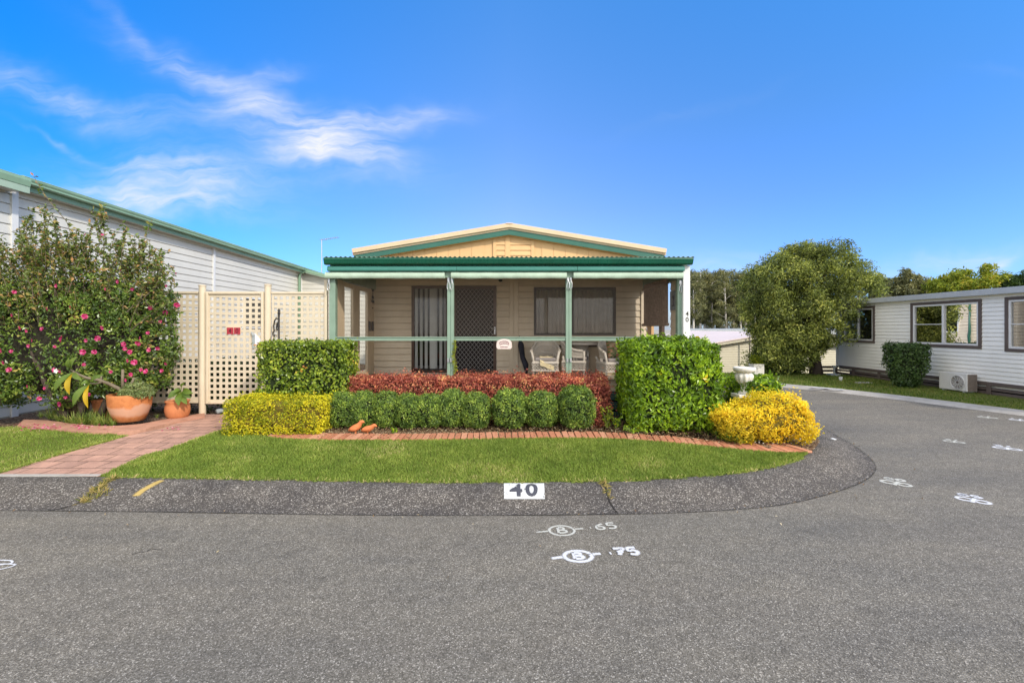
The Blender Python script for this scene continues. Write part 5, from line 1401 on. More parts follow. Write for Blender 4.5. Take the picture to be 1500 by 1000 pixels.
for s in (-1, 1): m_.prism([(14.4, 1.72), (14.4 + s * 7.3, rr(14.4 + 7.3)), (14.4 + s * 7.3, rr(21.7) - .06), (14.4, 1.66)], 'y', 23.7, 36.3)
m_.build('roof', MATS['pink_roof'], ch)
m_ = MB()
for s in (-1, 1): m_.prism([(14.4, 1.655), (14.4 + s * 7.28, rr(21.68) - .065), (14.4 + s * 7.28, rr(21.68) - .2), (14.4, 1.52)], 'y', 23.74, 23.77)
m_.build('barge_board', MATS['cream_weatherboard'], ch)
m_ = MB(); m_.tube([(XY(1098, 23.6), 23.6, -1.8), (XY(1098, 23.6), 23.6, 1.45)], .035, 8); m_.build('downpipe', MATS['taupe'], ch, smooth=True)
m_ = MB(); m_.tube([(8, 30, 1.64), (8, 30, 1.64)], .01, 4); 
fx = MB(); fx.box(XY(1108, 23.9) - .03, XY(1108, 23.9) + .05, 23.94, 23.98, -1.8, 1.2); fx.build('corner_trim', MATS['cream_weatherboard'], ch)
gh = thing('grey_roof_house', 'distant house with a pale grey roof behind the cream house', 'house', (20, 40, -2))
m_ = MB(); m_.prism([(10, 1.4), (34, 1.4), (33, 1.78), (11, 1.78)], 'y', 41, 41.2); m_.prism([(40.9, 1.38), (46, 1.9), (51, 1.38)], 'x', 10, 34); m_.build('roof', MATS['grey_fascia'], gh)
m_ = MB(); m_.box(10.5, 33.5, 41.5, 50, -2.2, 1.4); m_.build('wall', MATS['cream_weatherboard'], gh)
pl_ = thing('planter', 'grey planter box in front of the cream house with a fern in it', 'planter', (XY(1108, 17.6), 17.6, 0))
m_ = MB(); x_ = XY(1108, 17.6); m_.box(x_ - .2, x_ + .2, 17.4, 17.8, -.1, .5); m_.build('box', MATS['stone_white'], pl_, bevel=.01)

# ------------------------------------------------------------------ pots and garden pieces
m, nt, out = new_mat('weathered_terracotta'); N = NT(nt); p = N.pos()
sx = N.n('ShaderNodeSeparateXYZ'); N.l(p, sx.inputs[0]); n1 = N.noise(p, 7, 4, .6); n2 = N.noise(p, 1.8, 3)
zc_ = N.math('ADD', sx.outputs[2], N.math('MULTIPLY', N.math('SUBTRACT', n1, .5), .12)); zc_ = N.math('ADD', zc_, N.math('MULTIPLY', N.math('SUBTRACT', n2, .5), .18))
msk = N.ramp(zc_, [(.40, (0, 0, 0)), (.46, (1, 1, 1)), (.56, (1, 1, 1)), (.6, (0, 0, 0))])
c = N.ramp(N.noise(p, 16, 4, .7), [(.3, (.46, .16, .055)), (.7, (.62, .24, .085))])
c = N.mix(N.math('MULTIPLY', msk, .75), c, (.6, .37, .26, 1)); b = N.bsdf(c, .8, .25, 0, N.bump(n1, .2, .01)); N.l(b.outputs[0], out.inputs[0]); MATS['bowl_terracotta'] = m
pcx, pcy, pz = XY(190.5, 7.72), 7.72, .30
pot = thing('bowl_pot', 'large weathered terracotta bowl planter in front of the lattice fence', 'pot', (pcx, pcy, pz))
m_ = MB(); m_.lathe([(r_ * .78, z_) for r_, z_ in [(0, .0), (.25, .0), (.27, .01), (.33, .12), (.385, .26), (.398, .40), (.402, .455), (.393, .468), (.36, .468), (.355, .45), (.35, .42)]], (pcx, pcy, pz), 40)
m_.build('bowl', MATS['bowl_terracotta'], pot, smooth=True)
m_ = MB(); m_.lathe([(0, .425), (.15, .43), (.274, .42)], (pcx, pcy, pz), 24); m_.build('soil', MATS['mulch'], pot)
suc = thing('succulent', 'pale green succulent mound filling the right of the terracotta bowl', 'plant', (pcx + .13, pcy - .02, pz + .42))
P, Nn = ell_points(2600, (pcx + .13, pcy - .02, pz + .47), .25, .22, .19, .12, .12, 3, zmin=-.25)
V, Fc = leaf_arrays(P, Nn, .05, .028, .3, spread=.9, up=.5); leaf_object('foliage', V, Fc, np.repeat(clump_rnd(P, 3, .4, 12), 2), MATS['leaf_succulent'], suc)
m_ = MB(); m_.blob((pcx + .13, pcy - .02, pz + .47), .19, .16, .13, 12, 8, .2); m_.build('stems', MATS['core_green'], suc)  # one solid dark core, painted shade under the leaves

def big_leaf(mb, a, b, w, droop=.04, up=(0, -1, .3), n=6):
    a, b = Vector(a), Vector(b); d = (b - a); L_ = d.length; d.normalize(); up = Vector(up); s = d.cross(up).normalized(); nn = s.cross(d).normalized()
    prof = [.05, .5, .85, 1, .92, .6, .02]; i0 = len(mb.v)
    for k in range(n + 1):
        t = k / n; c = a + d * L_ * t + nn * droop * math.sin(math.pi * t) ; ww = w * prof[k]
        mb.v += [tuple(c - s * ww / 2 + nn * .16 * ww), tuple(c), tuple(c + s * ww / 2 + nn * .16 * ww)]
    for k in range(n):
        for q in range(2):
            a_ = i0 + k * 3 + q; mb.f.append((a_, a_ + 1, a_ + 4, a_ + 3))
fr = thing('frangipani', 'leaning bare frangipani branch with long drooping leaves rooted in the terracotta bowl', 'plant', (pcx - .1, pcy, pz + .45))
fp = lambda px, py, Y=7.3: (XY(px, Y), Y, ZY(py, Y))
m_ = MB(); m_.tube([fp(187, 578, 7.65), fp(176, 570, 7.6), fp(160, 562, 7.5), fp(143, 556, 7.38), fp(126, 553), fp(112, 547), fp(104, 541)], [.035, .032, .028, .026, .022, .018, .014], 8)
m_.tube([fp(180, 574, 7.6), fp(179.5, 556, 7.58), fp(180, 541, 7.56)], [.026, .022, .02], 8); m_.tube([fp(186, 572, 7.65), fp(193, 562, 7.62), fp(196, 553, 7.6)], [.022, .018, .016], 8)
m_.tube([fp(150, 559, 7.42), fp(140, 562, 7.34), fp(132, 561, 7.3)], [.018, .015, .012], 6); m_.tube([fp(148, 558, 7.42), fp(148.5, 549, 7.42)], [.016, .013], 6)
m_.build('branch', MATS['grey_stem'], fr, smooth=True)
tones = [('leaf', .45, [((107, 545), (79, 573), .11), ((107, 543), (112, 522), .11), ((109, 545), (121, 557), .09), ((132, 561), (107, 594), .12), ((133, 559), (152, 549), .08), ((108, 541), (101, 524), .08), ((131, 561), (118, 563), .07)]), ('leaf', .95, [((106, 547), (102, 578), .1), ((131, 562), (129, 598), .085)])]
for nm, rv, ls in tones:
    for a, b, w_ in ls:
        m_ = MB(); big_leaf(m_, fp(*a), fp(*b, 7.2), w_, .05); o = m_.build(nm, MATS['leaf_frangipani'], fr, smooth=True, fixn=False)
        at_ = o.data.attributes.new('rnd', 'FLOAT', 'FACE'); at_.data.foreach_set('value', np.clip(np.full(len(o.data.polygons), rv) + rng.normal(0, .05, len(o.data.polygons)), 0, 1).astype(np.float32))
m_ = MB()
for k in range(5):
    a = 2 * math.pi * k / 5; c = Vector(fp(83, 543, 7.2)); big_leaf(m_, c, c + Vector((math.cos(a) * .045, -.012, math.sin(a) * .045)), .03, .004, (0, -1, 0))
m_.build('flower', MATS['flower_white'], fr, fixn=False)
p2x, p2y = XY(260, 8.12), 8.12
pt = thing('terracotta_pot', 'small rounded terracotta pot beside the gate post', 'pot', (p2x, p2y, .25))
m_ = MB(); m_.lathe([(0, 0), (.14, 0), (.18, .07), (.198, .16), (.19, .24), (.17, .29), (.19, .315), (.195, .335), (.172, .34), (.16, .29)], (p2x, p2y, .25), 32); m_.build('body', MATS['terracotta'], pt, smooth=True)
m_ = MB(); m_.lathe([(0, .285), (.162, .29)], (p2x, p2y, .25), 20); m_.build('soil', MATS['mulch'], pt)
pp = thing('leafy_plant', 'young plant with broad drooping leaves in the small terracotta pot', 'plant', (p2x, p2y, .54))
m_ = MB(); m_.tube([(p2x + .05, p2y, .52), (p2x + .07, p2y - .02, .7), (p2x + .09, p2y - .03, .84)], [.014, .011, .007], 6); m_.build('stem', MATS['green_stem'], pp)
q8 = lambda px, py, Y=8.0: (XY(px, Y), Y, ZY(py, Y))
for a, b, w_ in (((266, 572), (246, 583), .12), ((267, 573), (262, 594), .13), ((268, 573), (274, 592), .12), ((268, 571), (283, 576), .11), ((267, 569), (271, 560), .06), ((268, 572), (280, 583), .1), ((266, 571), (254, 576), .09)):
    m_ = MB(); big_leaf(m_, q8(*a), q8(b[0], b[1], 7.86), w_, .035); o = m_.build('leaf', MATS['leaf_frangipani'], pp, smooth=True, fixn=False)
    at_ = o.data.attributes.new('rnd', 'FLOAT', 'FACE'); at_.data.foreach_set('value', np.full(len(o.data.polygons), random.uniform(.05, .5), dtype=np.float32))
for (px, Y, r_, h_, mt, nm, lab) in ((112, 8.1, .2, .42, 'brown_pot', 'dark_pot', 'dark brown pot half hidden under the flowering bush'), (151, 8.25, .16, .36, 'terracotta', 'terracotta_pot', 'narrow terracotta pot in shade left of the big bowl')):
    x_ = XY(px, Y); m_ = MB(); m_.lathe([(0, 0), (r_ * .7, 0), (r_, h_ * .85), (r_ * 1.08, h_ * .86), (r_ * 1.08, h_), (r_ * .95, h_), (r_ * .9, h_ * .85), (0, h_ * .84)], (x_, Y, .24), 24)
    tag(m_.build(nm, MATS[mt], None, (x_, Y, .24), smooth=False), lab, 'pot')

def bird(name, lab, px, py, s, pts, rs):
    v = at(px, py); v.z -= .022; m_ = MB(); m_.tube([(v.x + x_ * s, v.y + y_ * s, v.z + z_ * s) for x_, y_, z_ in pts], [r_ * s for r_ in rs], 14)
    o = m_.build(name, MATS['terracotta_bird'], None, (v.x, v.y, v.z), smooth=True); md = o.modifiers.new('s', 'SUBSURF'); md.levels = md.render_levels = 1
    m_ = MB()
    for yy in (-.016, .022): m_.tube([(v.x - .005 * s, v.y + yy * s, v.z - .02 * s), (v.x, v.y + yy * s, v.z + .05 * s)], .009 * s, 6)
    m_.build('foot', MATS['terracotta_bird'], o)
    for sy in (-1, 1):
        m_ = MB(); m_.blob((v.x - .02 * s, v.y + sy * .046 * s, v.z + .085 * s), .055 * s, .01 * s, .028 * s, 10, 6); m_.build('wing', MATS['terracotta_bird'], o, smooth=True)
    tag(o, lab, 'garden ornament', 'terracotta birds in the garden bed')
bird('bird_ornament', 'terracotta bird ornament with raised head, the left one of the pair', 521, 634, 1.12, [(-.105, 0, .055), (-.085, 0, .06), (-.05, 0, .075), (0, 0, .092), (.04, 0, .118), (.06, 0, .15), (.075, 0, .178), (.095, 0, .182), (.112, 0, .174), (.128, 0, .166)], [.008, .026, .045, .054, .046, .03, .03, .028, .014, .004])
bird('bird_ornament', 'terracotta bird ornament crouching with low head, the right one of the pair', 539, 634, 1.1, [(-.1, 0, .06), (-.08, 0, .06), (-.045, 0, .068), (0, 0, .078), (.04, 0, .092), (.065, 0, .112), (.085, 0, .13), (.102, 0, .13), (.118, 0, .12), (.132, 0, .11)], [.008, .026, .044, .05, .043, .03, .03, .027, .013, .004])

ux_, uy_ = XY(1090, 7.6), 7.6
ur = thing('bird_bath', 'pale stone bird bath on a pedestal behind the golden shrub', 'bird bath', (ux_, uy_, .25))
m_ = MB(); m_.lathe([(0, .93), (.11, .95), (.15, .99), (.172, .985), (.176, .96), (.168, .93), (.14, .905), (.095, .89)], (ux_, uy_, .25), 40); m_.build('rim', MATS['stone_white'], ur, smooth=True)
m_ = MB(); m_.lathe([(.1, .90), (.135, .86), (.14, .82), (.115, .75), (.07, .7), (.05, .67), (.05, .6), (.085, .56), (.1, .535)], (ux_, uy_, .25), 60, .07, 10); m_.build('bowl', MATS['stone_white'], ur, smooth=True)
m_ = MB(); m_.box(ux_ - .16, ux_ + .12, uy_ - .14, uy_ + .14, .72, .783); m_.box(ux_ - .13, ux_ + .09, uy_ - .11, uy_ + .11, .67, .719); m_.lathe([(.09, .42), (.07, .36), (.065, .15), (.1, .06), (.13, .0)], (ux_ + .0, uy_, .25), 24); m_.build('pedestal', MATS['stone_white'], ur, bevel=.008)
# ------------------------------------------------------------------ clipped shrubs
def hedge(name, label, cat, box, r, n, L_, W_, leaf, core, group=None, wob=.03, deep=.05, sd=1.0, spread=.8, taper=None, inset=.09, ws=3.0, up=.2, bottom=.3, stragglers=0, clump=.35, cs=6, extra=None, warp=None):
    x0, x1, y0, y1, z0, z1 = box
    t = thing(name, label, cat, ((x0 + x1) / 2, (y0 + y1) / 2, min(z0, .25) if z0 < .5 else .25), group)
    P, Nn = rbox_points(n, *box, r, wob, deep, sd, bottom, ws)
    if stragglers:
        k = rng.choice(len(P), stragglers); Q = P[k] + Nn[k] * rng.uniform(.02, .09, (stragglers, 1)) + np.array([0, 0, .02]); P = np.r_[P, Q]; Nn = np.r_[Nn, Nn[k]]
    if n < 34000:
        kk = hollow(P, 3.2, sd + 7, .15, .93, 1.1) & hollow(P, 9, sd + 3, .3, .95, .9); P, Nn = P[kk], Nn[kk]
    if taper is not None: P = taper(P)
    V, Fc = leaf_arrays(P, Nn, L_, W_, .22, spread=spread, up=up)
    rn_ = clump_rnd(P, sd + 2, clump, cs)
    if extra is not None: rn_ = extra(P, Nn, rn_)
    leaf_object('foliage', V, Fc, np.repeat(rn_, 2), MATS[leaf], t)
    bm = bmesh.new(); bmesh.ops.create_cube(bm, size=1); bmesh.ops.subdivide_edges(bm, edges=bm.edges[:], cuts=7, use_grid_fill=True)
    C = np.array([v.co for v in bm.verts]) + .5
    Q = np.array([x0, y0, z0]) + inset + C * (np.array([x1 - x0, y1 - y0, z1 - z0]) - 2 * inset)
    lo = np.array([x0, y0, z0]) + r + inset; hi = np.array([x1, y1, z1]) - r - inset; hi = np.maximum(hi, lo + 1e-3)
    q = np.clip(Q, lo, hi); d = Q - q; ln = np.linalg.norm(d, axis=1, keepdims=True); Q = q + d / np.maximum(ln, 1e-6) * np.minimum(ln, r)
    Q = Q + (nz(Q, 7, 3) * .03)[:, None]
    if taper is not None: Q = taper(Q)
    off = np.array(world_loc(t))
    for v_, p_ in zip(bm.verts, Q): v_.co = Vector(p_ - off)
    me = bpy.data.meshes.new('dark_core'); bm.to_mesh(me); bm.free(); link_mesh('dark_core', me, MATS[core], t)  # solid dark core stands in for the shade inside the leaves
    return t
hedge('hedge', 'big bright green clipped hedge block at the right end of the porch', 'hedge', (1.93, 3.42, 6.95, 8.15, .25, 1.70), .2, 24000, .082, .033, 'leaf_hedge', 'core_green', wob=.05, deep=.06, sd=1, stragglers=900, ws=2.2, up=.5, clump=.45, cs=4)
sq = hedge('hedge', 'square green hedge raised on bare stems in front of the fence', 'hedge', (-4.34, -2.80, 7.55, 8.3, .72, 1.665), .1, 13500, .058, .036, 'leaf_square', 'core_green', wob=.03, deep=.05, sd=2, bottom=1, stragglers=250, spread=.9)
m_ = MB()
for pts_ in (((-3.35, 7.95, .2), (-3.33, 7.9, .5), (-3.42, 7.9, .85)), ((-3.22, 7.95, .2), (-3.2, 7.9, .45), (-3.05, 7.9, .85)), ((-3.28, 7.95, .2), (-3.32, 8.0, .5), (-3.6, 8, .8)), ((-3.22, 7.95, .25), (-3.1, 7.9, .52), (-2.96, 7.85, .72), (-2.86, 7.8, .78))): m_.tube(pts_, [.035, .03, .026, .02][:len(pts_)], 8)
m_.build('trunk', MATS['bark'], sq, smooth=True)
def sunlit_gold(P, Nn, r):                              # paints sunlit lightness into the leaf tones on top and sunward side
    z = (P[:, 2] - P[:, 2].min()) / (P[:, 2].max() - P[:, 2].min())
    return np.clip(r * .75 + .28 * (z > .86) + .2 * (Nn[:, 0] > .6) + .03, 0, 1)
hedge('hedge', 'low yellow clipped hedge beside the brick path', 'hedge', (-4.44, -2.92, 6.82, 7.62, .22, .80), .09, 19000, .036, .019, 'leaf_goldgreen', 'core_yellow', wob=.022, deep=.04, sd=3, stragglers=500, extra=sunlit_gold)
hedge('hedge', 'yellow green clipped hedge behind the low yellow one, by the gate', 'hedge', (-4.5, -3.5, 7.66, 8.25, .22, .83), .09, 8000, .036, .02, 'leaf_lime', 'core_green', wob=.025, deep=.04, sd=4)
def sunlit_amber(P, Nn, r):  # lighter tones painted where leaves face up and sunward; green at lower left
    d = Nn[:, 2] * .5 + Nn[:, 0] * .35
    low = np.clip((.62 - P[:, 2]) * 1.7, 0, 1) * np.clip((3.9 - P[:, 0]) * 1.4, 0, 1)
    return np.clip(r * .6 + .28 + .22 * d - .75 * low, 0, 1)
def amb_t(P):
    P = P.copy(); x = (P[:, 0] - 3.12) / 1.5
    P[:, 2] = .14 + (P[:, 2] - .14) * (1 - .3 * (lambda q: q * q * (3 - 2 * q))(np.clip((.78 - x) / .5, 0, 1))) * (1 - .18 * np.clip((x - .75) / .25, 0, 1))
    k = np.clip((P[:, 2] - .2) / .35, 0, 1); P[:, 0] = 3.75 + (P[:, 0] - 3.75) * (.86 + .14 * k)
    return P
gs = hedge('shrub', 'rounded golden shrub at the corner beside the bird bath', 'shrub', (3.1, 4.68, 6.55, 7.45, .14, .93), .3, 22000, .042, .021, 'leaf_amber', 'core_yellow', wob=.1, deep=.08, sd=5, stragglers=2200, ws=2.6, extra=sunlit_amber, taper=amb_t, spread=.9, up=.4)
hedge('hedge', 'long red leaved hedge along the porch behind the clipped balls', 'hedge', (-2.82, 1.74, 7.72, 8.22, .3, 1.06), .12, 36000, .042, .02, 'leaf_red', 'core_red', wob=.045, deep=.06, sd=6, stragglers=3000, up=.6, spread=.9)
hedge('shrub', 'rust red shrub end standing to the ground right of the last clipped ball', 'shrub', (1.22, 1.72, 7.42, 7.75, .22, .98), .12, 7500, .042, .02, 'leaf_red', 'core_red', wob=.05, deep=.06, sd=16, stragglers=400, spread=.9)
# clipped balls
def ball(seed):
    t = thing('clipped_ball', '', 'shrub', (0, 0, 0), 'row of clipped green balls')
    P, Nn = ell_points(6800, (0, 0, .29), .285, .27, .30, .045, .07, seed, zmin=-.85, ws=2.4, pw=.85)
    kk = hollow(P, 7, seed, .15, .92, 1.3); P, Nn = P[kk], Nn[kk]; k2 = rng.choice(len(P), 240); P = np.r_[P, P[k2] + Nn[k2] * rng.uniform(.01, .05, (240, 1))]; Nn = np.r_[Nn, Nn[k2]]
    V, Fc = leaf_arrays(P, Nn, .036, .017, .25, spread=.95, up=.25)
    leaf_object('foliage', V, Fc, np.repeat(clump_rnd(P, seed, .4, 9), 2), MATS['leaf_box'], t)
    m_ = MB(); m_.blob((0, 0, .29), .235, .225, .25, 14, 10, .12, seed); m_.build('dark_core', MATS['core_green'], t)  # dark solid inside the ball, painted shade behind leaf gaps
    return t
protos = [ball(21), ball(22), ball(23), ball(24), ball(25)]
BX = [(503, 'partly behind the square hedge stems', 1.05), (532, 'directly behind the terracotta birds', .98), (566, 'right of the terracotta birds', 1.0), (598, '', .98), (630, '', 1.0), (661, '', 1.02), (697, '', .98), (746, '', 1.1), (793, '', 1.06), (844, '', 1.12)]
LBL = ['clipped green ball at the left end of the row, by the square hedge stems', 'clipped green ball directly behind the two terracotta birds', 'clipped green ball third from the left, just right of the terracotta birds', 'clipped green ball fourth from the left, merging with its neighbours', 'clipped green ball fifth from the left in the row', 'clipped green ball below the middle double porch post', 'clipped green ball below the security door, fourth from the right', 'clipped green ball with bluish tint below the white plaque, third from the right', 'clipped green ball second from the right in the row', 'clipped green ball at the right end of the row, the largest']
for i, ((px, _, s), lb) in enumerate(zip(BX, LBL)):
    o = protos[i] if i < 5 else copy_tree(protos[(i * 2 + 1) % 5])
    Yb = 7.42 + .03 * ((i * 7) % 3)
    o.location = (XY(px, Yb), Yb, g(0, Yb) - .015); o.rotation_euler.z = [0, 2.2, 4, .9, 3.1, 5.2, 1.5, 4.5, 2.7, .4][i]; o.scale = (s * (1 + .04 * ((i * 5) % 3 - 1)) * (.86 if i < 7 else 1), s * (.92 if i < 7 else 1), s * (1.02 + .05 * ((i * 7) % 4 - 1.5) / 1.5)); o.rotation_euler.x = .05 * ((i * 3) % 5 - 2) / 2; o['label'] = lb

# ------------------------------------------------------------------ flowering bush on the left
cam = thing('camellia', 'large flowering bush with pink blooms in front of the white house and lattice', 'bush', (-7.9, 7.75, .25))
CC, CR, PW2 = np.array([-8.1, 8.02, 1.76]), np.array([2.04, .5, 1.32]), .72
P, Nn = ell_points(56000, CC, *CR, .09, .09, 31, zmin=-1, ws=3.2, pw=PW2)
k = (P[:, 1] < 8.3); P, Nn = P[k], Nn[k]
hl = nz(P, 3.4, 9) + .6 * nz(P, 8, 12); keep = rng.uniform(0, 1, len(P)) < np.clip(.72 + 1.5 * hl, .05, 1); P, Nn = P[keep], Nn[keep]
zt = P[:, 2]; keep = (zt < 2.5) | (rng.uniform(0, 1, len(P)) < np.clip(1.1 - (zt - 2.1) * 1.1, .14, 1)); P, Nn = P[keep], Nn[keep]
keep = (P[:, 2] > .62 + .15 * np.sin(P[:, 0] * 5) + .12 * (P[:, 0] > -6.8)); P, Nn = P[keep], Nn[keep]
V, Fc = leaf_arrays(P, Nn, .068, .034, .25, spread=.9, up=.1)
leaf_object('foliage', V, Fc, np.repeat(clump_rnd(P, 31, .5, 5), 2), MATS['leaf_camellia'], cam)
bm = bmesh.new(); m_ = MB(); m_.blob(tuple(CC + np.array([0, .1, -.05])), CR[0] * .82, CR[1] * .72, CR[2] * .78, 20, 14, .14, 8); m_.build('dark_core', MATS['core_dark'], cam, smooth=True)  # solid dark blob stands in for the shaded inside of the bush
Yc = 7.9; cx = lambda px: XY(px, Yc); cz = lambda py: ZY(py, Yc)
TOPS = [(-30, 330), (2, 352), (16, 335), (30, 312), (42, 318), (52, 297), (58, 330), (66, 338), (80, 345), (95, 325), (106, 335), (118, 332), (112, 352), (128, 338), (140, 330), (152, 305), (158, 316), (166, 350), (176, 340), (188, 352), (193, 338), (204, 366), (213, 322), (216, 352), (224, 372), (236, 365), (246, 392), (258, 402), (262, 420), (254, 448), (263, 444), (150, 350), (85, 365), (70, 372), (30, 360), (200, 385), (130, 365), (105, 372), (180, 372), (10, 375), (228, 395), (245, 412)]
st = MB(); LP, LN = [], []
def shoot(a, b, bend=.06, r=.007, step=.02, dens=1.0, start=.15):
    a, b = Vector(a), Vector(b); mid = (a + b) / 2 + Vector((random.uniform(-1, 1) * bend, random.uniform(-1, .2) * bend, 0))
    pts_ = [a.lerp(mid, t / 4).lerp(mid.lerp(b, t / 4), t / 4) for t in range(5)]
    st.tube(pts_, [r * .8, r * .7, r * .6, r * .45, r * .3], 5)
    L_ = (b - a).length; n = int(L_ / step)
    for q in range(n):
        t = start + (1 - start) * (q + random.random()) / n
        if random.random() > dens: continue
        p = a.lerp(mid, t).lerp(mid.lerp(b, t), t)
        ang = q * 2.4 + random.random(); o_ = Vector((math.cos(ang), math.sin(ang), random.uniform(0, .8)))
        LP.append(p + o_ * .012); LN.append(o_ + Vector((0, 0, .6)))
for (px, py) in TOPS:
    tx, tz = cx(px), cz(py); ty = Yc + random.uniform(-.25, .25)
    bxp = tx * .72 + -8.0 * .28 + random.uniform(-.15, .15); bz = min(tz - .5, 2.2 + random.uniform(-.4, .4))
    shoot((bxp, ty + random.uniform(-.15, .1), bz), (tx, ty, tz), .1, .011)
    for _ in range(5):                               # side twigs
        t = random.uniform(.45, .93); q = Vector((bxp, ty, bz)).lerp(Vector((tx, ty, tz)), t)
        shoot(q, q + Vector((random.uniform(-.25, .25), random.uniform(-.25, .1), random.uniform(.08, .32))), .03, .006)
for _ in range(200):                                 # fine shoots standing out of the whole face
    px, py = random.uniform(0, 250), random.uniform(365, 470)
    x_, z_ = cx(px), cz(py); dx = (x_ - CC[0]) / CR[0]
    if abs(dx) > .97: continue
    yf = 8.02 - .5 * math.sqrt(max(.05, 1 - abs(dx) ** 2.5)) * random.uniform(.3, .95)
    shoot((x_, yf, z_ - .25), (x_ + random.uniform(-.12, .12), yf - random.uniform(.02, .15), z_ + random.uniform(.05, .3)), .05, .007)
for px0, py0, px1, py1 in ((235, 430, 262, 410), (240, 450, 258, 440), (232, 470, 252, 475), (228, 500, 256, 488), (222, 520, 262, 526), (225, 535, 245, 531), (215, 500, 240, 508), (235, 415, 268, 395), (228, 480, 250, 462), (210, 540, 236, 545), (30, 560, 20, 590), (70, 560, 62, 588), (200, 545, 225, 560), (215, 515, 238, 498)):
    shoot((cx(px0) - .1, 7.75, cz(py0)), (cx(px1), 7.7, cz(py1)), .05, .008, .022)
st_main = st; st = MB(); shoot((cx(138), 7.7, cz(400)), (cx(122), 7.6, cz(330)), .02, .012); shoot((cx(122), 7.6, cz(330)), (cx(84), 7.5, cz(268)), .09, .009, .03, .9, .02)
st.build('arching_stem', MATS['grey_stem'], cam, smooth=True); st_main.build('stems', MATS['grey_stem'], cam, smooth=True)
LP = np.array([tuple(p) for p in LP]); LN = np.array([tuple(p) for p in LN])
V, Fc = leaf_arrays(LP, nrm(LN), .072, .036, .22, spread=.7, up=.6)
leaf_object('shoots', V, Fc, np.repeat(rng.uniform(0, 1, len(LP)), 2), MATS['leaf_shoot'], cam)
m_ = MB()
for x0, x1 in ((-7.7, -8.4), (-7.5, -7.6), (-7.3, -6.8)): m_.tube([(x0, 7.85, .2), ((x0 + x1) / 2, 7.8, .7), (x1, 7.8, 1.5)], [.06, .05, .03], 8)
m_.build('trunk', MATS['bark'], cam, smooth=True)
# blooms
def bloom(seed):
    rr_ = random.Random(seed); me = bpy.data.meshes.new('flower'); V = []; Fc = []; rn_ = []
    for ring, (n_, R_, tilt) in enumerate(((6, .052, .25), (5, .034, .7))):
        for k in range(n_):
            a = 2 * math.pi * (k + .5 * ring + rr_.uniform(-.15, .15)) / n_; c, s = math.cos(a), math.sin(a); i = len(V)
            def pt_(r, w, h): return (c * r - s * w, -h, s * r + c * w)
            w_ = R_ * .48; V += [pt_(.004, 0, 0), pt_(R_ * .6, -w_, R_ * .35 * tilt), pt_(R_ * 1.05, -w_ * .45, R_ * tilt), pt_(R_ * .95, 0, R_ * tilt * 1.15), pt_(R_ * 1.05, w_ * .45, R_ * tilt), pt_(R_ * .6, w_, R_ * .35 * tilt)]
            Fc += [(i, i + 1, i + 2, i + 3), (i, i + 3, i + 4, i + 5)]; v_ = rr_.uniform(.1, .95); rn_ += [v_, min(1, v_ + .12)]
    me.from_pydata(V, [], Fc); a = me.attributes.new('rnd', 'FLOAT', 'FACE'); a.data.foreach_set('value', np.array(rn_, dtype=np.float32)); me.materials.append(MATS['petal'])
    return me
blooms = [bloom(1), bloom(2), bloom(3)]
FL2 = [(70, 25), (60, 140), (100, 200), (130, 215), (205, 205), (158, 262), (140, 288), (298, 258), (303, 245), (268, 292), (8, 312), (55, 315), (345, 100), (232, 108), (415, 145), (500, 200), (515, 12), (645, 10), (420, 262), (405, 318), (460, 318), (478, 252), (738, 102), (865, 88), (808, 125), (783, 170), (685, 252), (675, 275), (722, 225), (605, 280), (610, 303), (635, 318), (625, 360), (655, 368), (727, 308), (810, 375), (790, 410), (712, 412), (542, 415), (615, 455), (640, 428), (265, 405), (290, 410), (135, 485), (218, 495), (192, 545), (320, 540), (292, 572), (435, 525), (410, 380), (18, 370), (45, 405), (770, 300), (690, 405)]
FLP = [(x / 3.333, 420 + y / 3.333) for x, y in FL2] + [(x / 4, 220 + y / 4) for x, y in ((500, 495), (600, 495), (712, 697), (1033, 722), (690, 770), (330, 795), (775, 815), (975, 795))]
for i, (px, py) in enumerate(FLP):
    x_, z_ = XY(px, 7.55), ZY(py, 7.55)
    for _ in range(4):
        dx, dz = abs((x_ - CC[0]) / CR[0]), abs((z_ - CC[2]) / CR[2]); k_ = 1 - dx ** (2 / PW2) - dz ** (2 / PW2)
        yf = CC[1] - CR[1] * (max(.02, k_) ** (PW2 / 2)) - .11; x_, z_ = XY(px, yf), ZY(py, yf)
    o = bpy.data.objects.new('flower', blooms[i % 3]); COL.objects.link(o); o.parent = cam
    o.location = Vector((x_, yf, z_)) - cam.location; o.rotation_euler = (random.uniform(-.5, .5), random.uniform(0, 6), random.uniform(-.7, .7)); s = random.uniform(.5, .95) * (1.0 if py > 430 else .8); o.scale = (s, s, s)

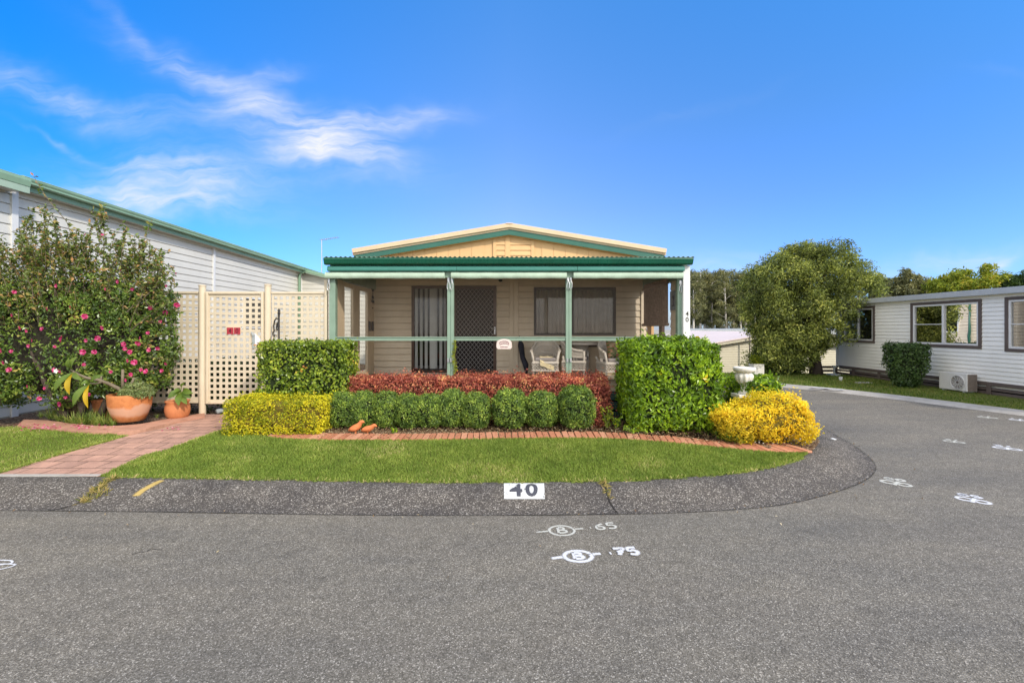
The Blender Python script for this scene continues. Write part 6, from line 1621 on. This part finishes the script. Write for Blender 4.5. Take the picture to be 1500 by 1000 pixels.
# strappy tufts, seedlings, vine
def tuft(seed):
    n = 75; a = rng.uniform(0, 2 * np.pi, n); lean = rng.uniform(.15, 1.0, n); L_ = rng.uniform(.18, .36, n); V = []; Fc = []; rn_ = []
    for i in range(n):
        d = np.array([math.cos(a[i]), math.sin(a[i]), 0]); s = np.array([-d[1], d[0], 0]) * .006; i0 = len(V); b0 = d * rng.uniform(0, .05)
        for t in (0, .35, .7, 1):
            c = b0 + d * L_[i] * lean[i] * t + np.array([0, 0, L_[i] * (t * (1.1 - .75 * lean[i] * t))]); w = (1 - t * .85); V += [c - s * w, c + s * w]
        for q in range(3): Fc.append((i0 + 2 * q, i0 + 2 * q + 1, i0 + 2 * q + 3, i0 + 2 * q + 2)); rn_.append(rng.uniform())
    me = bpy.data.meshes.new('strappy_plant'); me.from_pydata([tuple(v) for v in V], [], Fc); at_ = me.attributes.new('rnd', 'FLOAT', 'FACE'); at_.data.foreach_set('value', np.array(rn_, dtype=np.float32)); me.materials.append(MATS['leaf_strap']); return me
tufts = [tuft(1), tuft(2), tuft(3)]
for i, (px, py) in enumerate([(60, 611), (75, 613), (86, 617), (98, 619), (109, 622), (120, 623), (131, 621), (142, 624), (152, 623), (98, 610), (112, 612), (126, 613), (140, 615), (80, 606), (165, 624), (230, 612), (252, 609)]):
    v = at(px, py); o = bpy.data.objects.new('strappy_plant', tufts[i % 3]); COL.objects.link(o); o.location = v; o.rotation_euler.z = i * 1.3; s = random.uniform(.7, 1.05) * (.45 if i in (0, 13, 15, 16) else 1); o.scale = (s, s, s)
    tag(o, 'tuft of narrow arching green leaves in the bed under the flowering bush', 'plant', 'strappy tufts under the flowering bush')
def sprig(name, label, px, py, h, n, spread_, L_, W_, leaf, Y=None):
    v = at(px, py); t = thing(name, label, 'plant', v); m_ = MB(); LP_, LN_ = [], []
    for k in range(n):
        a = k * 2.4; b = v + Vector((math.cos(a) * spread_, math.sin(a) * spread_ * .6, h * random.uniform(.6, 1)))
        m_.tube([v, (v + b) / 2 + Vector((0, 0, .03)), b], [.006, .005, .003], 5)
        for q in range(26):
            tt = random.uniform(.15, 1); an = random.random() * 6.28; o_ = Vector((math.cos(an), math.sin(an), .4)); LP_.append(tuple(v.lerp(b, tt) + o_ * .01)); LN_.append(tuple(o_))
    m_.build('stem', MATS['green_stem'], t); V, Fc = leaf_arrays(np.array(LP_), nrm(np.array(LN_)), L_, W_, .2, spread=.8, up=.4)
    leaf_object('foliage', V, Fc, np.repeat(rng.uniform(0, 1, len(LP_)), 2), MATS[leaf], t)
sprig('seedling', 'yellow green seedling in front of the green slats, the taller of two', 889, 627, .42, 6, .09, .055, .028, 'leaf_lime')
sprig('seedling', 'small green seedling in front of the green slats, beside the taller one', 903, 627, .24, 5, .08, .05, .026, 'leaf_hedge')
sprig('weed', 'small green weed growing by the brick edging below the balls', 577, 634, .08, 4, .05, .035, .018, 'leaf_hedge')
sprig('weed', 'low green weed at the foot of the big hedge', 925, 634, .1, 5, .12, .045, .022, 'leaf_hedge')
vn = thing('climbing_vine', 'thin vine hanging down the middle double porch post', 'plant', (XY(665, 8.36), 8.36, 1.0)); m_ = MB(); LP_, LN_ = [], []
for k in range(2):
    pts_ = [(XY(665.5 + 1.5 * math.sin(q * 1.1 + k), 8.36), 8.36 + .02 * k, ZY(500 + q * 5.5, 8.36)) for q in range(9)]; m_.tube(pts_, .004, 5)
    for p in pts_:
        for _ in range(9): LP_.append((p[0] + random.gauss(0, .012), p[1] + random.gauss(0, .012), p[2] + random.uniform(-.04, .04))); LN_.append((random.gauss(0, 1), -1, .3))
m_.build('stem', MATS['green_stem'], vn); V, Fc = leaf_arrays(np.array(LP_), nrm(np.array(LN_)), .045, .018, .2, down=.8); leaf_object('foliage', V, Fc, np.repeat(rng.uniform(.3, 1, len(LP_)), 2), MATS['leaf_lime'], vn)
hedge('shrub', 'leafy green shrub behind the bird bath', 'shrub', (3.96, 4.66, 7.42, 8.4, .2, 1.04), .2, 6500, .075, .034, 'leaf_hedge', 'core_green', wob=.07, deep=.07, sd=8, stragglers=300, up=.3)
hedge('shrub', 'dark shrubbery seen through the lower lattice holes', 'shrub', (-8.6, -4.3, 9.2, 9.9, .2, 1.25), .2, 7000, .09, .045, 'leaf_dark', 'core_green', wob=.1, deep=.08, sd=9)
fern = MB(); pc = (XY(1108, 17.6), 17.6, .5)
P, Nn = ell_points(500, (pc[0], pc[1], .62), .24, .2, .2, .2, .2, 4); V, Fc = leaf_arrays(P, Nn, .14, .03, .2, up=.6)
tag(leaf_object('potted_fern', V, Fc, np.repeat(rng.uniform(0, 1, len(P)), 2), MATS['leaf_lime'], None, pc), 'bright green fern in the grey planter before the cream house', 'plant')
v0 = []
m_ = MB()
for _ in range(34):
    v = at(random.uniform(1112, 1190), random.uniform(646, 655)); s = random.uniform(.006, .015); m_.blob((v.x, v.y + .12, v.z + s * .5 + .02), s * 1.2, s, s * .7, 6, 4, .3, random.random() * 9)
o = m_.build('pebbles', MATS['stone_white'], smooth=True); tag(o, 'small white pebbles along the brick edging under the golden shrub', 'pebbles', None, 'stuff')

# shrubs across the road
def taper_base(cx_, cy_, zb, zf, k0):
    def f(P):
        P = P.copy(); k = k0 + (1 - k0) * np.clip((P[:, 2] - zb) / (zf - zb), 0, 1) ** .8
        P[:, 0] = cx_ + (P[:, 0] - cx_) * k; P[:, 1] = cy_ + (P[:, 1] - cy_) * k; return P
    return f
sh = hedge('shrub', 'dark green clipped shrub tapering to its foot beside the air conditioner', 'shrub', (11.95, 13.0, 13.6, 14.3, .05, 1.42), .16, 8000, .08, .042, 'leaf_dark', 'core_green', wob=.05, deep=.06, sd=10, stragglers=350, taper=taper_base(12.5, 13.95, .05, .7, .38))
m_ = MB(); m_.tube([(12.5, 13.95, -.02), (12.5, 13.95, .4)], [.06, .04], 8); m_.build('trunk', MATS['bark'], sh)
hedge('shrub', 'dark rounded bush in the shade under the spreading tree', 'shrub', (10.9, 12.7, 18.9, 19.7, -.2, 1.2), .35, 5000, .12, .06, 'leaf_dark', 'core_green', wob=.12, deep=.1, sd=12)

# ------------------------------------------------------------------ trees
def clumps(C, Rr, n, L_, W_, droop=.3, flat=.8, up=.2):
    P = np.repeat(C, n, 0); r = np.repeat(Rr, n)
    d = nrm(rng.normal(0, 1, P.shape)); k = rng.uniform(0, 1, len(P)) ** .45
    P = P + d * (r * k)[:, None] * np.array([1, 1, flat])
    V, Fc = leaf_arrays(P, nrm(d + np.array([0, 0, .5])), L_, W_, .2, spread=1.0, up=up, down=droop)
    tone = np.repeat(rng.uniform(-.22, .22, len(C)), n)
    rn_ = np.clip(rng.uniform(.12, .88, len(P)) + tone, 0, 1)
    return V, Fc, np.repeat(rn_, 2)
bt = thing('spreading_tree', 'broad olive green tree with drooping crown beside the white house', 'tree', (12.35, 17.9, .0))
C, Nn = ell_points(470, (12.1, 17.9, 3.0), 2.62, 1.5, 2.1, .085, .22, 41, zmin=-.95, ws=2.5, pw=.9)
ex = np.c_[rng.uniform(10.0, 12.2, 130), rng.uniform(17.0, 18.6, 130), rng.uniform(.4, 2.0, 130)]
tx = rng.uniform(10.4, 13.9, 34); tp = np.c_[tx, rng.normal(17.8, .5, 34), 3.0 + 2.0 * np.sqrt(np.clip(1 - ((tx - 12.2) / 2.6) ** 2, 0, 1)) + rng.uniform(-.25, .2, 34)]
C = np.r_[C, ex, tp]; k = ~((C[:, 0] > 12.95) & (C[:, 2] < 2.5)) & ~((C[:, 0] > 13.0) & (C[:, 2] < 3.3) & (C[:, 1] < 18.8)) & ~((C[:, 2] < 1.15) & (C[:, 0] > 12.0)); C = C[k]
Rr = rng.uniform(.24, .5, len(C))
V, Fc, rn_ = clumps(C, Rr, 175, .125, .036, .45)
leaf_object('crown', V, Fc, rn_, MATS['leaf_tree'], bt)
m_ = MB(); m_.tube([(12.4, 17.9, -.2), (12.36, 17.9, .35), (12.28, 17.9, .9), (12.23, 17.9, 1.7), (12.18, 17.9, 3)], [.27, .22, .19, .16, .08], 12)
for a, b in (((12.33, 17.9, .6), (11.1, 17.6, 2.6)), ((12.28, 17.9, 1.0), (12.9, 17.2, 3.2)), ((12.25, 17.9, 1.3), (11.5, 17.2, 3.6)), ((12.23, 17.9, 1.6), (12.9, 18.5, 4)), ((12.2, 17.9, 2), (10.6, 18.1, 3.4)), ((12.2, 17.9, 2.2), (12.3, 17.1, 4.4))):
    a, b = Vector(a), Vector(b); m_.tube([a, a.lerp(b, .5) + Vector((0, 0, .15)), b], [.09, .065, .03], 8)
m_.build('trunk', MATS['bark'], bt, smooth=True)

def gum(seed, H=11, cr=1.15, c0=.42, n=44, leaf='leaf_gum', bark='pale_bark', L_=.26, nl=100):
    r_ = random.Random(seed); t = thing('gum_tree', '', 'tree', (0, 0, 0)); m_ = MB()
    bx_, by_ = r_.uniform(-.5, .5), r_.uniform(-.4, .4)
    pts_ = [Vector((bx_ * (q / 6) ** 1.5, by_ * (q / 6) ** 1.5, H * q / 6)) for q in range(7)]
    m_.tube(pts_, [.15, .135, .12, .105, .085, .06, .03], 7); C = []; Rr = []
    for q in range(n):
        z = H * (c0 + (1 - c0) * (q + .5) / n); w = cr * (.45 + .9 * math.sin(math.pi * min(1, (z / H - c0) / (1 - c0) * .8 + .12)))
        a = r_.uniform(0, 6.28); d = w * r_.uniform(.25, 1); base = pts_[int(z / H * 6)] if z < H else pts_[-1]
        c = Vector((base.x + d * math.cos(a), base.y + d * math.sin(a), z + r_.uniform(-.3, .3))); C.append(tuple(c)); Rr.append(r_.uniform(.3, .62))
        if q % 3 == 0: m_.tube([(base.x, base.y, z - .6), ((base.x + c.x) / 2, (base.y + c.y) / 2, z - .15), c], [.04, .03, .015], 5)
    m_.build('trunk', MATS[bark], t, smooth=True)
    V, Fc, rn_ = clumps(np.array(C), np.array(Rr), nl, L_, L_ * .3, .6); leaf_object('crown', V, Fc, rn_, MATS[leaf], t)
    return t
gums = [gum(1), gum(2, 10.5, 1.1, .5), gum(3, 11.5, 1.4, .36), gum(4, 10, 1.0, .55)]
rr2 = random.Random(5); GL = 'tall slim gum tree with pale trunk in the stand behind the cream house'
spots = []
for i in range(46):
    px = 1000 + i * 3.1 + rr2.uniform(-4, 4) if i < 38 else 1150 + (i - 38) * 16
    Y = rr2.uniform(52, 72); zt = ZY(rr2.uniform(397, 424), Y); spots.append((px, Y, zt))
for i, (px, Y, zt) in enumerate(spots):
    o = gums[i] if i < 4 else copy_tree(gums[i % 4]); zb = -1.85; s = (zt - zb) / [11, 10.5, 11.5, 10][i % 4]
    o.location = (XY(px, Y), Y, zb); o.rotation_euler.z = rr2.uniform(0, 6.28); k = s * rr2.uniform(.95, 1.25); o.scale = (k, k, s); o['label'] = GL; o['group'] = 'gum trees behind the cream house'
# understorey below them: low bushes, each its own
ub = thing('bush', '', 'bush', (0, 0, 0)); C, _ = ell_points(60, (0, 0, 1.2), 2.2, 1.6, 1.5, .2, .3, 2); V, Fc, rn_ = clumps(C, np.full(60, .6), 70, .35, .14); leaf_object('foliage', V, Fc, rn_, MATS['leaf_gum'], ub)
for i in range(9):
    o = ub if i == 0 else copy_tree(ub); px = 1008 + i * 22; Y = 50 + (i * 7) % 5; o.location = (XY(px, Y), Y, -1.9); o.rotation_euler.z = i * 1.7; s = 1 + .25 * math.sin(i * 2.1); o.scale = (s, s, s * .95)
    o['label'] = 'low grey green bush at the foot of the gum trees'; o['group'] = 'bushes at the foot of the gum trees'
def broad(name, label, px, Y, ytop, wpx, leaf, seed, n=110, nl=110, L_=.3, bark='bark', low=-1.2, group=None):
    x_, zt, w = XY(px, Y), ZY(ytop, Y), wpx / F * Y / 2
    t = thing(name, label, 'tree', (x_, Y, low), group); h = (zt - 1.2) / 2
    C, _ = ell_points(n, (x_, Y, zt - h), w * .9, w * .8, h * .92, .2, .25, seed, zmin=-.8, ws=2.4); Rr = rng.uniform(.35, .75, len(C)) * (w / 3.2) ** .5
    V, Fc, rn_ = clumps(C, Rr, nl, L_, L_ * .34, .3); leaf_object('crown', V, Fc, rn_, MATS[leaf], t)
    m_ = MB(); m_.tube([(x_, Y, low), (x_ + .1, Y, 1.5), (x_, Y, zt - h)], [.3, .22, .1], 9)
    for k in range(6):
        a = k * 1.05; m_.tube([(x_ + .05, Y, 1.2 + k * .25), (x_ + math.cos(a) * w * .35, Y + math.sin(a) * w * .3, 2.2 + k * .3), (x_ + math.cos(a) * w * .65, Y + math.sin(a) * w * .55, zt - h + .4)], [.11, .08, .03], 6)
    m_.build('trunk', MATS[bark], t, smooth=True); return t
broad('tree', 'dark tree showing over the far end of the white roof', 1324, 40, 395, 52, 'leaf_gum', 51)
broad('tree', 'dark tree between the spreading tree and the dark roundish one over the roof', 1292, 44, 402, 44, 'leaf_gum', 52)
broad('tree', 'grey brown tree with a lower crown left of the golden tree', 1352, 46, 405, 50, 'leaf_gum', 53)
broad('tree', 'golden green feathery tree rising over the white roof', 1413, 38, 387, 112, 'leaf_yellowtree', 54, 170, 120)
broad('tree', 'thin dark tree just behind the top of the golden tree', 1432, 48, 396, 92, 'leaf_gum', 55, 70, 60)
broad('tree', 'dark green tree at the right edge over the white roof', 1512, 36, 391, 96, 'leaf_dark', 56, 120, 110)

# ------------------------------------------------------------------ light, sky, camera
EL, SDIR = R(34), Vector((.68, -.73, 0)).normalized()
sd_ = Vector((SDIR.x * math.cos(EL), SDIR.y * math.cos(EL), math.sin(EL)))
sl = bpy.data.lights.new('sun', 'SUN'); sl.energy = 2.0; sl.angle = R(3.0); sl.color = (1, .92, .8)
so = bpy.data.objects.new('sun', sl); COL.objects.link(so); so.rotation_euler = sd_.to_track_quat('Z', 'Y').to_euler(); so.location = (20, -20, 30)
wd = bpy.data.worlds.new('World'); S.world = wd; wd.use_nodes = True; nt = wd.node_tree; nt.nodes.clear(); N = NT(nt)
sky = N.n('ShaderNodeTexSky', sky_type='NISHITA'); sky.sun_disc = False; sky.sun_elevation = EL; sky.sun_rotation = math.atan2(SDIR.x, SDIR.y)
sky.air_density = 1.0; sky.dust_density = .6; sky.ozone_density = 3.0; sky.altitude = 50
tc = N.n('ShaderNodeTexCoord').outputs['Generated']; sx = N.n('ShaderNodeSeparateXYZ'); N.l(tc, sx.inputs[0])
yy = N.math('MAXIMUM', sx.outputs[1], .08); u = N.math('DIVIDE', sx.outputs[0], yy); v_ = N.math('DIVIDE', sx.outputs[2], yy)
cb = N.n('ShaderNodeCombineXYZ'); N.l(u, cb.inputs[0]); N.l(v_, cb.inputs[1])
wv = N.noise(cb.outputs[0], 3.5, 4, .6, out=1); wv2 = N.n('ShaderNodeVectorMath', operation='SUBTRACT'); N.l(wv, wv2.inputs[0]); wv2.inputs[1].default_value = (.5, .5, .5)
wv3 = N.n('ShaderNodeVectorMath', operation='SCALE'); N.l(wv2.outputs[0], wv3.inputs[0]); wv3.inputs['Scale'].default_value = .16
wa = N.n('ShaderNodeVectorMath', operation='ADD'); N.l(cb.outputs[0], wa.inputs[0]); N.l(wv3.outputs[0], wa.inputs[1]); uv = wa.outputs[0]
fib = N.noise(N.mapping(uv, (2.2, 15, 1), (0, 0, R(16))), 1.6, 6, .62); fib2 = N.noise(N.mapping(uv, (5, 9, 1), (0, 0, R(-8))), 1.5, 5, .6)
ff = N.math('MULTIPLY', N.ramp(fib, [(.34, (0, 0, 0)), (.68, (1, 1, 1))]), N.ramp(fib2, [(.25, (.25, .25, .25)), (.7, (1, 1, 1))]))
tot = None
for (px, py, hl_, hw_, an, s) in [(350, 128, 150, 20, 25, .7), (400, 110, 40, 14, -10, .35), (545, 182, 95, 17, -7, 1.0), (440, 195, 110, 22, 24, .6), (480, 218, 105, 34, 12, .75), (470, 232, 80, 18, 3, .6),
    (270, 252, 120, 22, 5, 1.0), (235, 285, 130, 22, 6, 1.0), (200, 295, 60, 18, 8, .7), (290, 302, 70, 8, 3, .5), (100, 148, 160, 22, 20, .38), (10, 115, 60, 26, 20, .2), (250, 172, 130, 16, 8, .3), (110, 212, 85, 5, 19, .25), (205, 48, 85, 11, 42, .2), (320, 160, 80, 10, 10, .25),
    (1462, 388, 24, 8, -14, .7), (1405, 378, 75, 14, -4, .5), (1085, 392, 110, 16, -3, .45), (1330, 400, 90, 14, 0, .3), (1000, 165, 120, 10, -18, .05), (1480, 105, 60, 6, 3, .08)]:
    mp = N.n('ShaderNodeMapping', vector_type='TEXTURE'); N.l(uv, mp.inputs[0]); mp.inputs['Location'].default_value = ((px - VX) / F, (VY - py) / F, 0)
    mp.inputs['Rotation'].default_value = (0, 0, R(-an)); mp.inputs['Scale'].default_value = (hl_ / F, hw_ / F, 1)
    dt = N.n('ShaderNodeVectorMath', operation='DOT_PRODUCT'); N.l(mp.outputs[0], dt.inputs[0]); N.l(mp.outputs[0], dt.inputs[1])
    gsn = N.math('MULTIPLY', N.math('POWER', 2.718, N.math('MULTIPLY', dt.outputs['Value'], -1.0)), s)
    tot = gsn if tot is None else N.math('ADD', tot, gsn)
cl_ = N.math('MULTIPLY', N.math('MULTIPLY', tot, N.math('MULTIPLY_ADD', ff, .95, .13)), N.math('GREATER_THAN', sx.outputs[1], .05), clamp=True)
SKYK = .15; FILL_CLOUD = 1.32
ez = N.ramp(sx.outputs[2], [(.1, (1.25, .84, .92)), (.25, (1.3, .88, .96)), (.4, (1.25, 1.0, 1.0)), (.6, (1.15, 1.2, 1.22))])
ax = N.ramp(N.math('MULTIPLY_ADD', sx.outputs[0], .5, .5), [(.16, (.3, .7, .9)), (.5, (1, 1, 1)), (.84, (.7, .94, 1.0))])
hs = N.n('ShaderNodeHueSaturation'); hs.inputs['Saturation'].default_value = 1.05; hs.inputs['Value'].default_value = 1.0; N.l(N.mix(1.0, N.mix(1.0, N.mix(1.0, sky.outputs[0], (.56, .86, 1.12, 1), 'MULTIPLY'), ez, 'MULTIPLY'), ax, 'MULTIPLY'), hs.inputs['Color'])
col = N.mix(cl_, hs.outputs[0], (.56 / SKYK, .575 / SKYK, .6 / SKYK, 1))
# bright unseen cloud added behind the camera as fill light
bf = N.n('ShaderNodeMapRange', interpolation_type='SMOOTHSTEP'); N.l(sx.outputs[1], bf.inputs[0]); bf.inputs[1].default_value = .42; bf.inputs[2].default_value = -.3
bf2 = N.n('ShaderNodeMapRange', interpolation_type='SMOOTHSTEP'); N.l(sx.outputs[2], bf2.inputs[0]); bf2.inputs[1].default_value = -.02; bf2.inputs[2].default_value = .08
fill_mask = N.ramp(N.noise(N.mapping(tc, (1, 1, 2.4)), 2.6, 5, .6), [(.3, (.35, .35, .35)), (.62, (1, 1, 1))])
vf = N.math('MULTIPLY', N.math('MULTIPLY', bf.outputs[0], bf2.outputs[0]), fill_mask)
col = N.mix(vf, col, (FILL_CLOUD / SKYK, FILL_CLOUD * .965 / SKYK, FILL_CLOUD * .89 / SKYK, 1))
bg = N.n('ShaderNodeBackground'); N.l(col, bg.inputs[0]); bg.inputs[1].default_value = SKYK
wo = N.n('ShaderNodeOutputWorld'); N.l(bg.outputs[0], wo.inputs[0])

cd = bpy.data.cameras.new('camera'); co = bpy.data.objects.new('camera', cd); COL.objects.link(co); S.camera = co
co.location = (0, 0, CAM_H); co.rotation_euler = (R(90), 0, 0); cd.sensor_width = 36; cd.lens = F / 1500 * 36; cd.clip_end = 800; cd.clip_start = .05
cd.shift_x = (750 - VX) / 1500; cd.shift_y = -(500 - VY) / 1500
vs = S.view_settings; vs.view_transform = 'Standard'; vs.look = 'None'; vs.gamma = 1; vs.exposure = .7; vs.use_curve_mapping = False
S.cycles.max_bounces = 8; S.cycles.transparent_max_bounces = 16; S.cycles.diffuse_bounces = 4; S.cycles.glossy_bounces = 3; S.cycles.transmission_bounces = 4
S.cycles.use_denoising = True; S.cycles.caustics_reflective = False; S.cycles.caustics_refractive = False; S.cycles.sample_clamp_indirect = 6
